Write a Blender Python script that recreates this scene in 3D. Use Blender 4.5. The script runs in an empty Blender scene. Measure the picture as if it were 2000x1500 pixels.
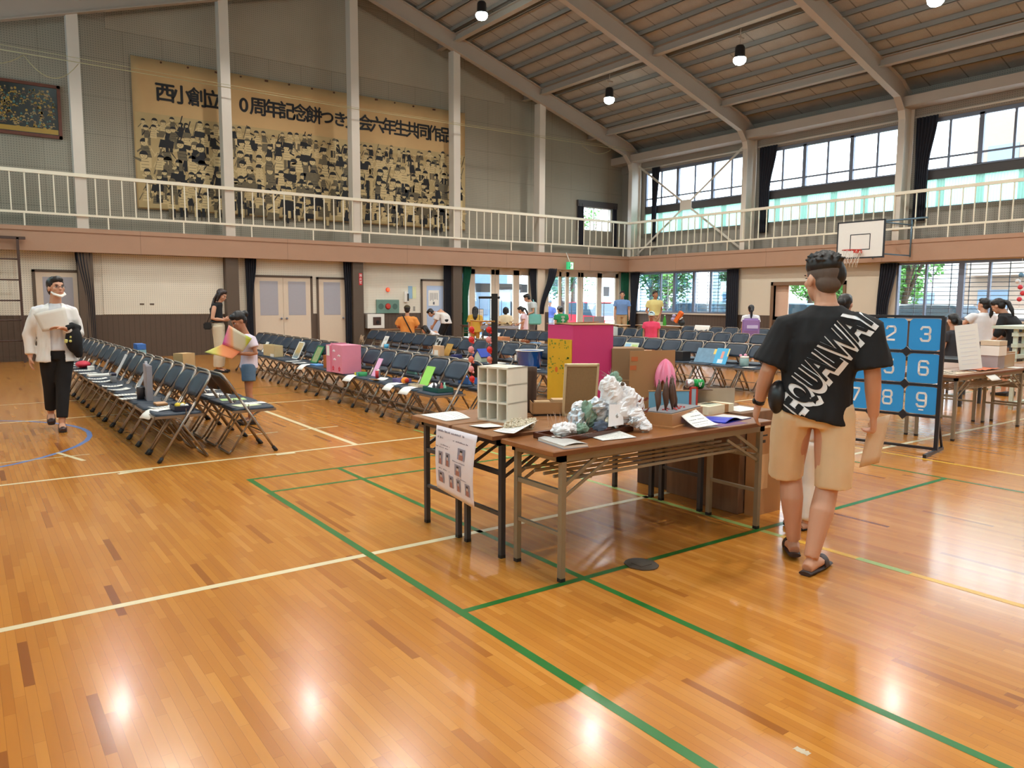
import bpy, bmesh, math, random
from math import sin, cos, pi, radians, hypot, atan2, sqrt
from mathutils import Vector, Matrix, Euler
from mathutils.bvhtree import BVHTree
from mathutils import noise as mn

# ------------------------------------------------------------------ camera, sky, exposure
sc = bpy.context.scene
COL = sc.collection
cam_d = bpy.data.cameras.new('camera')
cam = bpy.data.objects.new('camera', cam_d)
COL.objects.link(cam)
sc.camera = cam
CAM_H = 1.45
YAW, PITCH, ROLL, FPX = radians(35.84883877), radians(6.25391759), radians(-0.27561035), 1485.152
fwd = Vector((sin(YAW)*cos(PITCH), cos(YAW)*cos(PITCH), -sin(PITCH)))
rgt0 = Vector((cos(YAW), -sin(YAW), 0.0))
dwn0 = fwd.cross(rgt0)
rgt = cos(ROLL)*rgt0 + sin(ROLL)*dwn0
dwn = -sin(ROLL)*rgt0 + cos(ROLL)*dwn0
cam.matrix_world = Matrix(((rgt.x, -dwn.x, -fwd.x, 0), (rgt.y, -dwn.y, -fwd.y, 0), (rgt.z, -dwn.z, -fwd.z, CAM_H), (0, 0, 0, 1)))
cam_d.sensor_width = 36.0
cam_d.lens = 36.0*FPX/2000.0
cam_d.clip_start, cam_d.clip_end = 0.05, 500

W = bpy.data.worlds.new('sky'); sc.world = W
W.use_nodes = True
bgn = W.node_tree.nodes['Background']
bgn.inputs[0].default_value = (0.80, 0.90, 1.0, 1)
bgn.inputs[1].default_value = 9.0
vs = sc.view_settings
vs.view_transform = 'Standard'; vs.look = 'None'; vs.gamma = 1.0; vs.use_curve_mapping = False
vs.exposure = 0.15
sc.cycles.use_denoising = True
sc.cycles.max_bounces = 7
sc.cycles.diffuse_bounces = 4
sc.cycles.glossy_bounces = 3
sc.cycles.transparent_max_bounces = 12
sc.cycles.sample_clamp_indirect = 6.0
sc.cycles.caustics_reflective = False
sc.cycles.caustics_refractive = False
LAMP_W = 55.0           # watts of one high-bay lamp

R = random.Random(7)
# ------------------------------------------------------------------ materials
def lin(c):
    c = c/255.0
    return c/12.92 if c <= 0.04045 else ((c+0.055)/1.055)**2.4
def rgb(h):
    return (lin(h[0]), lin(h[1]), lin(h[2]), 1)

class NT:
    def __init__(s, name):
        s.m = bpy.data.materials.new(name); s.m.use_nodes = True
        s.t = s.m.node_tree; s.b = s.t.nodes['Principled BSDF']; s.out = s.t.nodes['Material Output']
    def n(s, typ, **kw):
        nd = s.t.nodes.new(typ)
        for k, v in kw.items(): setattr(nd, k, v)
        return nd
    def l(s, a, b): s.t.links.new(a, b)
    def math(s, op, a, b=None, c=None):
        nd = s.n('ShaderNodeMath', operation=op)
        for i, v in enumerate((a, b, c)):
            if v is None: continue
            if isinstance(v, (int, float)): nd.inputs[i].default_value = v
            else: s.l(v, nd.inputs[i])
        return nd.outputs[0]
    def mix(s, f, a, b):
        nd = s.n('ShaderNodeMix', data_type='RGBA')
        for i, v in ((0, f), (6, a), (7, b)):
            if isinstance(v, (int, float)): nd.inputs[i].default_value = v
            elif isinstance(v, tuple): nd.inputs[i].default_value = v
            else: s.l(v, nd.inputs[i])
        return nd.outputs[2]
    def coords(s):
        tc = s.n('ShaderNodeTexCoord'); sx = s.n('ShaderNodeSeparateXYZ'); s.l(tc.outputs['Object'], sx.inputs[0])
        return tc.outputs['Object'], sx.outputs
    def noise(s, vec, scale, detail=3):
        nd = s.n('ShaderNodeTexNoise'); nd.inputs['Scale'].default_value = scale; nd.inputs['Detail'].default_value = detail
        if vec is not None: s.l(vec, nd.inputs['Vector'])
        return nd.outputs['Fac']
    def white(s, a, b):
        cb = s.n('ShaderNodeCombineXYZ'); s.l(a, cb.inputs[0])
        if isinstance(b, (int, float)): cb.inputs[1].default_value = b
        else: s.l(b, cb.inputs[1])
        w = s.n('ShaderNodeTexWhiteNoise', noise_dimensions='2D'); s.l(cb.outputs[0], w.inputs['Vector'])
        return w.outputs['Value']
    def bump(s, h, strength=0.2, dist=0.01):
        b = s.n('ShaderNodeBump'); b.inputs['Strength'].default_value = strength; b.inputs['Distance'].default_value = dist
        s.l(h, b.inputs['Height']); s.l(b.outputs[0], s.b.inputs['Normal'])

MATS = {}
def mat(name, c, rough=0.6, metal=0.0, var=0.06, scale=18.0, bump=0.0, coat=0.0, emit=0.0, alpha=None, spec=0.5):
    if name in MATS: return MATS[name]
    t = NT(name); b = t.b
    base = rgb(c)
    if var > 0:
        v, _ = t.coords()
        f = t.noise(v, scale)
        a = tuple(x*(1-var) for x in base[:3])+(1,); d = tuple(min(1, x*(1+var)) for x in base[:3])+(1,)
        t.l(t.mix(f, a, d), b.inputs['Base Color'])
        if bump > 0: t.bump(f, bump, 0.01)
    else:
        b.inputs['Base Color'].default_value = base
    b.inputs['Roughness'].default_value = rough; b.inputs['Metallic'].default_value = metal
    b.inputs['Coat Weight'].default_value = coat
    b.inputs['Specular IOR Level'].default_value = spec
    if emit > 0:
        b.inputs['Emission Color'].default_value = base; b.inputs['Emission Strength'].default_value = emit
    if alpha is not None:
        b.inputs['Alpha'].default_value = alpha
    MATS[name] = t.m
    return t.m

def glass_mat(name, tint=(0.93, 0.97, 0.98), gl=0.09):
    if name in MATS: return MATS[name]
    t = NT(name); t.t.nodes.remove(t.b)
    tr = t.n('ShaderNodeBsdfTransparent'); tr.inputs[0].default_value = tint+(1,)
    g = t.n('ShaderNodeBsdfGlossy'); g.inputs['Roughness'].default_value = 0.03
    mx = t.n('ShaderNodeMixShader'); mx.inputs[0].default_value = gl
    t.l(tr.outputs[0], mx.inputs[1]); t.l(g.outputs[0], mx.inputs[2]); t.l(mx.outputs[0], t.out.inputs[0])
    MATS[name] = t.m; return t.m

def translucent_mat(name, c, through=0.6):
    if name in MATS: return MATS[name]
    t = NT(name); t.t.nodes.remove(t.b)
    v, xyz = t.coords()
    f = t.noise(v, 1.6, 2)
    w = t.math('FRACT', t.math('MULTIPLY', xyz[1], 1.05)); w2 = t.math('LESS_THAN', w, 0.22)
    base = rgb(c); dk = tuple(x*.55 for x in base[:3])+(1,)
    colr = t.mix(w2, t.mix(f, base, tuple(min(1, x*1.25) for x in base[:3])+(1,)), dk)
    d = t.n('ShaderNodeBsdfDiffuse'); tl = t.n('ShaderNodeBsdfTranslucent')
    t.l(colr, d.inputs[0]); t.l(colr, tl.inputs[0])
    mx = t.n('ShaderNodeMixShader'); mx.inputs[0].default_value = through
    t.l(d.outputs[0], mx.inputs[1]); t.l(tl.outputs[0], mx.inputs[2]); t.l(mx.outputs[0], t.out.inputs[0])
    MATS[name] = t.m; return t.m

def floor_mat():
    t = NT('gym_floor_boards'); v, (x, y, z) = t.coords()
    row = t.math('FLOOR', t.math('DIVIDE', x, 0.036))
    sh = t.white(row, 3.7)
    yy = t.math('ADD', t.math('DIVIDE', y, 0.45), t.math('MULTIPLY', sh, 7.0))
    idn = t.math('FLOOR', yy)
    rv = t.white(row, idn)
    cr = t.n('ShaderNodeValToRGB'); t.l(rv, cr.inputs[0])
    e = cr.color_ramp.elements
    e[0].position = 0.0; e[0].color = rgb((136, 78, 34)); e[1].position = 1.0; e[1].color = rgb((220, 153, 70))
    for p, c in ((0.006, (150, 88, 34)), (0.016, (186, 117, 44)), (0.12, (198, 129, 50)), (0.55, (205, 136, 54)), (0.9, (213, 145, 61))):
        q = e.new(p); q.color = rgb(c)
    mp = t.n('ShaderNodeMapping'); mp.inputs['Scale'].default_value = (30, 1.6, 1); t.l(v, mp.inputs[0])
    gr = t.noise(mp.outputs[0], 1.0, 5)
    g2 = t.mix(t.math('MULTIPLY', gr, 0.30), cr.outputs[0], rgb((140, 78, 30)))
    big = t.noise(v, 0.35, 2)
    g3 = t.mix(t.math('MULTIPLY', big, 0.22), g2, rgb((180, 106, 42)))
    fx = t.math('FRACT', t.math('DIVIDE', x, 0.036)); fy = t.math('FRACT', yy)
    gap = t.math('MAXIMUM', t.math('LESS_THAN', fx, 0.035), t.math('LESS_THAN', fy, 0.003))
    g4 = t.mix(t.math('MULTIPLY', gap, 0.5), g3, rgb((105, 60, 28)))
    t.l(g4, t.b.inputs['Base Color'])
    t.b.inputs['Roughness'].default_value = 0.27
    rr = t.math('ADD', t.math('MULTIPLY', gr, 0.10), 0.17); t.l(rr, t.b.inputs['Roughness'])
    t.b.inputs['Specular IOR Level'].default_value = 0.55
    t.b.inputs['Coat Weight'].default_value = 0.25; t.b.inputs['Coat Roughness'].default_value = 0.12
    hh = t.math('ADD', t.math('MULTIPLY', rv, 0.6), t.math('MULTIPLY', gap, -1.0))
    hh = t.math('ADD', hh, t.math('MULTIPLY', t.noise(v, 2.2, 2), 1.1))
    t.bump(hh, 0.10, 0.004)
    MATS['floor'] = t.m; return t.m

def panel_mat(name, c, jx, jy, axes=(0, 1), lw=0.02, dark=0.45, var=0.12, nscale=3.0, rough=0.85):
    """flat boards with thin joints: jx by jy metres along the two object axes"""
    t = NT(name); v, xyz = t.coords()
    a, b = xyz[axes[0]], xyz[axes[1]]
    base = rgb(c)
    f = t.noise(v, nscale, 4); f2 = t.noise(v, nscale*14, 2)
    ff = t.math('ADD', t.math('MULTIPLY', f, 0.6), t.math('MULTIPLY', f2, 0.4))
    colr = t.mix(ff, tuple(q*(1-2*var) for q in base[:3])+(1,), tuple(q*(1+2*var) for q in base[:3])+(1,))
    g = None
    for s_, j in ((a, jx), (b, jy)):
        if not j: continue
        k = t.math('LESS_THAN', t.math('FRACT', t.math('DIVIDE', s_, j)), lw/j)
        g = k if g is None else t.math('MAXIMUM', g, k)
    if g is not None:
        colr = t.mix(t.math('MULTIPLY', g, 1-dark), colr, tuple(q*dark*.6 for q in base[:3])+(1,))
    t.l(colr, t.b.inputs['Base Color']); t.b.inputs['Roughness'].default_value = rough
    MATS[name] = t.m; return t.m

def dots_mat(name, c, pitch, axes, dk=0.62, rad=0.2, joint=0.0):
    t = NT(name); v, xyz = t.coords()
    d = None
    for ax in axes:
        q = t.math('SUBTRACT', t.math('FRACT', t.math('DIVIDE', xyz[ax], pitch)), 0.5)
        q = t.math('MULTIPLY', q, q); d = q if d is None else t.math('ADD', d, q)
    k = t.math('LESS_THAN', d, rad*rad)
    base = rgb(c); f = t.noise(v, 1.2, 3)
    colr = t.mix(f, tuple(q*.9 for q in base[:3])+(1,), tuple(min(1, q*1.1) for q in base[:3])+(1,))
    colr = t.mix(t.math('MULTIPLY', k, 1-dk), colr, (0.02, 0.02, 0.02, 1))
    if joint:
        for ax in axes:
            jj = t.math('LESS_THAN', t.math('FRACT', t.math('DIVIDE', xyz[ax], joint)), 0.012/joint)
            colr = t.mix(t.math('MULTIPLY', jj, 0.35), colr, (0.03, 0.03, 0.03, 1))
    t.l(colr, t.b.inputs['Base Color']); t.b.inputs['Roughness'].default_value = 0.9
    MATS[name] = t.m; return t.m

def wood_mat(name, c, axis=1, stretch=14, var=0.22, rough=0.45, scale=1.0, coat=0.0):
    if name in MATS: return MATS[name]
    t = NT(name); v, xyz = t.coords()
    mp = t.n('ShaderNodeMapping'); s_ = [stretch*scale]*3; s_[axis] = 1.2*scale; mp.inputs['Scale'].default_value = s_; t.l(v, mp.inputs[0])
    f = t.noise(mp.outputs[0], 1.0, 5); base = rgb(c)
    t.l(t.mix(f, tuple(q*(1-var*1.6) for q in base[:3])+(1,), tuple(min(1, q*(1+var*1.6)) for q in base[:3])+(1,)), t.b.inputs['Base Color'])
    t.b.inputs['Roughness'].default_value = rough; t.b.inputs['Coat Weight'].default_value = coat
    MATS[name] = t.m; return t.m

def grad_mat(name, stops, axis=0, lo=0.0, hi=1.0, rough=0.6):
    """printed colour bands across a sheet"""
    if name in MATS: return MATS[name]
    t = NT(name); v, xyz = t.coords()
    f = t.math('DIVIDE', t.math('SUBTRACT', xyz[axis], lo), hi-lo)
    cr = t.n('ShaderNodeValToRGB'); t.l(f, cr.inputs[0]); e = cr.color_ramp.elements
    e[0].position, e[0].color = stops[0][0], rgb(stops[0][1]); e[1].position, e[1].color = stops[-1][0], rgb(stops[-1][1])
    for p, c in stops[1:-1]:
        q = e.new(p); q.color = rgb(c)
    t.l(cr.outputs[0], t.b.inputs['Base Color']); t.b.inputs['Roughness'].default_value = rough
    MATS[name] = t.m; return t.m

# ------------------------------------------------------------------ mesh helpers
class MB:
    """collects shapes into one mesh"""
    def __init__(s): s.bm = bmesh.new(); s.mi = 0
    def _fin(s, faces, smooth=False):
        for f in faces: f.material_index = s.mi; f.smooth = smooth
    def box(s, x0, x1, y0, y1, z0, z1, M=None):
        c = [Vector((x, y, z)) for x in (x0, x1) for y in (y0, y1) for z in (z0, z1)]
        if M is not None: c = [M @ q for q in c]
        v = [s.bm.verts.new(q) for q in c]
        fs = [s.bm.faces.new([v[i] for i in q]) for q in ((0, 1, 3, 2), (4, 6, 7, 5), (0, 4, 5, 1), (2, 3, 7, 6), (0, 2, 6, 4), (1, 5, 7, 3))]
        s._fin(fs); return s
    def bar(s, a, b, w, h=None, up=(0, 0, 1)):
        """square bar from a to b, w wide sideways and h along up"""
        a, b = Vector(a), Vector(b); h = h or w; d = (b-a); L = d.length; d.normalize()
        u = Vector(up)
        if abs(d.dot(u)) > 0.99: u = Vector((1, 0, 0))
        sd = d.cross(u).normalized(); u = sd.cross(d).normalized()
        M = Matrix(((sd.x, d.x, u.x, a.x), (sd.y, d.y, u.y, a.y), (sd.z, d.z, u.z, a.z), (0, 0, 0, 1)))
        return s.box(-w/2, w/2, 0, L, -h/2, h/2, M)
    def poly(s, pts):
        f = s.bm.faces.new([s.bm.verts.new(Vector(q)) for q in pts]); s._fin([f]); return s
    def prism(s, pts, vec):
        vec = Vector(vec); a = [s.bm.verts.new(Vector(q)) for q in pts]; b = [s.bm.verts.new(Vector(q)+vec) for q in pts]
        n = len(a); fs = [s.bm.faces.new(a[::-1]), s.bm.faces.new(b)]
        for i in range(n): fs.append(s.bm.faces.new((a[i], a[(i+1) % n], b[(i+1) % n], b[i])))
        s._fin(fs); return s
    def loft(s, rings, cap=True, smooth=True, closed=False):
        """rings: lists of points"""
        vr = [[s.bm.verts.new(Vector(q)) for q in r] for r in rings]; n = len(vr[0]); fs = []
        for a, b in zip(vr[:-1], vr[1:]):
            for i in range(n): fs.append(s.bm.faces.new((a[i], a[(i+1) % n], b[(i+1) % n], b[i])))
        s._fin(fs, smooth)
        if cap: s._fin([s.bm.faces.new(vr[0][::-1]), s.bm.faces.new(vr[-1])])
        return s
    def tube(s, pts, rad, n=8, cap=True, xdir=None, flat=1.0):
        """round tube along pts; rad a number or a list; flat squashes the second axis"""
        P = [Vector(q) for q in pts]; rs = rad if isinstance(rad, (list, tuple)) else [rad]*len(P)
        rings = []; prev = None
        for i, q in enumerate(P):
            d = (P[min(i+1, len(P)-1)]-P[max(i-1, 0)])
            if d.length < 1e-9: d = Vector((0, 0, 1))
            d.normalize()
            if prev is None:
                x = Vector(xdir) if xdir else (Vector((0, 0, 1)) if abs(d.z) < 0.9 else Vector((1, 0, 0)))
            else: x = prev
            x = (x-d*x.dot(d))
            if x.length < 1e-6: x = Vector((1, 0, 0))-d*d.x
            x.normalize(); y = d.cross(x); prev = x
            r = rs[i]; rx, ry = r if isinstance(r, (tuple, list)) else (r, r*flat)
            rings.append([q+x*rx*cos(2*pi*k/n)+y*ry*sin(2*pi*k/n) for k in range(n)])
        return s.loft(rings, cap)
    def cyl(s, a, b, r, r2=None, n=16): return s.tube([a, b], [r, r if r2 is None else r2], n)
    def capsule(s, a, ra, b, rb, n=12, xdir=None, flat=1.0):
        a, b = Vector(a), Vector(b); d = (b-a).normalized() if (b-a).length > 1e-6 else Vector((0, 0, 1))
        pts, rs = [], []
        for k in range(4): t = pi/2*(1-k/3.0); pts.append(a-d*ra*sin(t)*.95); rs.append(max(1e-4, ra*cos(t)) if k else ra*.12)
        for k in range(4): t = pi/2*(k/3.0); pts.append(b+d*rb*sin(t)*.95); rs.append(max(1e-4, rb*cos(t)) if k < 3 else rb*.12)
        return s.tube(pts, rs, n, xdir=xdir, flat=flat)
    def ell(s, c, r, n=16, m=10, M=None):
        c = Vector(c); rr = r if isinstance(r, (tuple, list)) else (r, r, r); rings = []
        for j in range(m+1):
            t = pi*(0.02+0.96*j/m)
            rings.append([Vector((rr[0]*sin(t)*cos(2*pi*k/n), rr[1]*sin(t)*sin(2*pi*k/n), -rr[2]*cos(t))) for k in range(n)])
        if M is not None: rings = [[M @ q for q in r_] for r_ in rings]
        return s.loft([[c+q for q in r_] for r_ in rings])
    def lathe(s, prof, n=20, c=(0, 0, 0), cap=True):
        c = Vector(c)
        return s.loft([[c+Vector((r*cos(2*pi*k/n), r*sin(2*pi*k/n), z)) for k in range(n)] for r, z in prof], cap)
    def sheet(s, fn, nu, nv, thick=0.0):
        """grid surface fn(u,v); optionally thickened along z by duplicate"""
        g = [[s.bm.verts.new(Vector(fn(i/nu, j/nv))) for j in range(nv+1)] for i in range(nu+1)]; fs = []
        for i in range(nu):
            for j in range(nv): fs.append(s.bm.faces.new((g[i][j], g[i+1][j], g[i+1][j+1], g[i][j+1])))
        s._fin(fs, True); return s
    def build(s, name, mats, parent=None, recalc=True, loc=None):
        if recalc: bmesh.ops.recalc_face_normals(s.bm, faces=s.bm.faces)
        me = bpy.data.meshes.new(name); s.bm.to_mesh(me); s.bm.free()
        for m in (mats if isinstance(mats, (list, tuple)) else [mats]): me.materials.append(m)
        o = bpy.data.objects.new(name, me); COL.objects.link(o)
        if parent: o.parent = parent
        if loc is not None: o.location = loc
        return o

def thing(name, label, cat, loc=(0, 0, 0), rz=0.0, group=None):
    o = bpy.data.objects.new(name, None); COL.objects.link(o)
    o.location = loc; o.rotation_euler = (0, 0, rz); o.empty_display_size = 0.1
    o['label'] = label; o['category'] = cat
    if group: o['group'] = group
    return o
def tag(o, label, cat, group=None, kind=None):
    o['label'] = label; o['category'] = cat
    if group: o['group'] = group
    if kind: o['kind'] = kind
    return o
def struct(o):
    o['kind'] = 'structure'; return o
def snode(name, loc=(0, 0, 0)):
    o = bpy.data.objects.new(name, None); COL.objects.link(o); o.location = loc; o['kind'] = 'structure'; return o
def inst(o, parent, loc=None):
    c = o.copy(); COL.objects.link(c); c.parent = parent
    if loc is not None: c.location = loc
    return c
def copy_tree(o, parent=None):
    c = o.copy(); COL.objects.link(c)
    if parent is not None: c.parent = parent
    for ch in list(o.children): copy_tree(ch, c)
    return c
def baked(o, mods):
    """apply modifiers given as (type, {settings})"""
    for i, (ty, kw) in enumerate(mods):
        m = o.modifiers.new('m%d' % i, ty)
        for k, v in kw.items(): setattr(m, k, v)
    dg = bpy.context.evaluated_depsgraph_get(); dg.update()
    me = bpy.data.meshes.new_from_object(o.evaluated_get(dg), depsgraph=dg)
    for p in me.polygons: p.use_smooth = True
    old = o.data; mats = list(old.materials); o.modifiers.clear(); o.data = me
    me.name = o.name
    if not len(me.materials):
        for m in mats: me.materials.append(m)
    return o
def bevel(o, w=0.004, seg=1):
    bm = bmesh.new(); bm.from_mesh(o.data)
    bmesh.ops.bevel(bm, geom=[e for e in bm.edges if e.is_manifold and e.calc_face_angle(0) > 0.6], offset=w, segments=seg, affect='EDGES', clamp_overlap=True)
    bm.to_mesh(o.data); bm.free(); return o
def text_mesh(s, size, m, parent, name='lettering', loc=(0, 0, 0), rot=(0, 0, 0), extr=0.0005, bold=0.0, align='CENTER', spacing=1.0, sx=1.0):
    cu = bpy.data.curves.new(name, 'FONT'); cu.body = s; cu.size = size; cu.extrude = extr; cu.offset = bold
    cu.align_x = align; cu.align_y = 'CENTER'; cu.space_character = spacing
    tmp = bpy.data.objects.new('tmp', cu); COL.objects.link(tmp)
    dg = bpy.context.evaluated_depsgraph_get(); dg.update()
    me = bpy.data.meshes.new_from_object(tmp.evaluated_get(dg), depsgraph=dg); me.name = name
    bpy.data.objects.remove(tmp); bpy.data.curves.remove(cu)
    me.materials.clear(); me.materials.append(m)
    o = bpy.data.objects.new(name, me); COL.objects.link(o); o.parent = parent
    o.location = loc; o.rotation_euler = rot; o.scale = (sx, 1, 1)
    return o
# ------------------------------------------------------------------ the hall
XR, YG = 20.2, 20.6            # planes of the right-hand frames and of the gable posts
RX, RZ, SL = 9.3, 10.06, 0.315 # ridge and roof slope (underside of rafters)
XL = 2*RX-XR
YB = -9.0
def rb(x): return RZ-SL*abs(x-RX)
M_steel = mat('painted_steel', (172, 160, 148), 0.5, var=0.05, scale=3)
M_steel2 = mat('painted_steel_light', (205, 196, 184), 0.45, var=0.04, scale=3)
M_rail = mat('cream_rail_paint', (232, 224, 204), 0.4, var=0.03, scale=5)
M_fascia = panel_mat('balcony_fascia_brown', (172, 136, 112), 3.64, 0, axes=(0, 1), lw=0.012, var=0.05, rough=0.6)
M_fascia_y = panel_mat('balcony_fascia_brown_side', (172, 136, 112), 3.64, 0, axes=(1, 0), lw=0.012, var=0.05, rough=0.6)
M_grey = dots_mat('perforated_grey_board', (158, 151, 136), 0.055, (0, 2), 0.55, 0.22, joint=0.91)
M_grey_y = dots_mat('perforated_grey_board_side', (150, 142, 132), 0.055, (1, 2), 0.55, 0.2)
M_white = dots_mat('perforated_white_board', (226, 220, 205), 0.05, (0, 2), 0.55, 0.18)
M_beige = mat('beige_plaster', (214, 203, 184), 0.85, var=0.03, scale=2)
M_wains = panel_mat('dark_wainscot', (88, 72, 60), 0.12, 0, axes=(0, 1), lw=0.012, var=0.08, rough=0.6)
M_wains_y = panel_mat('dark_wainscot_side', (88, 72, 60), 0.12, 0, axes=(1, 0), lw=0.012, var=0.08, rough=0.6)
M_dpost = mat('dark_brown_post', (92, 78, 66), 0.6)
M_deck = panel_mat('woodwool_roof_board', (158, 154, 148), 0, 0.93, axes=(0, 1), lw=0.03, dark=0.35, var=0.13, nscale=2.5)
M_pur = mat('purlin_steel', (140, 136, 130), 0.55, var=0.08, scale=4)
M_slab = mat('balcony_slab', (150, 142, 132), 0.8)
M_frame = mat('beige_door_frame', (214, 199, 180), 0.5, var=0.03)
M_alu = mat('aluminium_sash', (116, 122, 138), 0.4, metal=0.2, var=0.03)
M_darkbar = mat('dark_window_rail', (72, 66, 66), 0.6)
M_glass = glass_mat('window_glass')
M_corr = translucent_mat('green_corrugated_sheet', (168, 220, 202), 0.5)
M_black_cloth = mat('dark_blackout_cloth', (34, 36, 46), 0.9, var=0.15, scale=30)
M_green_cloth = mat('green_curtain_cloth', (16, 92, 66), 0.85, var=0.2, scale=25)
M_black = mat('black_plastic', (28, 28, 30), 0.4)
M_whitep = mat('white_paint', (235, 234, 228), 0.5, var=0.02)
M_paper = mat('white_paper', (240, 238, 232), 0.75, var=0.02, scale=8)

fl = MB().box(XL-0.6, XR+0.65, YB-0.2, YG+0.5, -0.12, 0).build('floor', floor_mat()); struct(fl)

# --- painted court lines (pattern of the floor)
def lines(name, segs, m, z=0.0008):
    b = MB()
    for i_, (x0, y0, x1, y1, w) in enumerate(segs):
        d = Vector((x1-x0, y1-y0, 0)); d.normalize(); s_ = Vector((-d.y, d.x, 0))*w/2
        a, c = Vector((x0, y0, z+.00006*i_)), Vector((x1, y1, z+.00006*i_))
        b.poly([a-s_, c-s_, c+s_, a+s_])
    return b.build(name, m, fl)
M_lg = mat('green_line_paint', (38, 112, 44), 0.3, var=0.15, scale=9)
M_lw = mat('cream_line_paint', (226, 212, 172), 0.3, var=0.08, scale=9)
M_llg = mat('pale_green_line_paint', (158, 178, 100), 0.3, var=0.2, scale=3)
M_ly = mat('yellow_line_paint', (220, 168, 50), 0.3)
M_lb = mat('blue_line_paint', (96, 128, 188), 0.3, var=0.2, scale=5)
gx1, gx2, gya, gyb, gyc = 1.815, 2.575, 6.13, 5.64, 2.91
lines('court_line', [(gx1, 6.155, gx1, 0.0, .045), (gx2, 6.11, gx2, -0.6, .04), (gx1, gya, 15.2, gya, .04), (gx1, gyb, 15.2, gyb, .04),
      (gx1, gyc, 6.55, gyc, .04), (6.55, 7.0, 6.55, 0.0, .03), (2.3, 11.6, 7.0, 11.6, .02), (2.3, 12.6, 7.0, 12.6, .02)], M_lg)
lines('court_line', [(-1.4, 3.905, 1.79, 3.905, .05), (1.84, 3.905, 15, 3.905, .05), (-1.4, 7.03, 15, 7.03, .045), (3.15, 10.55, 3.15, 7.05, .055),
      (-1.4, 10.6, 8.6, 10.6, .04), (-1.4, 0.83, 2.55, 0.83, .075), (2.6, 0.83, 9, 0.83, .075), (-1.0, 12.4, 2.2, 12.4, .03), (-1.0, 8.0, 0.9, 8.0, .02),
      (2.3, 8.2, 2.75, 8.2, .03), (3.0, 8.2, 3.45, 8.2, .03), (.66, 8.25, .82, 7.7, .04), (1.0, 6.97, 1.25, 6.97, .05), (0.98, 6.94, 1.14, 6.98, .05), (2.32, 6.98, 2.5, 6.98, .05)], M_lw)
lines('court_line', [(4.06, 7.5, 4.06, 4.3, .04), (4.06, 4.3, 4.06, 2.75, .05), (4.06, 2.25, 4.06, 1.95, .05), (4.06, 1.35, 4.06, 0.2, .05)], M_llg)
lines('court_line', [(4.06, 2.75, 4.06, 2.25, .045), (4.06, 1.95, 4.06, 1.35, .045), (7.2, 4.4, 7.2, 2.5, .05)], M_ly)
b = MB()
for k in range(40):
    a0, a1 = 2*pi*k/40, 2*pi*(k+1)/40
    cx, cy, r0, r1 = -0.75, 9.35, 1.78, 1.83
    b.poly([(cx+r*cos(a), cy+r*sin(a), .0008) for r, a in ((r0, a0), (r1, a0), (r1, a1), (r0, a1))])
b.build('court_line', M_lb, fl)
M_tape = mat('worn_tape', (196, 178, 150), 0.5, var=0.25, scale=40)
b = MB()
for (x, y, l, w) in ((1.42, 1.28, .26, .035), (2.13, 1.33, .05, .03), (4.05, 1.12, .3, .025)):
    n_ = 8; edge = [(x+w*R.uniform(.3, .6), y+l*(i/n_-.5), .0009) for i in range(n_+1)]+[(x-w*R.uniform(.3, .6), y+l*(.5-i/n_), .0009) for i in range(n_+1)]
    b.poly(edge)
b.build('tape_patch', M_tape, fl)
o = MB().prism([(2.97+.085*cos(a)*(1.0 if k % 2 else 1.08), 2.88+.10*sin(a), 0.0012) for k, a in enumerate([2*pi*i/16 for i in range(16)])], (0, 0, .006))
o.box(2.93, 3.01, 2.84, 2.92, .007, .0095)
o = o.build('floor_socket_cover', mat('dark_iron', (96, 86, 76), 0.35, metal=0.5, var=.25, scale=40)); tag(o, 'dark iron cover plate let into the floor beside the tan-legged table', 'cover plate')

# --- walls
w = MB(); w.box(XL-0.7, XR+0.55, YG+1.0, YG+1.2, 2.9, 10.6)
wg = w.build('wall_far_upper', [M_grey]); struct(wg)
# cut the small window by building the wall as strips instead
wg.data.clear_geometry()
b = MB(); WX0, WX1, WZ0, WZ1 = 18.74, 20.24, 4.05, 4.92
Y0, Y1 = YG+1.0, YG+1.2
for (x0, x1, z0, z1) in ((XL-.7, WX0, 2.9, 10.7), (WX1, XR+.6, 2.9, 10.7), (WX0, WX1, 2.9, WZ0), (WX0, WX1, WZ1, 10.7)): b.box(x0, x1, Y0, Y1, z0, z1)
b.bm.to_mesh(wg.data); b.bm.free()
b = MB(); b.prism([(3.27, Y0-.03, 8.02), (9.8, Y0-.03, 8.02), (15.2, Y0-.03, 8.02), (15.2, Y0-.03, 8.35), (9.3, Y0-.03, 10.2), (3.27, Y0-.03, 8.3)], (0, .028, 0))
struct(b.build('wall_far_upper_board', dots_mat('grey_board_strip', (166, 158, 142), 0.055, (0, 2), 0.6, 0.2)))

YW = 20.85   # lower gable wall face
b = MB(); DW1, DW2 = (13.1, 15.85), (16.62, 19.95)
def low(x0, x1):
    b.mi = 0; b.box(x0, x1, YW, YW+.15, 1.06, 2.75); b.mi = 1; b.box(x0, x1, YW-.005, YW+.15, 0, 1.06)
for x0, x1 in ((XL-.7, DW1[0]), (DW1[1], DW2[0]), (DW2[1], XR+.3)): low(x0, x1)
b.mi = 0
for x0, x1 in (DW1, DW2): b.box(x0, x1, YW, YW+.15, 2.46, 2.75)
b.mi = 1
struct(b.build('wall_far_lower', [M_white, M_wains]))
XW = 20.4    # lower side wall face
b = MB()
wins_low = [(16.0, 20.45, 1.05, 2.5), (5.9, 10.65, 1.02, 2.5), (12.15, 14.45, 0.9, 1.95), (0.9, 5.4, 1.02, 2.5)]
ys = sorted(set([YB-.2, YG+.4]+[q for w_ in wins_low for q in w_[:2]]))
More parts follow.
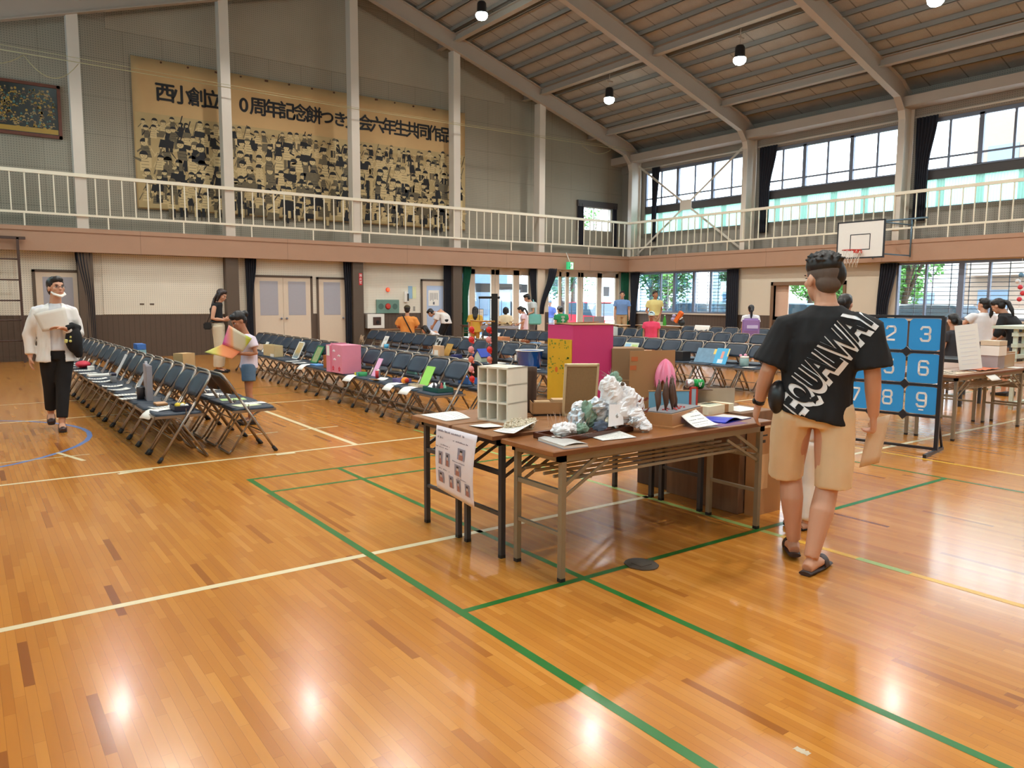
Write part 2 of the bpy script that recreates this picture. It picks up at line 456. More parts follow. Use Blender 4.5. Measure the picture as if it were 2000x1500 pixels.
for y0, y1 in zip(ys[:-1], ys[1:]):
    win = [w_ for w_ in wins_low if w_[0] <= (y0+y1)/2 <= w_[1]]
    if win: z0, z1 = win[0][2:4]; segs = [(0, min(1.03, z0), 1), (z1, 2.75, 0)]
    else: segs = [(0, 1.03, 1), (1.03, 2.75, 0)]
    if win and z0 > 1.03: segs.append((1.03, z0, 1))
    for z0_, z1_, mi in segs: b.mi = mi; b.box(XW-(.005 if mi else 0), XW+.15, y0, y1, z0_, z1_)
struct(b.build('wall_side_lower', [M_beige, M_wains_y]))
XU = 20.75   # upper side wall
bays = [(15.75, 20.4), (10.85, 15.35), (5.95, 10.45), (1.05, 5.55), (-3.9, .65), (-8.8, -4.3)]
def upper_side(x0, x1, name):
    b = MB(); ys = [YB-.2]+sorted(q for w_ in bays for q in w_)+[YG+1.2]
    for y0, y1 in zip(ys[:-1], ys[1:]):
        win = any(abs(y0-w_[0]) < 1e-6 for w_ in bays)
        if win: b.box(x0, x1, y0, y1, 2.9, 3.92); b.box(x0, x1, y0, y1, 6.2, 7.3)
        else: b.box(x0, x1, y0, y1, 2.9, 7.3)
    struct(b.build(name, M_grey_y))
upper_side(XU, XU+.15, 'wall_side_upper')
upper_side(XL-.7, XL-.55, 'wall_left_upper')
struct(MB().box(XL-.45, XL-.3, YB-.2, YG+.4, 0, 3.0).build('wall_left_lower', M_beige))
struct(MB().box(XL-.7, XR+.7, YB-.3, YB-.1, 0, 10.7).build('wall_back', M_beige))

# --- balcony
b = MB(); b.box(XL-.7, XR-.1, YG-.1, YG+.05, 2.53, 2.98); b.box(XL-.7, XR-.1, YG-.12, YG+.05, 2.98, 3.08)
struct(b.build('trim_1', M_fascia))
b = MB(); b.box(XR-.1, XR+.05, YB, YG+.05, 2.53, 2.98); b.box(XR-.12, XR+.05, YB, YG+.05, 2.98, 3.08)
struct(b.build('trim_2', M_fascia_y))
struct(MB().box(XL-.7, XR+.05, YG+.05, YG+1.0, 2.9, 3.06).box(XR+.05, XU, YB, YG+1.0, 2.9, 3.06).box(XL-.55, XL+.1, YB, YG+.05, 2.53, 3.06).box(XL-.3, XR+.4, YG+.05, YG+.41, 2.7, 2.9).box(XR+.05, XR+.36, YB, YG+.4, 2.7, 2.9).build('floor_balcony', M_slab))
POSTS = [2.45, 5.83, 9.38, 12.75, 16.1]
def railing(name, label, pts, posts, axis):
    t = snode('balcony_railing')
    t['label'] = label
    (a0, a1, c) = pts
    def bx(q0, q1, w_, z0, z1):
        return (MB().box(q0, q1, c-w_, c+w_, z0, z1) if axis == 0 else MB().box(c-w_, c+w_, q0, q1, z0, z1))
    bx(a0, a1, .03, 4.26, 4.34).build('top_rail', M_rail, t)
    bx(a0, a1, .02, 3.36, 3.41).build('bottom_rail', M_rail, t)
    bal = None; n = int((a1-a0)/.28); k = 0
    for i in range(1, n):
        q = a0+(a1-a0)*i/n
        if any(abs(q-p_) < .12 for p_ in posts): continue
        if axis == 1 and q < 5: continue
        loc = (q, c, 0) if axis == 0 else (c, q, 0)
        if bal is None: bal = MB().box(-.013, .013, -.013, .013, 3.41, 4.27).build('baluster', M_rail, t, loc=loc)
        else: inst(bal, t, loc)
    ft = None
    q = a0+.8
    while q < a1:
        loc = (q, c, 0) if axis == 0 else (c, q, 0)
        if not any(abs(q-p_) < .2 for p_ in posts):
            if ft is None: ft = MB().box(-.015, .015, -.015, .015, 3.06, 3.37).build('foot_post', M_rail, t, loc=loc)
            else: inst(ft, t, loc)
        q += 1.69 if axis == 0 else .85
    return t
railing('a', 'cream balcony railing along the gable end', (-1.2, XR+.02, YG-.02), POSTS, 0)
railing('b', 'cream balcony railing along the window side', (YB+.5, YG-.02, XR-.03), [], 1)

# --- gable posts: cream above the balcony, dark brown below
for i, x in enumerate(POSTS):
    o = MB().box(x-.12, x+.12, YG, YG+.3, 3.06, rb(x)+.05).build('column', M_steel2); struct(o)
    o = MB().box(x-.16, x+.16, YW-.25, YW, 0, 2.55).build('column_lower', M_dpost if i < 4 else M_frame); struct(o)

# --- portal frames
def hsec(b, pts_low, pts_up, yc, fw=.18, tf=.025, tw=.02):
    """I section whose web lies between two polylines in the x-z plane at y = yc"""
    n = len(pts_low)
    for i in range(n-1):
        a, c, d, e = pts_low[i], pts_low[i+1], pts_up[i+1], pts_up[i]
        b.prism([(a[0], yc-tw/2, a[1]), (c[0], yc-tw/2, c[1]), (d[0], yc-tw/2, d[1]), (e[0], yc-tw/2, e[1])], (0, tw, 0))
        for p_, q_ in ((a, c), (e, d)):
            b.bar((p_[0], yc, p_[1]), (q_[0], yc, q_[1]), fw, tf, up=(-(q_[1]-p_[1]), 0, q_[0]-p_[0]) if abs(q_[0]-p_[0]) > .01 else (1, 0, 0))
FR_Y = [20.6, 15.55, 10.65, 5.75, 0.85, -4.05]
for i, y in enumerate(FR_Y):
    t = snode('portal_frame', (0, y, 0))
    for sgn in (1, -1):
        f = lambda x: RX+sgn*(x-RX)
        lo = [(f(XR), 3.06), (f(XR), 6.2), (f(XR-.06), 6.42), (f(XR-.32), rb(XR-.32)), (f(RX), RZ)]
        up = [(f(XR+.45), 3.06), (f(XR+.45), 6.45), (f(XR+.45), 6.75), (f(XR-.15), rb(XR-.15)+.47), (f(RX), RZ+.47)]
        b = MB(); hsec(b, lo[:3], up[:3], 0); b.build('column_shaft', M_steel2, t)
        b = MB(); hsec(b, lo[2:], up[2:], 0); b.build('rafter', M_steel, t)
    if i: continue
# longitudinal beams, eave beams, purlins, roof boards
YA, YZ = YB-.1, YG+1.1
nb = 0
for x in (19.0, 16.05, 12.72, RX, 2*RX-12.72, 2*RX-16.05, 2*RX-19.0):
    z = rb(x)+.30
    b = MB(); b.box(x-.09, x+.09, YA, YZ, z-.012, z+.012); b.box(x-.012, x+.012, YA, YZ, z, z+.2); b.box(x-.09, x+.09, YA, YZ, z+.19, z+.21)
    struct(b.build('beam', M_steel))
for sgn in (1, -1):
    x0, x1 = (RX+sgn*(XR-.06-RX), RX+sgn*(XR+.45-RX)); x0, x1 = min(x0, x1), max(x0, x1)
    struct(MB().box(x0, x1, YA, YZ, 6.50, 6.54).box(x0, x1, YA, YZ, 6.54, 6.75).build('beam_eave', M_steel))
    xw = XU if sgn > 0 else XL-.57
    struct(MB().box(xw-.05, xw, YA, YZ, 6.22, 6.56).build('trim_3', M_grey_y))
ce = snode('ceiling')
for sgn in (1, -1):
    f = lambda x: RX+sgn*(x-RX)
    b = MB(); xe = XR+.9
    z0, z1 = RZ+.59, rb(xe)+.59
    pts = [(f(RX), YA, z0), (f(xe), YA, z1), (f(xe), YA, z1+.06), (f(RX), YA, z0+.06)]
    b.prism(pts, (0, YZ-YA, 0)); b.build('roof_board', M_deck, ce)
    x = RX+.35
    while x < XR+.2:
        z = rb(x)+.47
        b = MB(); b.box(f(x)-.02, f(x)+.02, YA, YZ, z, z+.115); b.box(f(x)-.045, f(x)+.045, YA, YZ, z, z+.012)
        b.build('purlin', M_pur, ce); x += .575
struct(MB().box(XL-.9, XR+.9, YZ, YZ+.1, 6.4, 10.9).build('wall_far_cap', M_grey))

# --- diagonal brace in the end bay
b = MB(); x = XR+.2
b.bar((x, 20.4, 6.35), (x, 15.75, 3.15), .07, .012, up=(1, 0, 0)); b.bar((x, 20.4, 3.15), (x, 15.75, 6.35), .07, .012, up=(1, 0, 0))
b.box(x-.01, x+.01, 17.85, 18.35, 4.58, 4.92)
struct(b.build('trim_4', M_steel2))

# --- windows upper side
wn = 0
def upper_window(y0, y1, x, detail):
    global wn
    wn += 1; t = snode('window_%d' % wn, (x, y0, 0)); L = y1-y0
    b = MB(); b.box(.02, .1, 0, L, 4.65, 4.88); b.build('dark_rail', M_darkbar, t)
    b = MB(); b.box(.0, .09, 0, L, 6.1, 6.2); b.box(.0, .09, 0, .06, 4.88, 6.2); b.box(0, .09, L-.06, L, 4.88, 6.2); b.box(0, .09, 0, L, 4.88, 4.92); b.box(-.02, .1, 0, L, 3.9, 3.94)
    for k in (1, 2): b.box(.0, .09, L*k/3-.055, L*k/3+.055, 4.9, 6.15)
    for k in (1, 3, 5): b.box(.02, .06, L*k/6-.028, L*k/6+.028, 4.9, 6.15)
    b.box(.025, .05, 0, L, 5.16, 5.21)
    b.build('sash', M_alu, t)
    MB().box(.055, .06, .05, L-.05, 4.9, 6.12).build('pane', M_glass, t)
    n = int(L/.035); pr_ = [(0.04+.012*cos(pi*i), L*i/n) for i in range(n+1)]
    b = MB()
    vs_ = [[b.bm.verts.new((p_[0], p_[1], z)) for p_ in pr_] for z in (3.93, 4.66)]
    b._fin([b.bm.faces.new((vs_[0][i], vs_[0][i+1], vs_[1][i+1], vs_[1][i])) for i in range(n)])
    b.build('corrugated_sheet', M_corr, t)
for i, (y0, y1) in enumerate(bays): upper_window(y0, y1, XU+.03, i < 3)
for (y0, y1) in bays: upper_window(y0, y1, XL-.68, False)
# curtain rail above the upper windows
for (y0, y1) in bays[:4]:
    b = MB(); b.cyl((XU-.06, y0-.1, 6.29), (XU-.06, y1+.1, 6.29), .025)
    tag(b.build('curtain_rail', M_steel2), 'pale metal curtain track along the upper window in the '+('end bay by the gable' if y0 > 15 else 'bay behind the backboard' if y0 > 10 else 'bay past the backboard' if y0 > 5 else 'bay beyond the frame edge'), 'curtain track', 'curtain tracks over the upper windows')

# small window in the gable
wn += 1; t = snode('window_%d' % wn, (WX0, Y0, 0))
b = MB(); ww = WX1-WX0
b.box(0, ww, .04, .1, WZ0, WZ0+.04); b.box(0, ww, .04, .1, WZ1-.04, WZ1); b.box(0, .04, .04, .1, WZ0, WZ1); b.box(ww-.04, ww, .04, .1, WZ0, WZ1); b.box(ww*.4, ww*.4+.04, .03, .1, WZ0, WZ1)
b.build('sash', M_whitep, t); MB().box(.02, ww-.02, .07, .075, WZ0, WZ1).build('pane', M_glass, t)

# dark surround and short curtains of the small window
b = MB(); b.box(WX0-.26, WX1+.2, Y0-.1, Y0, WZ1-.02, WZ1+.2); b.box(WX0-.26, WX0-.02, Y0-.05, Y0-.02, WZ0-.02, WZ1); b.box(WX1+.02, WX1+.2, Y0-.05, Y0-.02, WZ0-.02, WZ1)
struct(b.build('trim_7', M_darkbar))
# --- curtains
def curtain(name, label, a, c, z0, z1, m, depth=.07, pinch=None, folds=9, group='blackout curtains'):
    """wavy cloth from a to c (x,y at the top); pinch=(z, shift, width factor)"""
    a, c = Vector((a[0], a[1], 0)), Vector((c[0], c[1], 0)); d = c-a; L = d.length; d.normalize(); nrm = Vector((-d.y, d.x, 0))
    def fn(u, v):
        z = z0+(z1-z0)*v; wf, sh = 1.0, 0.0
        if pinch:
            pz, ps, pw = pinch
            k = max(0.0, min(1.0, (z1-z)/(z1-pz))); k = k*k*(3-2*k); wf = 1+(pw-1)*k; sh = ps*k
        q = a+d*(L*(u*wf)+sh)+nrm*(depth*.5*sin(u*folds*2*pi)+depth*.15*sin(u*37+v*5))
        return (q.x, q.y, z)
    b = MB(); b.sheet(fn, folds*8, 14)
    o = b.build(name, m); baked(o, [('SOLIDIFY', {'thickness': .006})])
    return tag(o, label, 'curtain', group)
curtain('curtain', 'short dark curtain on the near side of the little gable window', (WX0-.25, Y0-.08), (WX0+.02, Y0-.08), 3.5, 5.0, M_black_cloth, depth=.05, folds=4)
curtain('curtain', 'short dark curtain on the corner side of the little gable window', (WX1-.02, Y0-.08), (WX1+.18, Y0-.08), 3.5, 5.0, M_black_cloth, depth=.05, folds=4)
curtain('curtain', 'dark curtain in the gable window-side corner, upper end bay', (XU-.08, 19.98), (XU-.08, 19.6), 3.62, 6.26, M_black_cloth, pinch=(4.7, 0.02, .6), folds=5)
curtain('curtain', 'dark curtain bunched beside the upper window behind the backboard', (XU-.08, 15.36), (XU-.08, 14.72), 3.62, 6.26, M_black_cloth, pinch=(4.9, .02, .6), folds=6)
curtain('curtain', 'dark curtain bunched beside the upper window past the backboard', (XU-.08, 10.5), (XU-.08, 9.95), 3.6, 6.26, M_black_cloth, pinch=(4.9, .02, .62), folds=6)
curtain('curtain', 'dark curtain beside the gable door behind the woman in white', (2.24, YW-.22), (2.56, YW-.22), .1, 2.55, M_black_cloth, pinch=(1.4, .16, .62), folds=5)
curtain('curtain', 'dark curtain between the blank white panel and the double doors', (6.2, YW-.12), (6.5, YW-.12), .1, 2.54, M_black_cloth, pinch=(1.3, .02, .5), folds=5)
curtain('curtain', 'dark curtain between the single door and the alarm panel', (8.98, YW-.12), (9.32, YW-.12), .1, 2.55, M_black_cloth, pinch=(1.3, .06, .8), folds=5)
curtain('curtain', 'dark curtain covering the edge of the notice door', (12.34, YW-.1), (12.66, YW-.1), .1, 2.55, M_black_cloth, folds=6)
curtain('curtain', 'green curtain beside the glass doors next to the brown post', (13.04, YW-.12), (13.34, YW-.12), .3, 2.52, M_green_cloth, folds=5, pinch=(1.4, -.02, .6))
curtain('curtain', 'dark curtain hanging straight against the cream post between glass doors', (15.64, YW-.2), (15.9, YW-.2), .1, 2.55, M_black_cloth, folds=6, pinch=(1.2, .1, .7))
curtain('curtain', 'dark curtain swept sideways towards the cream post between glass doors', (16.34, YW-.36), (16.68, YW-.36), 1.0, 2.55, M_black_cloth, folds=5, pinch=(1.1, -.35, .35))
curtain('curtain', 'green curtain in the corner behind the man in a blue polo', (19.95, YW-.14), (20.32, YW-.14), .15, 2.5, M_green_cloth, folds=5)
curtain('curtain', 'dark curtain in the corner beside the barred window', (XW-.1, 20.6), (XW-.1, 20.1), .15, 2.5, M_black_cloth, folds=6, pinch=(1.1, .05, .55))
curtain('curtain', 'dark curtain at the end of the barred window near the backpack child', (XW-.1, 16.18), (XW-.1, 15.7), .12, 2.5, M_black_cloth, folds=6)
curtain('curtain', 'dark curtain between the beige wall and the wide barred window', (XW-.1, 11.06), (XW-.1, 10.6), .6, 2.5, M_black_cloth, folds=6, pinch=(1.2, -.06, .7))

# --- lower side windows with bars
M_bar = mat('white_grille_bar', (205, 208, 212), 0.4, metal=0.2)
M_bard = mat('grey_grille_bar', (120, 128, 140), 0.4, metal=0.2)
M_screen = glass_mat('bluish_insect_screen', (0.55, 0.66, 0.72), 0.04)
def low_window(y0, y1, z0, z1, mull, bars, screens=()):
    global wn
    wn += 1; t = snode('window_%d' % wn, (XW, y0, 0)); L = y1-y0
    b = MB(); b.box(.0, .12, 0, L, z0, z0+.05); b.box(0, .12, 0, L, z1-.06, z1); b.box(0, .12, 0, .05, z0, z1); b.box(0, .12, L-.05, L, z0, z1)
    for y, w_ in mull: b.box(.02, .1, y-y0-w_/2, y-y0+w_/2, z0, z1)
    b.build('sash', M_frame if False else M_alu, t)
    MB().box(-.06, .02, -.05, L+.05, z0-.05, z0).build('sill', M_frame, t)
    MB().box(.06, .065, .03, L-.03, z0+.03, z1-.03).build('pane', M_glass, t)
    for s0, s1 in screens: MB().box(.09, .093, s0-y0, s1-y0, z0+.05, z1-.06).build('insect_screen', M_screen, t)
    if bars:
        b = MB(); z = z0+.06
        while z < z1: b.box(.2, .208, 0, L, z-.009, z+.009); z += .11
        y = .3
        while y < L: b.box(.2, .21, y-.011, y+.011, z0, z1); y += .45
        b.build('security_grille', bars, t)
low_window(16.0, 20.45, 1.05, 2.5, [(19.2, .05), (18.55, .1), (17.67, .1), (16.95, .05)], M_bar, [(19.25, 20.3), (17.7, 18.5), (16.2, 16.9)])
low_window(5.9, 10.65, 1.02, 2.5, [(9.9, .05), (9.03, .14), (8.38, .06), (7.1, .06)], M_bard)
low_window(0.9, 5.4, 1.02, 2.5, [(3.2, .1)], M_bard)
# opening in the beige wall beside the backpack child
wn += 1; t = snode('window_%d' % wn, (XW, 12.15, 0)); L = 2.3
b = MB(); b.box(-.05, .15, -.08, 0, .0, 2.06); b.box(-.05, .15, L, L+.08, .0, 2.06); b.box(-.05, .15, -.08, L+.08, 1.95, 2.06)
b.build('casing', mat('brown_door_casing', (128, 100, 78), 0.5), t)
MB().box(.1, .14, L-.45, L, .9, 1.95).box(.1, .14, 0, L, .9, 1.0).build('shutter', mat('pink_beige_panel', (214, 180, 158), 0.6), t)
MB().box(.11, .115, 0, L-.45, .95, 1.95).build('pane', M_glass, t)

# --- glass doors in the gable
dn = 0
def glass_doors(x0, x1, stiles, z1=2.46):
    global dn
    dn += 1; t = snode('door_%d' % dn, (0, YW+.02, 0))
    b = MB()
    for s0, s1 in stiles: b.box(s0, s1, 0, .07, 0, z1)
    b.box(x0, x1, 0, .07, z1-.16, z1); b.box(x0, x1, 0, .07, 0, .22)
    b.build('frame', M_frame, t)
    MB().box(x0, x1, .03, .035, .2, z1-.14).build('pane', M_glass, t)
    return t
t = glass_doors(13.1, 15.85, [(13.36, 13.58), (14.22, 14.36), (14.38, 14.54), (15.12, 15.36), (15.75, 15.85)])
for x in (14.18, 14.58): MB().tube([(x, -.02, .85), (x, -.07, .87), (x, -.07, 1.45), (x, -.02, 1.47)], .012).build('pull_handle', M_alu, t)
t = glass_doors(16.62, 19.95, [(17.1, 17.2), (17.42, 17.55), (17.97, 18.08), (18.1, 18.23), (18.9, 19.12), (19.8, 19.95)])
for x in (17.62, 19.18): MB().tube([(x, -.02, .75), (x, -.07, .77), (x, -.07, 1.55), (x, -.02, 1.57)], .012).build('pull_handle', M_alu, t)
MB().box(19.2, 19.5, -.004, 0, 1.62, 1.98).build('notice_sheet', mat('pale_blue_notice', (178, 190, 205), 0.6), t)

# --- plain doors in the gable
M_obs = mat('grey_door_panel', (168, 168, 178), 0.35, var=0.03)
M_obsb = mat('pale_blue_door_panel', (178, 196, 226), 0.35, var=0.03)
def plain_door(x0, x1, z1, leaves, panel=M_obs, pz=(1.02, 1.95)):
    global dn
    dn += 1; t = snode('door_%d' % dn, (x0, YW, 0)); w_ = x1-x0
    MB().box(-.06, 0, -.03, .02, 0, z1+.05).box(w_, w_+.06, -.03, .02, 0, z1+.05).box(-.06, w_+.06, -.03, .02, z1, z1+.06).build('door_frame', M_dpost, t)
    for k in range(leaves):
        a, c = w_*k/leaves+.004, w_*(k+1)/leaves-.004
        lf = MB().box(a, c, -.02, .02, .01, z1).build('door_leaf', M_frame, t)
        MB().box(a+.14, c-.14, -.024, -.02, pz[0], pz[1]).build('door_panel', panel, lf)
        kx = c-.07 if k == 0 else a+.07
        MB().cyl((kx, -.02, .93), (kx, -.055, .93), .02).ell((kx, -.06, .93), .03).build('door_knob', M_alu, lf)
    return t
plain_door(1.44, 2.34, 2.06, 1)
plain_door(6.46, 8.03, 2.05, 2)
plain_door(8.27, 9.06, 2.03, 1)
t = plain_door(11.62, 12.5, 2.04, 1, M_obsb, (.35, 1.9))
MB().box(.2, .58, -.03, -.026, 1.28, 1.76).build('door_notice', M_paper, t)
b = MB()
for i in range(6): b.box(.26+.05*i, .275+.05*i, -.032, -.03, 1.42+R.uniform(0, .08), 1.68)
b.box(.36, .42, -.032, -.03, 1.32, 1.4)
b.build('notice_writing', mat('ink_grey', (96, 100, 110), 0.7), t)
# blank white board between the first two posts
struct(MB().box(2.82, 5.66, YW-.02, YW, 1.07, 2.53).build('trim_5', M_white))
struct(MB().box(3.62, 3.72, YW-.024, YW-.02, 1.3, 1.34).box(3.85, 3.95, YW-.024, YW-.02, 1.3, 1.34).build('trim_6', M_dpost))
# ------------------------------------------------------------------ lamps
M_lampglow = mat('lamp_glow', (235, 255, 250), 0.5, var=0, emit=30.0)
lamp0 = None
LX = [(2.3, 'outer left slope'), (6.5, 'left slope by the ridge'), (11.6, 'slope by the ridge'), (16.2, 'slope above the window side')]
for yi, y in enumerate((17.5, 12.75, 8.0, 3.1, -1.7)):
    for xi, (x, s_) in enumerate(LX):
        z = rb(x)+.5-.9
        where = {(0, 2): 'just beside the banner wall near the ridge', (0, 3): 'beside the banner wall above the window slope', (1, 3): 'over the second bay from the banner wall', (2, 3): 'over the third bay from the banner wall'}.get((yi, xi), 'elsewhere in the hall')
        if lamp0 is None or (yi, xi) == (0, 0):
            t = thing('high_bay_lamp', 'glowing black high-bay lamp hanging '+where, 'ceiling lamp', (x, y, z), group='high-bay lamps')
            MB().lathe([(.02, .34), (.09, .33), (.12, .28), (.13, .05), (.15, 0), (.13, .0)]).build('housing', M_black, t)
            MB().lathe([(.0, .03), (.15, .03), (.16, .0), (.15, -.06), (.11, -.11), (.05, -.135), (.0, -.14)]).build('lens', M_lampglow, t)
            MB().cyl((0, 0, .33), (0, 0, .95), .012).box(-.12, .12, -.02, .02, .5, .54).build('hanger', M_steel, t)
            lamp0 = t
        else:
            t = copy_tree(lamp0); t.location = (x, y, z)
            t['label'] = 'glowing black high-bay lamp hanging '+where
        ld = bpy.data.lights.new('lamp_light', 'SPOT'); ld.energy = LAMP_W*4; ld.spot_size = radians(150); ld.spot_blend = .5; ld.shadow_soft_size = .13; ld.color = (1.0, .97, .9)
        lo = bpy.data.objects.new('lamp_light', ld); COL.objects.link(lo); lo.parent = t; lo.location = (0, 0, -.17)
# portals guide the sky light through the windows
def portal(x, y0, y1, z0, z1, axis, sgn):
    ld = bpy.data.lights.new('window_portal', 'AREA'); ld.shape = 'RECTANGLE'; ld.cycles.is_portal = True
    ld.size, ld.size_y = (y1-y0), (z1-z0)
    o = bpy.data.objects.new('window_portal', ld); COL.objects.link(o)
    if axis == 0:   # plane at x, facing -x when sgn<0
        o.location = (x, (y0+y1)/2, (z0+z1)/2); o.rotation_euler = Euler((pi/2, 0, pi/2 if sgn < 0 else -pi/2))
    else:
        o.location = ((y0+y1)/2, x, (z0+z1)/2); o.rotation_euler = Euler((pi/2, 0, pi if sgn > 0 else 0))
for (y0, y1) in bays:
    portal(XU+.16, y0, y1, 3.94, 6.2, 0, -1); portal(XL-.71, y0, y1, 3.94, 6.2, 0, 1)
portal(XW+.25, 16, 20.45, 1.05, 2.5, 0, -1); portal(XW+.25, 5.9, 10.65, 1.02, 2.5, 0, -1); portal(XW+.25, .9, 5.4, 1.02, 2.5, 0, -1)
# ------------------------------------------------------------------ folding chairs
M_tubem = mat('bronze_steel_tube', (152, 142, 132), 0.32, metal=0.75, var=0.05)
M_tubed = mat('dark_bronze_plate', (106, 86, 70), 0.42, metal=0.55, var=0.06)
M_vinyl = mat('navy_vinyl', (40, 54, 70), 0.48, var=0.07, scale=14)
M_rubber = mat('black_rubber', (30, 30, 32), 0.6)
ORD = ['first', 'second', 'third', 'fourth', 'fifth', 'sixth', 'seventh', 'eighth', 'ninth', 'tenth', 'eleventh', 'twelfth', 'thirteenth', 'fourteenth', 'fifteenth', 'sixteenth', 'seventeenth', 'eighteenth', 'nineteenth', 'twentieth']
def tubeline(z): return -.225+(.25+.225)*z/.765
def rounded(x0, x1, y0, y1, r, n=4):
    pts = []
    for cx, cy, a0 in ((x1-r, y1-r, 0), (x0+r, y1-r, pi/2), (x0+r, y0+r, pi), (x1-r, y0+r, 3*pi/2)):
        for k in range(n+1): a = a0+pi/2*k/n; pts.append((cx+r*cos(a), cy+r*sin(a)))
    return pts
def chair_proto(full=True):
    t = thing('folding_chair', 'x', 'chair')
    def pad(x0, x1, y0, y1, z0, z1, r, d):
        rings = []
        for z, i in ((z0, .004), (z0+.004, 0), (z1-d, 0), (z1, d)): rings.append([(x, y, z) for x, y in rounded(x0+i, x1-i, y0+i, y1-i, r)])
        return rings
    MB().loft(pad(-.235, .165, -.205, .205, .405, .438, .05, .012)).build('seat', M_vinyl, t)
    b = MB()
    def back(off, z0, z1, th):
        nz, ny = 6, 8; A = []
        for side in (0, 1):
            g = []
            for j in range(ny+1):
                y = -.205+.41*j/ny; row = []
                cr = .06
                zt = z1; zb_ = z0
                e = max(0, abs(y)-(.205-cr))/cr
                zt = z1-cr*(1-sqrt(max(0, 1-e*e))); zb_ = z0+cr*.9*(1-sqrt(max(0, 1-e*e)))
                for i in range(nz+1):
                    z = zb_+(zt-zb_)*i/nz
                    x = tubeline(z)+off+(th if side else 0)+.028*(1-(y/.205)**2)
                    row.append(b.bm.verts.new((x, y, z)))
                g.append(row)
            A.append(g)
        fs = []
        for g, fl_ in zip(A, (0, 1)):
            for j in range(ny):
                for i in range(nz):
                    q = (g[j][i], g[j+1][i], g[j+1][i+1], g[j][i+1]); fs.append(b.bm.faces.new(q if fl_ else q[::-1]))
        a, c = A
        for j in range(ny):
            fs.append(b.bm.faces.new((a[j][0], a[j+1][0], c[j+1][0], c[j][0]))); fs.append(b.bm.faces.new((a[j+1][nz], a[j][nz], c[j][nz], c[j+1][nz])))
        for i in range(nz):
            fs.append(b.bm.faces.new((a[0][i+1], a[0][i], c[0][i], c[0][i+1]))); fs.append(b.bm.faces.new((a[ny][i], a[ny][i+1], c[ny][i+1], c[ny][i])))
        b._fin(fs, True)
    back(-.022, .565, .755, .03); b.build('backrest', M_vinyl, t)
    n = 8 if full else 6
    if full:
        b = MB(); back_b = b
        b2 = b; 
        g = MB(); b = g; back(.011, .565, .75, .004); b.build('back_plate', M_tubed, t)
    # bow over the top and both front legs
    bowp = [(tubeline(.52), -.222, .52), (tubeline(.70), -.222, .70), (tubeline(.745), -.205, .745), (tubeline(.765), -.165, .765), (tubeline(.768)+.012, 0, .768), (tubeline(.765), .165, .765), (tubeline(.745), .205, .745), (tubeline(.70), .222, .70), (tubeline(.52), .222, .52)]
    if full:
        MB().tube(bowp, .0115, n).build('back_bow', M_tubem, t)
        for s_ in (-1, 1):
            lg = MB().tube([(tubeline(.53), .222*s_, .53), (tubeline(0.02), .222*s_, .02)], .0115, n).build('leg', M_tubem, t)
            MB().cyl((tubeline(.045), .222*s_, .045), (tubeline(0)-.004, .222*s_, 0.0), .017, .019, 8).build('rubber_foot', M_rubber, lg)
        for s_ in (-1, 1):
            MB().tube([(-.10, .19*s_, .40), (-.03, .19*s_, .36), (.185, .19*s_, .03)], .0105, n).build('leg', M_tubem, t)
        MB().tube([(.185, -.19, .04), (.20, -.175, .016), (.20, -.1, .012), (.20, .1, .012), (.20, .175, .016), (.185, .19, .04)], .0105, n).build('floor_bar', M_tubem, t)
        MB().tube([(tubeline(.2), -.222, .2), (tubeline(.2), .222, .2)], .007, 6).box(-.24, .17, -.214, -.204, .392, .415).box(-.24, .17, .204, .214, .392, .415).box(-.245, -.233, -.19, .19, .392, .415).bar((.02, -.21, .40), (.02, -.214, .47), .02, .004).bar((.02, .21, .40), (.02, .214, .47), .02, .004).build('seat_rim', M_tubem, t)
    else:
        b = MB(); b.tube([(tubeline(0), -.222, 0)]+bowp+[(tubeline(0), .222, 0)], .0115, n)
        b.tube([(-.10, -.19, .40), (.19, -.19, .02), (.20, -.17, .012), (.20, .17, .012), (.19, .19, .02), (-.10, .19, .40)], .0105, n)
        b.box(-.24, .17, -.214, .214, .392, .405)
        b.build('frame', M_tubem, t)
    return t
CH_FULL = chair_proto(True); CH_LITE = chair_proto(False)
used = {}
ROWS = {}
def chair(x, y, face, full, label, group):
    p_ = CH_FULL if full else CH_LITE; k = full
    if k not in used: t = p_; used[k] = 1
    else: t = copy_tree(p_)
    t.location = (x, y, 0); t.rotation_euler = (0, 0, (0 if face < 0 else pi)+radians(R.uniform(-.8, .8)))
    t['label'] = label; t['group'] = group
    return t
def row(key, bx, y0, n, pitch, tilt, face, full, phrase, group, skip=()):
    """bx: x of the back tops at y0"""
    out = []
    for k in range(n):
        y = y0+pitch*k; x = bx+tilt*(y-y0)-face*-1*0.0
        cx = x+(-.255 if face < 0 else .255)
        out.append((cx, y))
        if k in skip: continue
        chair(cx+R.uniform(-.008, .008), y+R.uniform(-.008, .008), face, full, 'navy folding chair, %s from the near end of %s' % (ORD[k], phrase), group)
    ROWS[key] = out
row('A1', 1.82, 7.43, 17, .478, -.012, -1, True, 'the row facing the woman in white', 'chairs facing the woman in white')
row('A2', 1.905, 7.41, 17, .478, -.012, 1, True, 'the row facing the reading girl', 'chairs facing the reading girl')
row('B1', 4.60, 7.34, 18, .49, .045, -1, True, 'the row holding the pink box', 'chairs of the row with the pink box')
row('B1b', 4.70, 7.34, 18, .49, .045, 1, False, 'the row backing the pink-box row', 'chairs backing the pink-box row')
row('B2', 7.16, 7.62, 18, .49, .06, -1, True, 'the row with the blue bucket', 'chairs of the row with the blue bucket')
row('B2b', 7.26, 7.62, 18, .49, .06, 1, False, 'the row backing the blue-bucket row', 'chairs backing the blue-bucket row')
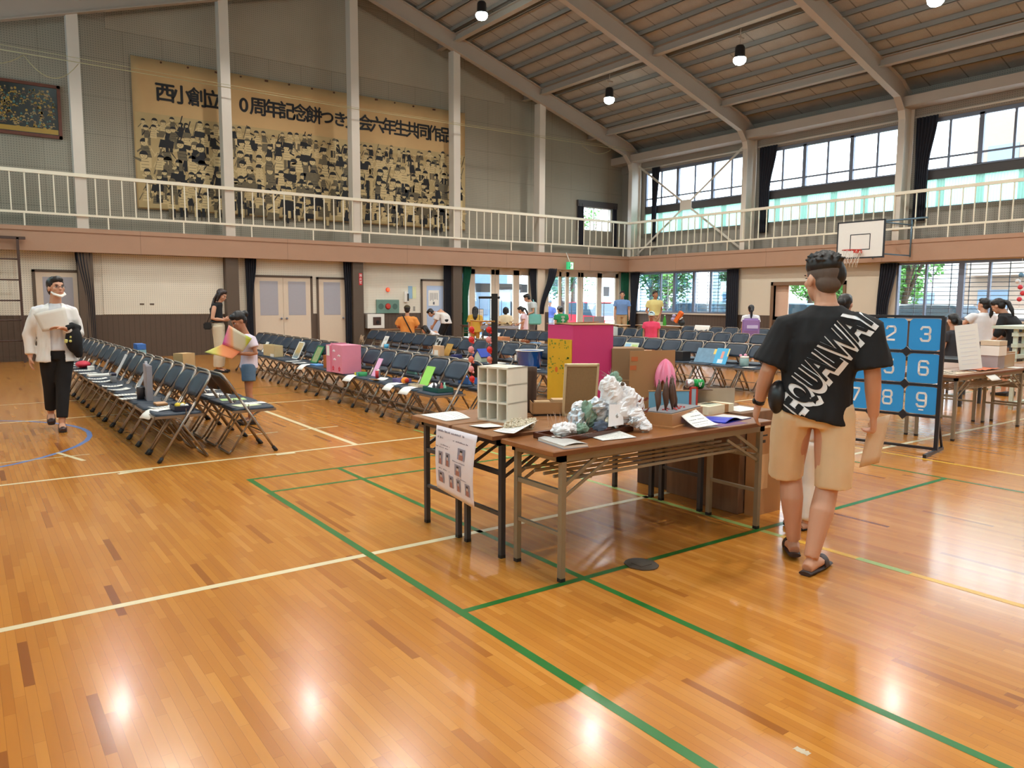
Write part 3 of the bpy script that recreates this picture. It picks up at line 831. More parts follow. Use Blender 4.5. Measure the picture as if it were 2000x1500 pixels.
row('C1', 10.27, 7.42, 18, .49, .055, -1, True, 'the row behind the cardboard boxes', 'chairs behind the cardboard boxes')
row('C1b', 10.37, 7.42, 18, .49, .055, 1, False, 'the row backing the cardboard-box row', 'chairs backing onto the boxes row')
row('D1', 13.65, 8.0, 15, .49, .02, -1, False, 'the row behind the pink-shirted child', 'chairs behind the pink-shirted child')
row('E1', 16.62, 8.6, 13, .49, .0, -1, False, 'the last row below the barred window', 'chairs of the last row')

# ------------------------------------------------------------------ folding tables
M_top = wood_mat('table_top_wood', (146, 92, 50), axis=0, rough=0.3, coat=0.2)
M_top2 = wood_mat('table_top_wood_dull', (150, 104, 66), axis=0, rough=0.4)
M_tan = mat('tan_steel', (150, 140, 120), 0.4, metal=0.35, var=0.05)
M_dk = mat('dark_grey_steel', (72, 74, 80), 0.4, metal=0.35, var=0.05)
M_lighttop = mat('cream_table_top', (212, 190, 160), 0.4, var=0.05)
def table(label, x, y, L, D, H_, m, top, shelf=True, group='folding tables', rz=0, full=True):
    t = thing('folding_table', label, 'table', (x, y, 0), rz, group)
    o = MB().box(0, L, 0, D, H_-.028, H_).build('tabletop', top, t); bevel(o, .004)
    MB().box(.0, L, -.003, .0, H_-.026, H_-.004).box(0, L, D, D+.003, H_-.026, H_-.004).build('edge_band', mat('brown_edge', (120, 74, 42), .5), t)
    MB().box(.06, L-.06, .02, .05, H_-.065, H_-.028).box(.06, L-.06, D-.05, D-.02, H_-.065, H_-.028).box(.06, .09, .02, D-.02, H_-.065, H_-.028).box(L-.09, L-.06, .02, D-.02, H_-.065, H_-.028).build('apron', m, t)
    for lx in (.09, L-.09):
        sg = 1 if lx < L/2 else -1
        for ly in (.035, D-.035):
            lg = MB().box(lx-.015, lx+.015, ly-.015, ly+.015, .012, H_-.03).build('leg', m, t)
            if full: MB().box(lx-.0155, lx+.0155, ly-.0155, ly+.0155, 0, .02).build('rubber_foot', M_rubber, lg)
            if full: MB().bar((lx, ly, H_-.20), (lx+sg*.26, ly, H_-.05), .012, .02).bar((lx, ly, H_-.26), (lx+sg*.32, ly, H_-.09), .008, .016).build('brace', m, t)
        MB().box(lx-.01, lx+.01, .035, D-.035, .24, .26).build('stretcher', m, t); MB().box(lx-.012, lx+.012, .035, D-.035, H_-.24, H_-.215).build('stretcher', m, t)
    if shelf:
        b = MB()
        for k in range(5): b.box(.12, L-.12, .06+(D-.12)*k/4-.006, .06+(D-.12)*k/4+.006, H_-.175, H_-.16)
        for lx in (.3, L-.3): b.box(lx-.006, lx+.006, .05, D-.05, H_-.18, H_-.172)
        b.build('wire_shelf', m, t)
    return t
TH, TH2 = .70, .715
table('wooden folding table with tan legs and slatted shelf, standing beside the man in black', 2.355, 2.905, 1.80, .455, TH, M_tan, M_top)
table('wooden folding table with dark grey legs, between the tan-legged table and another', 2.315, 3.385, 1.86, .43, TH2, M_dk, M_top2, False)
table('wooden folding table with dark grey legs, carrying the tall pink box', 2.315, 3.845, 1.86, .46, TH2, M_dk, M_top2, False)
table('wooden folding table with tan legs, just behind the blue number board', 8.32, 3.66, 1.8, .45, TH, M_tan, M_top2)
table('wooden folding table with tan legs, carrying the clear jar', 10.18, 3.66, 1.8, .45, TH, M_tan, M_top2)
table('wooden folding table with tan legs, pushed behind the number board table', 8.3, 4.14, 1.8, .45, TH, M_tan, M_top2)
table('brown folding table under the gable holding the upright white list', 12.15, 18.9, 1.8, .6, .72, M_tan, mat('dark_red_wood', (96, 62, 50), .4), True, full=False)
table('low brown folding table before the person in orange', 9.5, 19.6, 1.5, .5, .62, M_tan, M_top2, False, full=False)
table('cream folding table under the barred window holding the green bottle', 17.6, 15.2, 1.9, .5, .72, M_tan, M_lighttop, False, rz=pi/2, full=False)
table('pale folding table before the man in a blue polo', 16.9, 17.1, 1.5, .5, .72, M_tan, M_lighttop, False, rz=pi/2, full=False)

# ------------------------------------------------------------------ number board
M_nb = mat('black_board_frame', (30, 32, 40), 0.35, var=0.04)
M_blue = mat('sky_blue_panel', (34, 142, 214), 0.45, var=0.03, scale=6)
M_num = mat('white_numeral', (228, 228, 228), 0.5, var=0)
t = thing('number_board', 'black framed target board with nine blue panels numbered in white', 'target board', (7.61, 3.49, 0), atan2(.18, .984))
# local +y runs along the board away from the near post, local -x faces the hall
bw = .95
for nm, y in (('post', 0), ('post', bw)):
    MB().box(-.018, .018, y-.018, y+.018, 0.02, 1.315).build(nm, M_nb, t)
    MB().bar((-.36, y, .015), (.22, y, .015), .03, .03).build('foot', M_nb, t)
    MB().bar((.01, y, .38), (.20, y, .03), .02, .02).build('strut', M_nb, t)
for z in (1.315, .972, .652, .345): MB().box(-.014, .014, 0, bw, z-.012, z+.012).build('crossbar', M_nb, t)
MB().box(-.012, .012, 0, bw, .02, .045).build('crossbar', M_nb, t)
for z in (.345, .652, .972):
    for y in (.315, .63): MB().prism([(-.012, y-.05, z), (-.012, y, z+.05), (-.012, y+.05, z), (-.012, y, z-.05)], (.02, 0, 0)).build('corner_clip', M_nb, t)
DIG = {1: [[(-.4, .7), (0, 1), (0, -1)]], 2: [[(-1, .55), (-1, .7), (-.7, 1), (.7, 1), (1, .7), (1, .2), (-1, -.7), (-1, -1), (1, -1)]], 3: [[(-1, .6), (-1, .7), (-.7, 1), (.7, 1), (1, .7), (1, .25), (.75, 0), (-.3, 0)], [(.75, 0), (1, -.25), (1, -.7), (.7, -1), (-.7, -1), (-1, -.7), (-1, -.6)]],
       4: [[(.5, -1), (.5, 1), (-1, -.4), (1, -.4)]], 5: [[(1, 1), (-1, 1), (-1, .1), (.7, .1), (1, -.2), (1, -.7), (.7, -1), (-.7, -1), (-1, -.7), (-1, -.6)]], 6: [[(1, .6), (1, .7), (.7, 1), (-.7, 1), (-1, .7), (-1, -.7), (-.7, -1), (.7, -1), (1, -.7), (1, -.2), (.7, .1), (-1, .1)]],
       7: [[(-1, .7), (-1, 1), (1, 1), (1, .7), (-.2, -1)]], 8: [[(-.7, 1), (.7, 1), (1, .7), (1, .3), (.7, .03), (-.7, .03), (-1, .3), (-1, .7), (-.7, 1)], [(-.7, .03), (-1, -.3), (-1, -.7), (-.7, -1), (.7, -1), (1, -.7), (1, -.3), (.7, .03)]], 9: [[(-1, -.6), (-1, -.7), (-.7, -1), (.7, -1), (1, -.7), (1, .7), (.7, 1), (-.7, 1), (-1, .7), (-1, .2), (-.7, -.1), (1, -.1)]]}
def digit(k, P, yc, zc):
    b = MB(); w2, h2, th = .040, .066, .019
    for st in DIG[k]:
        pts = [(yc-a_*w2, zc+c_*h2) for a_, c_ in st]
        for p_, q_ in zip(pts[:-1], pts[1:]): b.bar((-.009, p_[0], p_[1]), (-.009, q_[0], q_[1]), th, .003, up=(1, 0, 0))
        for p_ in pts[1:-1]: b.cyl((-.0105, p_[0], p_[1]), (-.0075, p_[0], p_[1]), th/2, n=10)
    b.build('numeral', M_num, P)
k = 1
for z0, z1 in ((.99, 1.295), (.67, .955), (.365, .635)):
    for c in range(3):
        y1 = .93-.315*c; y0 = y1-.295
        P = MB().prism([(-.008, y, z) for y, z in rounded(y0, y1, z0, z1, .045)], (.014, 0, 0)).build('target_panel', M_blue, t)
        digit(k, P, (y0+y1)/2, (z0+z1)/2+.005)
        if k == 9: MB().box(-.0100, -.0085, (y0+y1)/2-.022, (y0+y1)/2+.022, z0+.035, z0+.047).build('numeral', M_num, P)
        k += 1

# ------------------------------------------------------------------ basketball backboard
M_bb = mat('white_backboard', (226, 224, 218), 0.4, var=0.03)
M_bbl = mat('black_board_line', (40, 44, 50), 0.5)
M_bbf = mat('blue_grey_pipe', (96, 122, 140), 0.4, metal=0.3)
M_red = mat('red_rim', (196, 58, 44), 0.4)
t = thing('basketball_backboard', 'white basketball backboard with red rim mounted before the balcony', 'basketball hoop', (18.7, 10.76, 0))
MB().box(0, .03, -.62, .62, 2.58, 3.5).build('board', M_bb, t)
b = MB()
for a in ((-.62, .62, 2.565, 2.60), (-.62, .62, 3.48, 3.515), (-.635, -.6, 2.565, 3.515), (.6, .635, 2.565, 3.515)): b.box(-.004, .034, *a)
for a in ((-.27, .27, 2.78, 2.80), (-.27, .27, 3.16, 3.18), (-.27, -.25, 2.78, 3.18), (.25, .27, 2.78, 3.18)): b.box(-.003, 0, *a)
b.build('board_lines', M_bbl, t)
b = MB(); b.tube([(-.36+.225*cos(a), .225*sin(a), 2.76) for a in [2*pi*i/24 for i in range(25)]], .01, 6); b.box(-.16, 0, -.07, .07, 2.7, 2.77); b.bar((-.1, .06, 2.76), (-.3, .2, 2.76), .012); b.bar((-.1, -.06, 2.76), (-.3, -.2, 2.76), .012)
b.build('rim', M_red, t)
b = MB()
for k in range(12):
    for s_ in (1, -1):
        b.tube([(-.36+(.22-.09*v)*cos(2*pi*k/12+s_*v*.9), (.22-.09*v)*sin(2*pi*k/12+s_*v*.9), 2.75-.42*v) for v in (0, .25, .5, .75, 1)], .004, 4)
b.build('net', mat('white_net_cord', (220, 216, 205), .8), t)
b = MB()
for y in (-.55, .45):
    for z in (3.44, 2.66): b.cyl((.03, y, z), (1.36, y-.05, z), .018, n=8)
for y in (-.6, .4): b.cyl((1.36, y, 2.62), (1.36, y, 3.62), .02, n=8)
b.cyl((1.36, -1.0, 3.6), (1.36, .6, 3.6), .025, n=8); b.bar((.1, -.55, 3.4), (1.3, .4, 3.44), .02)
b.build('mount_frame', M_bbf, t)

# ------------------------------------------------------------------ wall fixtures
def solo(o, label, cat, group=None): return tag(o, label, cat, group)
M_redg = mat('red_lamp_glow', (255, 70, 40), 0.4, var=0, emit=2.5)
t = thing('alarm_lamp', 'small red glowing alarm lamp on the white gable wall', 'alarm lamp', (10.44, YW, 1.76))
MB().ell((0, -.03, 0), (.05, .05, .05)).build('lens', M_redg, t); MB().cyl((0, 0, 0), (0, -.02, 0), .065).build('base', M_red, t)
t = thing('fire_alarm_panel', 'grey-green alarm panel with a red bell on the gable wall', 'alarm panel', (10.42, YW, 1.26))
MB().box(-.37, .37, -.05, 0, -.2, .2).build('plate', mat('grey_green_plate', (106, 140, 128), 0.5), t)
MB().cyl((0, -.05, 0), (0, -.09, 0), .095, .06, 20).build('bell', M_red, t)
for x in (-.23, .23): MB().cyl((x, -.05, 0), (x, -.056, 0), .085, n=20).build('speaker_grille', mat('dark_green_grille', (74, 104, 96), .6), t)
t = thing('wall_heater', 'white square box with a dark opening below the alarm panel', 'wall box', (9.95, YW, .83))
MB().box(-.27, .27, -.2, 0, -.21, .21).build('casing', M_whitep, t); MB().box(-.1, .16, -.204, -.2, -.12, .12).build('opening', mat('dark_brown_opening', (74, 52, 44), .5), t); MB().cyl((.05, -.205, -.03), (.05, -.22, -.03), .05).build('dial', M_black, t)
solo(MB().box(11.13, 11.27, YW-.006, YW, 1.5, 1.88).build('poster', mat('blue_poster', (150, 186, 214), .6)), 'pale blue poster on the gable wall beside the notice door', 'poster')
solo(MB().box(11.28, 11.4, YW-.006, YW, 1.5, 1.86).build('poster', mat('yellow_poster', (222, 224, 178), .6)), 'pale yellow poster beside the blue poster on the gable wall', 'poster')
t = thing('wall_telephone', 'white wall telephone beside the posters on the gable', 'telephone', (11.04, YW, 1.55)); MB().box(-.06, .06, -.06, 0, -.16, .16).build('body', M_whitep, t); MB().box(.03, .065, -.09, -.06, -.12, .1).build('handset', M_black, t)
solo(MB().box(11.3, 11.36, YW-.01, YW, 1.12, 1.26).build('light_switch', mat('grey_switch', (150, 146, 138), .5)), 'small grey switch plate on the gable wall by the door', 'switch')
t = thing('extinguisher_sign', 'red vertical sign with white characters on the brown post', 'sign', (9.45, YW-.252, 2.05))
MB().box(-.05, .05, -.004, 0, -.17, .17).build('plate', mat('sign_red', (196, 34, 44), .5), t)
for i, ch in enumerate('消火器'): text_mesh(ch, .085, M_num, t, 'lettering', (0, -.006, .1-.1*i), (pi/2, 0, 0), .0005, .001)
t = thing('exit_sign', 'green lit exit sign with running figure hanging below the balcony', 'exit sign', (17.1, YG-.3, 0))
M_exit = mat('exit_green_glow', (60, 200, 130), .5, var=0, emit=.35); M_exw = mat('exit_white_glow', (240, 255, 245), .5, var=0, emit=.9)
MB().box(-.13, .13, -.04, .04, 2.53, 2.78).build('lamp_box', M_exit, t)
b = MB(); b.box(.0, .11, -.043, -.04, 2.55, 2.76); b.build('doorway_symbol', M_exw, t)
b = MB(); b.ell((.05, -.046, 2.715), (.018, .004, .018), 10, 6)
for p0, p1 in (((.045, 2.69), (.02, 2.63)), ((.045, 2.685), (.085, 2.66)), ((.04, 2.685), (-.01, 2.675)), ((.02, 2.63), (.06, 2.59)), ((.06, 2.59), (.05, 2.54)), ((.02, 2.63), (-.03, 2.6)), ((-.03, 2.6), (-.07, 2.6))): b.bar((p0[0], -.045, p0[1]), (p1[0], -.045, p1[1]), .004, .018, up=(0, 0, 1) if abs(p0[0]-p1[0]) > abs(p0[1]-p1[1]) else (1, 0, 0))
b.build('running_figure', mat('exit_green', (20, 140, 80), .5), t)
MB().cyl((0, 0, 2.78), (0, .2, 3.1), .012).build('hanger', M_whitep, t)
# wall bars / ladder at the frame edge
t = thing('wall_ladder', 'dark steel climbing ladder standing before the gable wall', 'ladder', (0, YG-.2, 0))
M_lad = mat('dark_brown_steel', (84, 66, 60), .5, metal=.3)
for x in (.15, 1.12): MB().box(x-.025, x+.025, -.03, .03, 0, 2.8).build('upright', M_lad, t)
MB().box(0, 1.27, -.03, .03, 2.76, 2.82).build('top_bar', M_lad, t)
for z in (.5, .96, 1.4, 1.86, 2.32): MB().cyl((.15, 0, z), (1.12, 0, z), .016, n=8).build('rung', M_lad, t)
# cable with loops strung across the hall
M_wire = mat('pale_cable', (176, 164, 122), .5)
b = MB(); zc, yw = 6.77, YG-.3
b.tube([(XL+.4, yw, zc+.02), (9.3, yw, zc-.04), (XR-.1, yw, zc+.05)], .010, 5); b.tube([(XL+.4, yw-.08, zc+.12), (9.3, yw-.08, zc-.02), (XR-.1, yw-.08, zc+.1)], .006, 5)
def loop(x0, x1, dz): b.tube([(x0+(x1-x0)*k/10, yw, zc-.03-dz*4*(k/10)*(1-k/10)) for k in range(11)], .008, 5)
loop(0.2, 1.45, .28); loop(1.45, 2.5, .4); loop(17.6, 18.9, .2)
solo(b.build('hanging_cable', M_wire), 'pale cable with drooping loops strung across before the banner wall', 'cable')

# ------------------------------------------------------------------ banner with children's drawings
M_cloth = mat('aged_banner_cloth', (196, 162, 114), .85, var=.12, scale=1.6)
M_drawp = mat('aged_drawing_paper', (178, 156, 112), .85, var=.16, scale=1.8)
M_ink = mat('black_ink', (24, 24, 28), .7); M_ink2 = mat('grey_ink_wash', (104, 94, 74), .8, var=.2); M_ink3 = mat('pale_ink_wash', (202, 180, 134), .8, var=.1)
BX0, BX1, BZ0, BZ1, BZM = 3.80, 13.63, 3.74, 7.48, 6.25
YBN = YG+1.0-.06
t = thing('school_banner', 'wide tan banner with brushed black characters above monochrome drawings of children', 'banner', (BX0, YBN, BZ0))
bwid, bhei = BX1-BX0, BZ1-BZ0; zm = BZM-BZ0
b = MB()
b.sheet(lambda u, v: (bwid*u, .004*sin(u*40)+.003*sin(v*9+u*13), bhei*v+(-.02*sin(pi*u)*v)), 40, 12)
cl = b.build('cloth', M_cloth, t); baked(cl, [('SOLIDIFY', {'thickness': .006})])
b = MB(); b.box(.03, bwid-.02, -.022, -.014, .03, zm-.12); b.build('drawing_sheet', M_drawp, t)
def figset(seed):
    r = random.Random(seed); b = MB(); yk = -.024
    def disc(x, z, rx, rz_, mi, y, a0=0, a1=2*pi, n=10):
        b.mi = mi; pts = [(x+rx*cos(a0+(a1-a0)*i/n), y, z+rz_*sin(a0+(a1-a0)*i/n)) for i in range(n+(0 if a1-a0 > 6 else 1))]
        b.poly(pts)
    def quad(pts, mi, y): b.mi = mi; b.poly([(p_[0], y, p_[1]) for p_ in pts])
    L_ = 0
    for k in range(46):
        x, z = r.uniform(.2, bwid-.9), r.uniform(.15, zm-.6); w2, h2 = r.uniform(.2, .7), r.uniform(.15, .4); quad([(x, z), (x+w2, z+r.uniform(-.05, .05)), (x+w2*.9, z+h2), (x+.05, z+h2*.9)], r.choice([1, 1, 2, 0]), yk+.0012+.00004*k)
    for rowz, sc_, cnt in ((zm-.30, .36, 44), (zm-.62, .42, 40), (zm-.98, .56, 34), (zm-1.32, .52, 36), (zm-1.66, .46, 44), (.62, .46, 44), (.36, .44, 46)):
        for k in range(cnt):
            x = .15+(bwid-.3)*(k+r.uniform(.2, .8))/cnt; z = rowz+r.uniform(-.08, .1); s_ = sc_*r.uniform(.8, 1.25)
            y = yk-.0004*(L_ % 12); L_ += 1
            lean = r.uniform(-.1, .1)*s_
            # body, arms, legs
            bm_ = r.choice([0, 1, 1, 2, 2, 2, 0])
            quad([(x-.2*s_, z-.5*s_), (x+.2*s_, z-.5*s_), (x+.16*s_+lean, z), (x-.16*s_+lean, z)], bm_, y)
            if r.random() < .55:
                quad([(x-.17*s_, z-.95*s_), (x-.03*s_, z-.95*s_), (x-.02*s_, z-.5*s_), (x-.17*s_, z-.5*s_)], r.choice([0, 1, 2]), y); quad([(x+.03*s_, z-.95*s_), (x+.17*s_, z-.95*s_), (x+.17*s_, z-.5*s_), (x+.02*s_, z-.5*s_)], r.choice([0, 1, 2]), y)
            for sg in (-1, 1):
                ex, ez = x+sg*r.uniform(.25, .45)*s_, z-r.uniform(-.1, .5)*s_
                quad([(x+sg*.14*s_, z-.02*s_), (ex, ez), (ex+.02*s_, ez-.07*s_), (x+sg*.16*s_, z-.14*s_)], r.choice([0, 1, 2, 2]), y-.0002)
            if bm_ != 0:
                for q in range(3): quad([(x-.15*s_, z-(.1+.13*q)*s_), (x+.15*s_, z-(.1+.13*q)*s_), (x+.15*s_, z-(.115+.13*q)*s_), (x-.15*s_, z-(.115+.13*q)*s_)], 0, y-.0003)
            # head
            hx, hz, hr = x+lean*1.2, z+.14*s_, .145*s_
            disc(hx, hz, hr*1.12, hr*1.15, 0, y-.0004); disc(hx, hz-.012*s_, hr, hr, 2, y-.0006)
            disc(hx, hz+.03*s_, hr*1.15, hr*1.1, 0 if r.random() < .75 else 1, y-.0008, .1*r.uniform(-1, 1), pi+.1*r.uniform(-1, 1))
            for sg in (-1, 1): disc(hx+sg*.05*s_, hz-.02*s_, .013*s_, .018*s_, 0, y-.001, n=6)
            quad([(hx-.03*s_, hz-.08*s_), (hx+.03*s_, hz-.08*s_), (hx+.025*s_, hz-.092*s_), (hx-.025*s_, hz-.092*s_)], 0, y-.001)
            if r.random() < .25: quad([(x+.3*s_, z-.6*s_), (x+.36*s_, z-.6*s_), (x+.7*s_, z+.5*s_), (x+.62*s_, z+.5*s_)], r.choice([0, 1]), y-.0002)
            if r.random() < .16: quad([(x-.5*s_, z-.75*s_), (x+.2*s_, z-.75*s_), (x+.25*s_, z-.4*s_), (x-.4*s_, z-.35*s_)], r.choice([0, 1]), y-.0013)
    return b
figset(5).build('children_drawing', [M_ink, M_ink2, M_ink3], t, recalc=False)
chars = '西小創立 0周年記念餅つき大会六年生共同作品'
n = len(chars); x0c, x1c = .55, 9.25
for i, ch in enumerate(chars):
    if ch == ' ': continue
    x = x0c+.22+(x1c-x0c-.4)*i/(n-1)
    z = 6.66-BZ0+.0*i
    o = text_mesh(ch, .50 if ch not in 'つき' else .44, M_ink, t, 'lettering', (x, -.016, z), (pi/2, 0, 0), .001, 0)
    bm = bmesh.new(); bm.from_mesh(o.data); g0 = bm.verts[:]+bm.edges[:]+bm.faces[:]
    for q, (dx_, dy_) in enumerate(((.014, 0), (-.012, .0), (0, .012), (.004, -.012))):
        d_ = bmesh.ops.duplicate(bm, geom=g0); bmesh.ops.translate(bm, verts=[e for e in d_['geom'] if isinstance(e, bmesh.types.BMVert)], vec=(dx_, dy_, .0004*(q+1)))
    bm.to_mesh(o.data); bm.free()
for i in range(14):
    b = MB(); b.cyl((.7+i*.66+R.uniform(-.1, .1), -.02, bhei-.05-R.uniform(0, .03)), (.7+i*.66, 0, bhei-.06), .025, n=8); b.build('banner_tack', mat('brown_tack', (90, 56, 36), .5), t)
# framed group picture by the frame edge
t = thing('framed_picture', 'dark framed mosaic picture of many small figures on the grey gable wall', 'picture', (.1, YBN, 5.28))
PW, PH = 2.09, 1.15
b = MB()
for a in ((-.04, PW+.04, -.04, .03), (-.04, PW+.04, PH-.03, PH+.04), (-.04, .03, -.04, PH+.04), (PW-.03, PW+.04, -.04, PH+.04)): b.box(a[0], a[1], -.03, .03, a[2], a[3])
b.build('frame', wood_mat('red_brown_frame', (104, 52, 34)), t)
MB().box(0, PW, -.008, 0.01, 0, PH).build('picture_ground', mat('dark_picture_ground', (26, 32, 30), .3, var=.4, scale=6), t)
b = MB(); r = random.Random(3)
b.mi = 1; b.box(.2, PW-.04, -.012, -.009, .05, .16)
for k in range(230):
    x, z = r.uniform(.08, PW-.1), r.uniform(.2, PH-.12); s_ = r.uniform(.03, .055); b.mi = r.choice([0, 0, 1, 2])
    b.poly([(x+s_*.5*cos(a), -.011, z+s_*.6*sin(a)) for a in [2*pi*i/7 for i in range(7)]])
    b.mi = r.choice([0, 1, 3])
    b.poly([(x-s_, -.0105, z-s_*2.2), (x-s_*.3, -.0105, z-s_*.9), (x+s_*.1, -.0105, z-s_*1.6)]); b.poly([(x+s_, -.0105, z-s_*2.2), (x+s_*.3, -.0105, z-s_*.9), (x-s_*.1, -.0105, z-s_*1.4)])
b.build('picture_figures', [mat('picture_tan', (160, 132, 84), .4), mat('picture_gold', (172, 136, 52), .4), mat('picture_teal', (70, 110, 104), .4), mat('picture_brown', (100, 70, 50), .4)], t, recalc=False)
# ------------------------------------------------------------------ exhibits on the three tables
from mathutils import noise as mn
M_wwood = wood_mat('whitewashed_wood', (238, 230, 214), axis=2, var=.06, rough=.6)
M_card = mat('brown_cardboard', (176, 132, 88), .8, var=.06, scale=5)
M_card2 = mat('dull_cardboard', (150, 118, 84), .8, var=.06, scale=5)
M_text = mat('printed_text_grey', (120, 120, 128), .8, var=0)
def sheet_paper(name, label, cat, corners, m=None, thick=.0012, curl=None, bend=0.0, textl=0, group=None, nu=10, nv=10):
    """paper through four corner points a,b,c,d (a-b near edge); curl(u,v) gives a lift in z"""
    a, b_, c, d = [Vector(q) for q in corners]; o0 = (a+b_+c+d)/4
    def fn(u, v):
        q = (a*(1-u)+b_*u)*(1-v)+(d*(1-u)+c*u)*v
        if curl: q = q+Vector(curl(u, v))
        return q-o0
    t = thing(name, label, cat, o0, group=group)
    k = MB(); k.sheet(fn, nu, nv); s_ = k.build('sheet', m or M_paper, t); baked(s_, [('SOLIDIFY', {'thickness': thick, 'offset': 0})])
    if textl:
        k = MB(); r = random.Random(len(label)+textl)
        n = (b_-a).cross(d-a); n.normalize(); n = n if n.z >= 0 else -n
        for i in range(textl):
            v = .88-.76*i/max(1, textl-1); u = .1
            while u < .88:
                w_ = r.uniform(.03, .1)
                if r.random() < .8:
                    q = [fn(u, v)+n*.0016, fn(min(.9, u+w_), v)+n*.0016, fn(min(.9, u+w_), v+.016)+n*.0016, fn(u, v+.016)+n*.0016]; k.poly(q)
                u += w_+.015
        k.build('writing', M_text, s_, recalc=False)
    return t
# cubby shelf
a = atan2(.06, .23)
t = thing('cubby_shelf', 'whitewashed wooden cubby shelf with nine open squares standing upright on the table', 'display shelf', (2.565, 3.915, TH2), a)
w_, h_, d_, th = .245, .335, .19, .011   # local: -y runs along the width, +x is depth, front faces -x
MB().box(0, d_, -w_, -w_+th, 0, h_).build('side_board', M_wwood, t); MB().box(0, d_, -th, 0, 0, h_).build('side_board', M_wwood, t)
for z in (0, h_/3, 2*h_/3, h_-th): MB().box(0, d_, -w_, 0, z, z+th).build('shelf_board', M_wwood, t)
for k in (1, 2): MB().box(0, d_, -w_*k/3-th/2, -w_*k/3+th/2, 0, h_ if k == 1 else h_).build('divider', M_wwood, t)
b = MB()
for r_ in range(3):
    for c_ in range(3):
        if (r_, c_) in ((2, 1), (0, 2)): continue
        b.box(d_-.005, d_, -w_*(c_+1)/3, -w_*c_/3, h_*r_/3, h_*(r_+1)/3)
b.build('back_panel', M_wwood, t)
# bark rod
t = thing('bark_log', 'short upright length of dark brown bark standing behind the cubby shelf', 'log', (3.03, 3.99, TH2))
b = MB(); b.loft([[((.043+.006*mn.noise((cos(2*pi*k/20)*3, sin(2*pi*k/20)*3, z*6)))*cos(2*pi*k/20), (.043+.006*mn.noise((cos(2*pi*k/20)*3, sin(2*pi*k/20)*3, z*6)))*sin(2*pi*k/20), z) for k in range(20)] for z in [i*.03 for i in range(11)]])
b.build('bark', wood_mat('dark_bark', (70, 50, 38), axis=2, var=.35, rough=.9, scale=3), t); MB().cyl((0, 0, .3), (0, 0, .302), .036, n=20).build('cut_face', mat('dark_cut_wood', (58, 36, 26), .8), t)
# ornament stand
t = thing('ornament_stand', 'tall black post with a crossbar carrying hanging strings of red ball ornaments', 'hanging ornament stand', (2.84, 4.13, TH2), radians(-38))
MB().box(-.02, .02, -.02, .02, 0, .78).build('post', M_black, t); MB().box(-.09, .09, -.07, .07, 0, .012).build('base', M_black, t)
MB().cyl((-.105, 0, .755), (.035, 0, .755), .008, n=8).build('crossbar', M_black, t)
M_gold = mat('gilt_wire', (196, 150, 90), .35, metal=.6)
b = MB()
for x0, x1 in ((-.10, -.03),):
    b.tube([(x0, 0, .75), (x0, 0, .62), (x0, 0, .60)], .002, 5); b.tube([(x1, 0, .75), (x1, 0, .62), (x1, 0, .6)], .002, 5)
b.build('wire_hook', M_dk, t)
MB().tube([(-.16, -.01, .605), (-.1, 0, .6), (0.0, -.025, .6), (.0, -.03, .6)], .006, 6).build('string_bar', M_gold, t)
M_orn = [mat('ornament_red', (214, 36, 36), .35, var=.15, scale=40), mat('ornament_pink', (232, 150, 150), .4, var=.25, scale=60), mat('ornament_flower', (214, 110, 90), .4, var=.4, scale=80)]
for x0 in (-.15, -.035):
    MB().tube([(x0, -.02, .6), (x0, -.02, .22)], .0015, 5).build('cord', M_red, t)
    for k in range(6):
        z = .545-.065*k
        b = MB(); rr = .019; b.ell((x0+R.uniform(-.004, .004), -.02, z), (rr, rr, rr*1.15), 12, 8); b.ell((x0+.012, -.026, z-.02), .008, 8, 6)
        b.build('ball_ornament', M_orn[[0, 0, 1, 2, 1, 0][k] if x0 < -.1 else [0, 1, 0, 2, 1, 0][k]], t)
# tall pink box
t = thing('tall_pink_box', 'tall box wrapped in bright pink paper with a yellow sheet on one side', 'box', (3.385, 3.975, TH2))
M_pink = mat('pink_wrapping', (214, 60, 122), .55, var=.07, scale=4); M_yel = mat('yellow_sheet', (222, 170, 26), .6, var=.12, scale=9)
BH = .575
MB().box(0, .375, 0, .275, 0, BH-.006).build('carton', M_pink, t)
MB().box(-.004, -.0005, .008, .272, 0, BH-.105).build('yellow_sheet', M_yel, t)
b = MB(); b.poly([(-.006, -.004, BH), (.385, -.004, BH-.004), (.385, .12, BH+.004), (-.006, .13, BH+.006)]); b.poly([(-.006, .285, BH+.002), (.385, .285, BH-.002), (.385, .16, BH+.012), (-.006, .15, BH+.008)])
o = b.build('top_flap', M_card, t); baked(o, [('SOLIDIFY', {'thickness': .004})])
b = MB(); r = random.Random(4)
for k in range(46):
    y, z = r.uniform(.03, .25), r.choice([r.uniform(.40, .46), r.uniform(.22, .34), r.uniform(.22, .34)]); b.box(-.0052, -.004, y, y+r.uniform(.004, .02), z, z+r.uniform(.003, .014))
gw_ = b.build('lettering', mat('green_marker', (120, 140, 40), .7), t); gw_['kind'] = 'stuff'
b = MB(); b.poly([(-.005, .17+.016*cos(a_), .255+.02*sin(a_)) for a_ in [2*pi*i/14 for i in range(14)]]); b.build('orange_spot', mat('orange_marker', (224, 110, 26), .7), t)
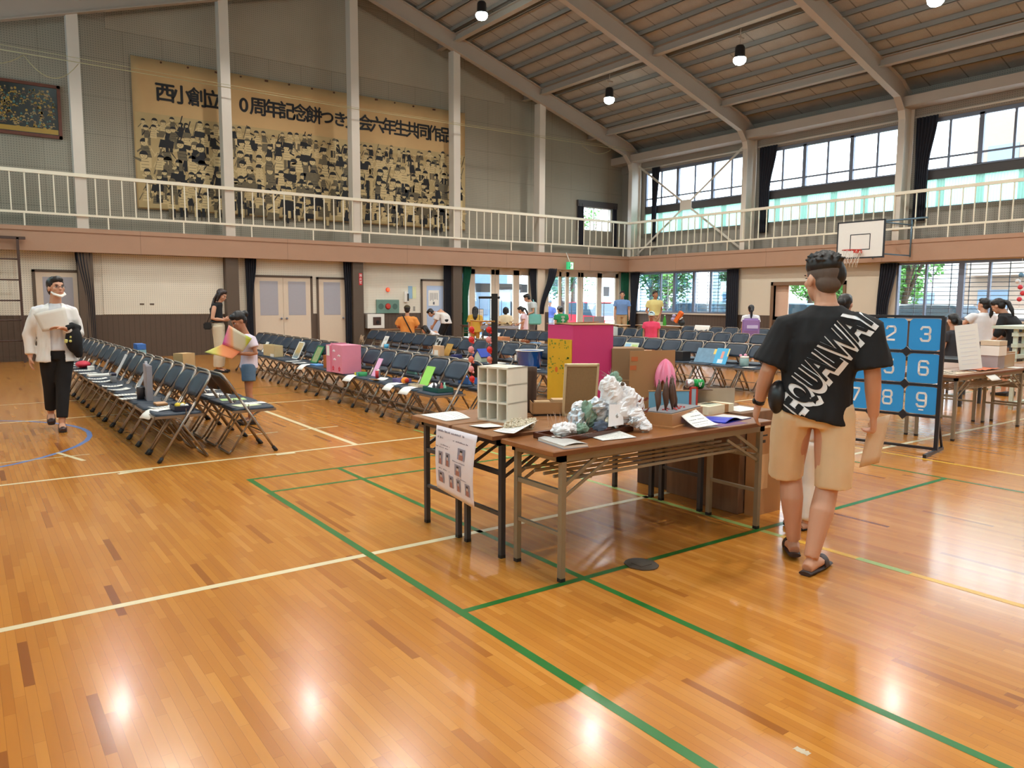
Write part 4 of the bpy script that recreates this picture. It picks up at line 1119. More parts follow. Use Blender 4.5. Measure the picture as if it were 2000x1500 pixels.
# low cardboard box on a dark stand
t = thing('shallow_cardboard_box', 'shallow open cardboard box on a dark base before the pink box', 'box', (2.93, 3.83, TH2), atan2(-.19, .16)+radians(20))
MB().box(.01, .25, .01, .17, 0, .012).build('dark_base', M_black, t)
b = MB(); b.box(0, .26, 0, .004, .012, .085); b.box(0, .26, .176, .18, .012, .085); b.box(0, .004, 0, .18, .012, .085); b.box(.256, .26, 0, .18, .012, .085); b.box(0, .26, 0, .18, .012, .016)
b.build('carton', M_card, t)
b = MB(); b.box(.02, .12, .03, .1, .016, .09); b.box(.14, .24, .05, .15, .016, .098); b.build('inner_carton', mat('pale_cardboard', (206, 172, 130), .8), t)
# cork board leaning on the pink box
t = thing('cork_board', 'brown pin board in a pale wooden frame leaning before the pink box', 'pin board', (3.085, 3.72, TH2+.002), atan2(-.50, .86))
Mt = Matrix.Rotation(radians(14), 4, 'X')
b = MB(); b.box(.012, .208, .004, .012, .012, .338, Mt); b.build('cork_sheet', mat('cork_brown', (160, 130, 92), .9, var=.12, scale=80), t)
for a_ in ((0, .22, 0, .014), (0, .22, .336, .35), (0, .014, 0, .35), (.206, .22, 0, .35)):
    MB().box(a_[0], a_[1], -.002, .016, a_[2], a_[3], Mt).build('frame_rail', wood_mat('pale_pine', (222, 200, 158), axis=2, var=.06), t)
# tray with the plaster and paper model
M_lacq = mat('brown_lacquer', (84, 42, 26), .25, coat=.4)
t = thing('lacquer_tray', 'shallow brown lacquered tray under the white paper model', 'tray', (2.535, 3.06, TH), radians(6))
b = MB(); b.box(0, .60, 0, .22, 0, .008); b.box(0, .60, 0, .012, 0, .032); b.box(0, .60, .208, .22, 0, .032); b.box(0, .012, 0, .22, 0, .032); b.box(.588, .6, 0, .22, 0, .032); o = b.build('tray_body', M_lacq, t); bevel(o, .003)
M_plas = mat('white_plaster', (236, 236, 240), .7, var=.05, scale=30); M_foil = mat('crumpled_foil', (196, 204, 212), .3, metal=.6, var=.2, scale=25); M_moss = mat('grey_green_fibre', (128, 156, 138), .9, var=.3, scale=30); M_rus = mat('russet_leaf', (128, 66, 52), .7); M_cr = mat('cream_ball', (224, 210, 184), .7); M_slate = mat('slate_blue_card', (72, 86, 108), .6)
t = thing('paper_model', 'white crumpled paper and foil model spilling over the lacquer tray', 'handmade model', (2.56, 3.08, TH+.012), radians(6))
def crumple(name, c, rr, m, amp=.35, f=14, seed=0, n=18):
    b = MB(); b.ell((0, 0, 0), (1, 1, 1), n, n-4)
    for v in b.bm.verts:
        p_ = v.co.copy(); k = 1+amp*(mn.noise(Vector((p_.x*2+seed, p_.y*2, p_.z*2)))+.5*mn.noise(Vector((p_.x*f/3+seed, p_.y*f/3, p_.z*f/3))))
        v.co = Vector((c[0]+p_.x*rr[0]*k, c[1]+p_.y*rr[1]*k, c[2]+p_.z*rr[2]*k))
    o = b.build(name, m, t)
    for pl in o.data.polygons: pl.use_smooth = False
    return o
for i, (c, rr, m, nm) in enumerate([((.07, .07, .045), (.065, .055, .035), M_plas, 'crumpled_paper'), ((.14, .08, .04), (.05, .05, .03), M_plas, 'crumpled_paper'), ((.20, .09, .075), (.055, .05, .065), M_foil, 'crumpled_foil'),
        ((.18, .03, .04), (.04, .03, .03), M_moss, 'moss_tuft'), ((.28, .08, .10), (.06, .05, .075), M_moss, 'moss_tuft'), ((.33, .05, .15), (.06, .045, .04), M_foil, 'crumpled_foil'), ((.26, .12, .14), (.05, .04, .04), M_plas, 'crumpled_paper'),
        ((.40, .07, .10), (.09, .05, .07), M_plas, 'crumpled_paper'), ((.47, .06, .18), (.085, .05, .10), M_plas, 'crumpled_paper'), ((.44, .07, .26), (.055, .04, .05), M_plas, 'crumpled_paper'), ((.53, .06, .24), (.05, .035, .03), M_plas, 'crumpled_paper'),
        ((.62, .0, .06), (.045, .035, .06), M_plas, 'crumpled_paper'), ((.57, -.02, .09), (.07, .04, .035), M_plas, 'crumpled_paper'), ((.60, -.08, .02), (.045, .035, .035), M_plas, 'crumpled_paper'), ((.54, -.05, .055), (.05, .025, .03), M_foil, 'crumpled_foil'),
        ((.52, .10, .27), (.05, .04, .06), M_moss, 'moss_tuft'), ((.30, .0, .045), (.06, .025, .03), M_slate, 'slate_chip'), ((.37, .0, .06), (.03, .02, .03), M_cr, 'cream_ball'), ((.66, .02, .13), (.04, .03, .05), M_plas, 'crumpled_paper'), ((.50, .02, .10), (.085, .05, .07), M_plas, 'crumpled_paper'), ((.555, .01, .17), (.06, .04, .07), M_plas, 'crumpled_paper'), ((.575, -.045, .05), (.06, .035, .04), M_plas, 'crumpled_paper'), ((.43, .02, .075), (.06, .04, .06), M_foil, 'crumpled_foil'), ((.36, .09, .16), (.05, .04, .03), M_plas, 'crumpled_paper')]):
    crumple(nm, c, rr, m, seed=i*3.1)
b = MB(); r = random.Random(6)
for k in range(40):
    x, y = r.uniform(.02, .24), r.uniform(.02, .14); b.tube([(x, y, .05), (x+r.uniform(-.03, .03), y+r.uniform(-.03, .03), .05+r.uniform(.04, .08))], [.0014, .0006], 4)
b.build('twig_spikes', mat('pinkish_twig', (206, 170, 150), .7), t)
b = MB()
for k in range(120):
    x, y, z = r.choice([(.18, .02, .04), (.28, .06, .10), (.52, .09, .28), (.5, .1, .3)]); d_ = Vector((r.gauss(0, 1), r.gauss(0, 1), r.gauss(0, 1))).normalized()*r.uniform(.04, .075); b.tube([(x, y, z), (x+d_.x, y+d_.y, z+d_.z)], [.0012, .0005], 3)
b.build('fibre_strands', M_moss, t)
for (x, y, z, a_) in ((.585, .0, .16, .6), (.635, .0, .165, -.5), (.60, -.02, .12, 1.2), (.62, -.02, .10, .2)):
    b = MB(); b.poly([(x, y-.03, z), (x+.035*cos(a_), y-.035, z+.018), (x+.06*cos(a_), y-.03, z+.03*sin(a_)+.02), (x+.03*cos(a_), y-.03, z-.008)]); b.build('dry_leaf', M_rus, t)
MB().ell((.505, .018, .265), .012, 10, 8).build('round_bead', M_dpost, t)
b = MB(); b.prism([(.33, -.03, .04), (.46, -.03, .04), (.48, .0, .15), (.37, .0, .16)], (0, -.004, .001)); b.build('plaster_plate', M_plas, t)
# beaded mat, book, papers, hanging poster
b = MB(); r = random.Random(9)
for k in range(420):
    u, v = r.random(), r.random(); x, y = .28*u, .17*v; b.ell((x, y, .008+r.uniform(0, .016)), .0065, 6, 4)
b.box(0, .28, 0, .17, 0, .006)
o = b.build('beaded_mat', mat('ivory_beads', (214, 200, 176), .4, var=.1, scale=50)); o.location = (2.62, 3.42, TH2); o.rotation_euler = (0, 0, radians(48)); tag(o, 'sparkly ivory beaded mat between the cubby shelf and the tray', 'beaded mat'); o['kind'] = 'thing'
t = thing('booklet', 'closed silver grey booklet on the table corner', 'booklet', (2.44, 2.925, TH), radians(-8))
MB().box(0, .15, 0, .27, 0, .004).build('back_cover', M_obs, t); MB().box(.003, .147, .003, .267, .004, .016).build('pages', M_paper, t)
b = MB(); b.sheet(lambda u, v: (.0+.15*u, .27*v, .0165+.012*sin(pi*u)*(1-v*.3)), 10, 6); o = b.build('cover', mat('silver_grey_cover', (186, 184, 180), .35, metal=.2, var=.04), t); baked(o, [('SOLIDIFY', {'thickness': .001})])
MB().box(.05, .1, .19, .21, .0295, .0305).build('cover_label', M_paper, t)
z = TH+.001
sheet_paper('paper_sheet', 'white sheet lying flat at the table edge before the tray', 'paper', [(2.76, 2.985, z), (2.985, 2.955, z), (3.005, 3.115, z), (2.78, 3.02+.08, z)], textl=5, curl=lambda u, v: (0, 0, .003+.012*u*v))
sheet_paper('paper_sheet', 'large white sheet with curling edge lying before the cubby shelf', 'paper', [(2.40, 3.50, TH2), (2.40, 3.30, TH2), (2.66, 3.42, TH2), (2.72, 3.66, TH2)], textl=9, curl=lambda u, v: (0, 0, .004+.035*u*u*(.4+v)))
sheet_paper('paper_sheet', 'small white sheet tucked under the front of the cubby shelf', 'paper', [(2.385, 3.73, TH2), (2.385, 3.57, TH2), (2.54, 3.59, TH2), (2.54, 3.74, TH2)], curl=lambda u, v: (0, 0, .003+.012*(1-v)*u))
sheet_paper('paper_sheet', 'white sheet at the far corner of the dark-legged tables', 'paper', [(2.36, 4.27, TH2+.001), (2.36, 3.95, TH2+.001), (2.55, 3.97, TH2+.001), (2.55, 4.28, TH2+.001)], textl=7, curl=lambda u, v: (0, 0, .002+.02*sin(pi*u)*v))
sheet_paper('paper_sheet', 'white sheet draped over the wooden show box beside the blue folder', 'paper', [(3.46, 2.915, TH), (3.68, 2.93, TH), (3.70, 3.17, TH+.09), (3.50, 3.14, TH+.09)], textl=8, curl=lambda u, v: (0, -.06*sin(pi*v)*(.6), .02*(1-v)*(1-v)-.03*sin(pi*v)))
t = thing('hanging_poster', 'white paper poster with small photographs hanging from the table ends', 'poster', (2.30, 3.73, .70))
b = MB(); b.sheet(lambda u, v: (-.004-.02*sin(pi*v)*(.5+u*.5)-.02*(1-v)*u, .225-.45*u, -.385*(1-v)-.03*(1-v)*u), 12, 12); o = b.build('sheet', mat('poster_paper', (236, 228, 236), .7, var=.02), t); baked(o, [('SOLIDIFY', {'thickness': .001})])
def pf(u, v): return Vector((-.0065-.02*sin(pi*v)*(.5+u*.5)-.02*(1-v)*u, .225-.45*u, -.385*(1-v)-.03*(1-v)*u))
def patch(b, u0, u1, v0, v1, off=.0):
    b.poly([pf(u, v)-Vector((off, 0, 0)) for u, v in ((u0, v0), (u1, v0), (u1, v1), (u0, v1))])
r = random.Random(12); ph = [mat('photo_a', (150, 150, 170), .5, var=.3, scale=60), mat('photo_b', (176, 120, 110), .5, var=.4, scale=60), mat('photo_c', (52, 46, 50), .5), mat('photo_d', (214, 190, 180), .5)]
for (u, v, w2, h2) in ((.60, .60, .18, .16), (.10, .42, .1, .2), (.29, .43, .11, .2), (.54, .36, .16, .16), (.08, .14, .16, .17), (.38, .13, .11, .18), (.58, .13, .1, .18), (.80, .13, .12, .17)):
    b = MB(); b.mi = 0; patch(b, u, u+w2, v, v+h2, .0006); b.mi = 1; patch(b, u+w2*.2, u+w2*.8, v, v+h2*.45, .0009); b.mi = 3; patch(b, u+w2*.35, u+w2*.65, v+h2*.45, v+h2*.75, .0009); b.mi = 2; patch(b, u+w2*.33, u+w2*.67, v+h2*.68, v+h2*.86, .0012)
    b.build('photograph', ph, t, recalc=False)
b = MB()
for (u0, u1, v, s_) in ((.05, .72, .92, .035), (.46, .86, .83, .022), (.06, .2, .82, .03), (.15, .4, .72, .018), (.02, .36, .68, .016), (.48, .8, .545, .018), (.06, .4, .35, .018), (.6, .84, .32, .016)):
    u = u0
    while u < u1:
        k = r.uniform(.008, .02)
        if r.random() < .85: patch(b, u, min(u+k, u1), v, v+s_*r.uniform(.5, 1), .0006)
        u += k+.008
b.build('writing', mat('handwriting_grey', (132, 124, 140), .7), t, recalc=False)
# wooden show box with the dark pods, blue board, pink dome, can and cartons
t = thing('wooden_show_box', 'shallow wooden box with a grey glittery top carrying dark dried pods', 'display box', (3.375, 3.05, TH), radians(17))
M_pine = wood_mat('orange_pine', (178, 128, 82), axis=0, var=.12)
b = MB(); b.box(-.02, .46, -.02, .24, 0, .012); b.build('plinth', M_pine, t); MB().box(0, .44, 0, .22, .012, .085).build('box_body', M_pine, t)
MB().box(.01, .43, .01, .21, .085, .092).build('glitter_top', mat('grey_glitter', (128, 128, 132), .5, var=.35, scale=90), t)
b = MB(); r = random.Random(2)
for k in range(26): b.ell((.16+r.uniform(-.09, .14), .06+r.uniform(-.03, .06), .094), r.uniform(.004, .008), 6, 4)
q = b.build('red_beads', mat('red_beads', (206, 70, 70), .3), t); q['kind'] = 'stuff'
M_pod = mat('dark_dried_pod', (84, 56, 42), .5, var=.4, scale=25)
for (x, y, lean) in ((.02, .11, -.03), (.09, .09, -.02), (.145, .07, 0), (.20, .08, .01), (.27, .10, .05)):
    b = MB(); b.tube([(x, y, .092), (x-lean*.5, y, .14), (x-lean*.9, y+.01, .19), (x-lean*1.3, y+.01, .235), (x-lean*1.5, y+.01, .27)], [.003, .017, .022, .015, .005], 8)
    for k in range(3): b.tube([(x-lean*1.3, y+.01, .235), (x-lean*1.5+R.uniform(-.02, .02), y+.01, .275+R.uniform(0, .03))], [.006, .002], 5)
    b.build('dried_pod', M_pod, t)
t = thing('blue_board', 'sky blue board standing behind the dark dried pods', 'board', (3.70, 3.42, TH2), radians(-28))
MB().box(-.1, .17, 0, .012, 0, .15).build('panel', mat('sky_blue_card', (116, 176, 208), .6, var=.03), t); MB().box(-.105, .175, -.003, .015, .15, .156).build('rim', M_card, t)
t = thing('red_picture', 'small red picture frame standing beside the blue board', 'frame', (3.90, 3.37, TH2), radians(-28))
b = MB(); b.box(-.005, .05, 0, .014, 0, .012); b.box(-.005, .05, 0, .014, .16, .172); b.box(-.005, .007, 0, .014, 0, .172); b.box(.038, .05, 0, .014, 0, .172); b.build('frame', M_red, t); MB().box(.0, .045, .003, .01, .0, .165).build('insert', mat('pale_blue_insert', (170, 196, 208), .5), t)
t = thing('pink_dome', 'glossy pink papier-mache dome with scalloped lower edge', 'model dome', (3.90, 3.60, TH2))
b = MB()
def domef(u, v):
    a_ = 2*pi*u; h2 = .215*cos(pi/2*v); rr = .072*sin(pi/2*min(1, v*1.02))+.001
    z = .245+.10*(cos(pi/2*v))-.0-(.10 if v > .99 else 0)*0-.13*v*(.65+.35*cos(6*a_))
    return (rr*cos(a_), rr*sin(a_), z)
b.sheet(domef, 48, 12); o = b.build('shell', mat('bright_pink_paint', (246, 138, 172), .3, var=.05, coat=.3), t); baked(o, [('SOLIDIFY', {'thickness': .004})])
MB().cyl((0, 0, 0), (0, 0, .30), .02, .012).build('support', M_cr, t)
t = thing('cardboard_stage', 'dark cardboard stage box holding the green can', 'box', (4.02, 3.47, TH2), radians(-33))
b = MB(); b.box(0, .15, 0, .2, 0, .005); b.box(0, .15, .195, .2, 0, .135); b.box(0, .005, 0, .2, 0, .135); b.box(.0, .15, 0, .2, .13, .135); b.build('carton', mat('dark_brown_carton', (92, 62, 46), .8), t)
t = thing('green_can', 'green and silver drinks can lying on its side on the dark stage box', 'can', (4.09, 3.50, TH2+.135+.034), radians(-33))
M_alu2 = mat('bare_aluminium', (214, 206, 206), .25, metal=.8); M_cang = mat('can_green', (18, 146, 64), .3, metal=.3)
Mx = Matrix.Rotation(pi/2, 4, 'Y')
def latx(prof, name, m):
    b = MB(); b.lathe(prof, 20); b.bm.transform(Mx); return b.build(name, m, t)
latx([(.0, -.062), (.026, -.062), (.033, -.054), (.033, -.012)], 'cut_end', M_alu2); latx([(.0332, -.012), (.0332, .052), (.027, .06), (.0, .06)], 'printed_wrap', M_cang)
b = MB()
for (x, z, w2, h2) in ((.018, .004, .006, .02), (.026, -.006, .004, .022), (.033, .002, .006, .018), (.03, .012, .016, .003), (.022, -.012, .012, .003)): b.box(x, x+w2, -.0345, -.0325, z-h2/2, z+h2/2)
b.build('white_mark', M_whitep, t)
t = thing('cream_carton', 'small cream box with a brown band lying behind the blue folder', 'box', (3.985, 3.285, TH), radians(6))
MB().box(0, .30, 0, .16, 0, .055).build('carton', mat('cream_card', (236, 226, 198), .6), t); MB().box(.19, .235, -.001, .161, -0.0, .056).build('band', M_card, t); MB().box(.06, .2, .03, .12, .055, .057).build('lid_window', mat('pale_green_lid', (196, 200, 178), .5), t)
t = thing('grey_board', 'grey card screen standing behind the cream box', 'board', (4.10, 3.53, TH2), radians(-22))
MB().box(0, .33, 0, .006, 0, .13).build('panel', mat('grey_card', (172, 156, 136), .8), t)
t = thing('cardboard_tube', 'short cardboard tube lying between the red frame and the patterned strip', 'cardboard tube', (3.98, 3.42, TH2+.022), radians(-10))
b = MB(); b.cyl((0, 0, 0), (.06, 0, 0), .022, n=16); b.build('tube', mat('tube_card', (180, 146, 118), .8), t); MB().box(.07, .2, -.01, .02, -.02, .02).build('patterned_strip', mat('patterned_paper', (206, 180, 156), .6, var=.4, scale=45), t)
t = thing('blue_folder', 'blue and white plastic folder at the table edge beside the man in black', 'folder', (3.78, 2.985, TH), radians(10))
MB().box(0, .34, 0, .2, 0, .004).build('back_cover', mat('blue_plastic', (34, 60, 178), .3, var=.05), t)
b = MB(); b.sheet(lambda u, v: (.34*u, .2*v, .006+.022*sin(pi*min(1, u*1.6))*(1-v*.6)), 14, 6); o = b.build('front_cover', grad_mat('folder_front', [(0, (30, 50, 190)), (.38, (30, 50, 190)), (.42, (150, 152, 160)), (.5, (150, 152, 160)), (.53, (232, 232, 230)), (1, (226, 226, 228))], 0, 0, .34, .3), t); baked(o, [('SOLIDIFY', {'thickness': .001})])
t = thing('purple_sheet', 'purple sheet lying under the blue folder at the table edge', 'paper', (3.68, 2.93, TH))
MB().box(0, .25, 0, .16, 0, .0012).build('sheet', mat('purple_paper', (124, 84, 124), .7), t)
# large cardboard sheets
t = thing('large_cardboard_box', 'plain brown cardboard box with a handle slot standing behind the paper model', 'box', (3.74, 3.96, TH2), radians(-24))
MB().box(0, .24, 0, .22, 0, .40).build('carton', M_card2, t); MB().box(.13, .2, -.002, 0, .33, .345).box(.13, .142, -.002, 0, .27, .345).build('printed_mark', mat('carton_print', (96, 76, 58), .8), t); MB().box(0, .24, -.001, 0, .17, .175).build('carton_seam', mat('carton_seam', (196, 164, 120), .8), t)
t = thing('cardboard_sheet', 'brown cardboard sheet with orange marks standing behind the paper model', 'cardboard', (3.66, 3.70, TH2), radians(-14))
MB().box(0, .36, 0, .006, 0, .40).build('panel', M_card, t)
for q in ((.01, .06, .33, .36), (.0, .05, .27, .30)): MB().box(q[0], q[1], -.0015, 0, q[2], q[3]).build('orange_print', mat('orange_print', (196, 108, 60), .8), t)
MB().box(.16, .36, .006, .0075, .34, .37).box(.14, .34, .03, .2, .30, .345).build('grey_lining', mat('lilac_grey_card', (150, 142, 150), .7), t)
t = thing('grey_white_box', 'off-white card standing between the cardboard sheet and the pink dome', 'board', (3.86, 3.72, TH2), radians(-20))
MB().box(0, .2, 0, .005, 0, .27).build('panel', mat('off_white_card', (206, 200, 188), .7), t)
# crates beyond the table end
M_plank = wood_mat('weathered_plank', (128, 96, 72), axis=2, stretch=10, var=.3, rough=.8, scale=1.5); M_plankd = wood_mat('dark_plank', (72, 54, 42), axis=2, stretch=10, var=.3, rough=.8, scale=1.5)
def crate(label, x0, x1, y0, y1, z1, m, name='plank_print_box'):
    t = thing(name, label, 'box', (x0, y0, 0)); o = MB().box(0, x1-x0, 0, y1-y0, 0, z1).build('carton', m, t); bevel(o, .004); return t
crate('dark plank-patterned box standing on the floor beyond the table end, farthest of three', 4.34, 4.7, 3.93, 4.28, .70, M_plankd)
crate('brown plank-patterned box on the floor beyond the table end, middle of three', 4.29, 4.66, 3.56, 3.92, .70, M_plank)
crate('brown plank-patterned box on the floor beyond the table end, closest to the man in black', 4.23, 4.60, 3.21, 3.55, .70, M_plank)
t = thing('handled_carton', 'light brown carton with slots standing against the plank box under the table end', 'box', (4.25, 3.13, 0), 0)
MB().box(0, .3, 0, .075, 0, .60).build('carton', M_card, t); MB().box(.05, .1, -.002, 0, .5, .52).box(.03, .12, -.002, 0, .545, .555).build('slot', M_black, t); MB().box(.02, .14, -.002, 0, .18, .42).build('label', mat('tan_label', (206, 170, 128), .8), t)
t.location = (4.28, 3.12, 0)
sheet_paper('paper_sheet', 'white sheet on top of the plank-patterned box beyond the table', 'paper', [(4.28, 3.26, .702), (4.52, 3.27, .702), (4.53, 3.46, .702), (4.29, 3.45, .702)], textl=4)

# ------------------------------------------------------------------ exhibits on the tables behind the number board
t = thing('white_signboard', 'tall white lettered panel leaning upright on the table behind the number board', 'board', (9.0, 3.93, TH), radians(-62))
Mt = Matrix.Rotation(radians(-9), 4, 'Y')
MB().box(0, .22, 0, .012, 0, .50, Mt).build('panel', M_paper, t); b = MB()
for k in range(9):
    b.box(.03, .19, -.0015, 0, .06+.045*k, .066+.045*k, Mt)
b.build('writing', mat('faint_lettering', (222, 222, 226), .7), t)
t = thing('clear_canister', 'clear plastic canister with tall white lid on the table by the ponytailed girls', 'canister', (9.65, 3.86, TH))
MB().box(-.09, .09, -.09, .09, 0, .15).build('body', mat('smoky_clear_plastic', (186, 180, 184), .2, alpha=.75), t); MB().box(-.1, .1, -.1, .1, .15, .26).build('lid', M_whitep, t); MB().box(-.1, .1, -.1, .1, .265, .32).build('spout', mat('pale_tan_plastic', (214, 196, 170), .4), t); MB().box(.1, .16, -.03, .03, .25, .3).build('tap', M_whitep, t)
t = thing('clear_jar', 'clear jar with tan contents beside the white-lidded canister', 'jar', (9.98, 3.90, TH))
MB().box(-.14, .14, -.09, .09, 0, .18).build('body', mat('tan_jar_plastic', (190, 160, 128), .25, alpha=.9), t); MB().box(-.08, .04, -.06, .06, .18, .225).build('lid', mat('copper_lid', (170, 120, 84), .3, metal=.4), t); MB().box(-.141, .141, -.091, .091, .155, .16).build('rim', M_whitep, t)
t = thing('orange_cloth', 'crumpled orange cloth spread on the table beside the white panel', 'cloth', (9.2, 3.86, TH))
b = MB(); b.sheet(lambda u, v: (-.16+.5*u, -.13+.24*v, .004+.02*(.5+.5*mn.noise(Vector((u*6, v*6, 0))))), 16, 10); b.build('cloth', mat('orange_fabric', (206, 118, 84), .8), t)
t = thing('puzzle_sheet', 'cream sheet with dark spots spread at the table end behind the board', 'paper', (8.36, 3.72, TH))
MB().box(0, .5, 0, .3, 0, .003).build('sheet', mat('cream_sheet', (206, 190, 166), .7), t); b = MB(); r = random.Random(8)
for k in range(30): x, y = r.uniform(.03, .45), r.uniform(.03, .26); b.box(x, x+.03, y, y+.03, .003, .006)
b.build('dark_pieces', M_dpost, t)
sheet_paper('paper_sheet', 'white sheet curling over the table edge below the clear canister', 'paper', [(9.02, 3.60, TH-.09), (9.25, 3.60, TH-.09), (9.27, 3.85, TH+.004), (9.02, 3.85, TH+.004)], curl=lambda u, v: (0, -.02*v*(1-v), .06*v*(1-v)*2))
sheet_paper('paper_sheet', 'white sheet lying before the clear jar', 'paper', [(9.85, 3.68, TH+.002), (10.08, 3.68, TH+.002), (10.08, 3.80, TH+.002), (9.85, 3.80, TH+.002)])
t = thing('wire_stand', 'small dark wire stand holding a thin wooden rod behind the white panel', 'wire model', (9.25, 4.0, TH))
b = MB(); b.tube([(.1, 0, 0), (.1, 0, .17)], .006, 6); b.tube([(.02, 0, .17), (.2, 0, .17)], .006, 6); b.box(.05, .15, -.05, .05, 0, .01); b.build('stand', M_dk, t); MB().tube([(-.1, 0, .25), (.3, 0, .28)], .008, 6).build('rod', M_pine, t)
t = thing('pale_green_rack', 'pale green slatted rack behind the jar, beside the girl in black', 'rack', (11.6, 4.35, 0))
M_pg = mat('pale_green_paint', (206, 216, 200), .5)
for x in (0, .28, .56): MB().box(x-.02, x+.02, 0, .05, 0, 1.12).build('upright', M_pg, t)
for z in (.05, .38, .70, .85, 1.0): MB().box(-.04, .95, -.02, .06, z, z+.05).build('slat', M_pg, t)
MB().box(-.08, 1.0, -.08, .3, 1.1, 1.14).build('rack_top', M_pg, t)
b = MB(); b.box(.02, .26, .02, .04, .44, .68); b.build('dark_book', M_black, t)
MB().box(.3, .5, .02, .04, .75, .84).build('red_book', M_red, t)
# ------------------------------------------------------------------ things laid out on the chair seats
SZ = .4385
RP = {'A1': 'the row facing the woman in white', 'A2': 'the row facing the reading girl', 'B1': 'the row holding the pink box', 'B1b': 'the row backing the pink-box row',
      'B2': 'the row with the blue bucket', 'B2b': 'the row backing the blue-bucket row', 'C1': 'the row behind the cardboard boxes', 'D1': 'the row behind the pink-shirted child', 'E1': 'the last row'}
FACE = {'A1': -1, 'A2': 1, 'B1': -1, 'B1b': 1, 'B2': -1, 'B2b': 1, 'C1': -1, 'C1b': 1, 'D1': -1, 'E1': -1}
def seat(row_, k, dx=0.0, dy=0.0):
    """point on seat k; dx forward (towards the front of the seat), dy along the row"""
    cx, cy = ROWS[row_][k]; f = FACE[row_]
    return (cx+f*(.035+dx), cy+dy, SZ)
RS = {'A1': 'facing the woman in white', 'A2': 'facing the reading girl', 'B1': 'in the pink-box row', 'B1b': 'backing the pink-box row', 'B2': 'in the blue-bucket row', 'B2b': 'backing the blue-bucket row', 'C1': 'in the cardboard-box row', 'D1': 'in the row behind the pink-shirted child', 'E1': 'in the last row'}
def on(row_, k): return 'on the %s seat %s' % (ORD[k], RS[row_])
paper_mesh = {}
def entry_sheet(row_, k, dx=.1, dy=0.0, rz=0.0, kind=0, over=False):
    x, y, z = seat(row_, k, dx, dy)
    f = FACE[row_]
    t = thing('entry_sheet', ('white entry sheet drooping off the %s seat of %s' % (ORD[k], RP[row_])) if over else 'white entry sheet '+on(row_, k), 'paper', (x, y, z+.002), rz+(0 if f < 0 else pi), 'entry sheets on the seats')
    key = ('o' if over else 'f', kind)
    if key not in paper_mesh:
        b = MB()
        if over: fn = lambda u, v: (-.13+.26*u-.0, -.09+.18*v, .004-(max(0, .45-u)**2)*.35)
        else: fn = lambda u, v: (-.105+.21*u, -.074+.148*v, .002+.012*kind*(u-.5)**2*4)
        b.sheet(fn, 8, 4); s_ = b.build('sheet', M_paper, t); baked(s_, [('SOLIDIFY', {'thickness': .001, 'offset': 1})])
        b = MB()
        for i in range(5): b.box(-.08+.03*i, -.074+.03*i, -.055, .02+.01*(i % 3), .0065+.012*kind*((-.08+.03*i)/.21)**2*4, .0075+.012*kind*((-.08+.03*i)/.21)**2*4)
        w_ = b.build('writing', M_text, s_) if not over else None
        paper_mesh[key] = (s_, w_)
    else:
        s_, w_ = paper_mesh[key]; c = inst(s_, t)
        if w_: inst(w_, c)
    return t
r6 = random.Random(21)
def leaning(row_, k, label, m, w_, h_, dy=0.0, dx=-.045, frame=None, name='picture_card', cat='picture', tilt=27, extra=None):
    """flat card or picture leaning back against the backrest"""
    x, y, z = seat(row_, k, dx, dy); f = FACE[row_]
    t = thing(name, label, cat, (x, y, z+.001), 0 if f < 0 else pi)
    Mt = Matrix.Rotation(radians(tilt), 4, 'Y')
    MB().box(-.003, .003, -w_/2, w_/2, 0, h_, Mt).build('card', m, t)
    if frame:
        e = .018; b = MB()
        for a_ in ((-w_/2-e, w_/2+e, -.0, e), (-w_/2-e, w_/2+e, h_-e, h_), (-w_/2-e, -w_/2+.003, 0, h_), (w_/2-.003, w_/2+e, 0, h_)): b.box(-.008, .006, a_[0], a_[1], a_[2], a_[3], Mt)
        b.build('frame', frame, t)
    if extra:
        for (m2, rects) in extra:
            b = MB()
            for (y0, y1, z0, z1) in rects: b.box(-.0045, -.0032, y0*w_-w_/2, y1*w_-w_/2, z0*h_, z1*h_, Mt)
            b.build('print', m2, t)
    return t
def carton(row_, k, label, m, sx, sy, sz, dx=0, dy=0, rz=0, name='small_box', cat='box', lid=None, open_=False, parts=None):
    x, y, z = seat(row_, k, dx, dy); t = thing(name, label, cat, (x, y, z), rz)
    if open_:
        b = MB(); q = .006; b.box(-sx/2, sx/2, -sy/2, sy/2, 0, q); b.box(-sx/2, sx/2, -sy/2, -sy/2+q, 0, sz); b.box(-sx/2, sx/2, sy/2-q, sy/2, 0, sz); b.box(-sx/2, -sx/2+q, -sy/2, sy/2, 0, sz); b.box(sx/2-q, sx/2, -sy/2, sy/2, 0, sz)
    else: b = MB().box(-sx/2, sx/2, -sy/2, sy/2, 0, sz)
    o = b.build('body', m, t); bevel(o, .003)
    if lid: MB().box(-sx/2-.004, sx/2+.004, -sy/2-.004, sy/2+.004, sz, sz+.012).build('lid', lid, t)
    for (nm, m2, bx) in parts or (): MB().box(*bx).build(nm, m2, t)
    return t
def lumps(t, name, m, spots):
    for (x, y, z, r_) in spots: MB().ell((x, y, z), (r_, r_, r_*.8), 8, 6).build(name, m, t)
C = lambda n_, c, **k: mat(n_, c, **k)
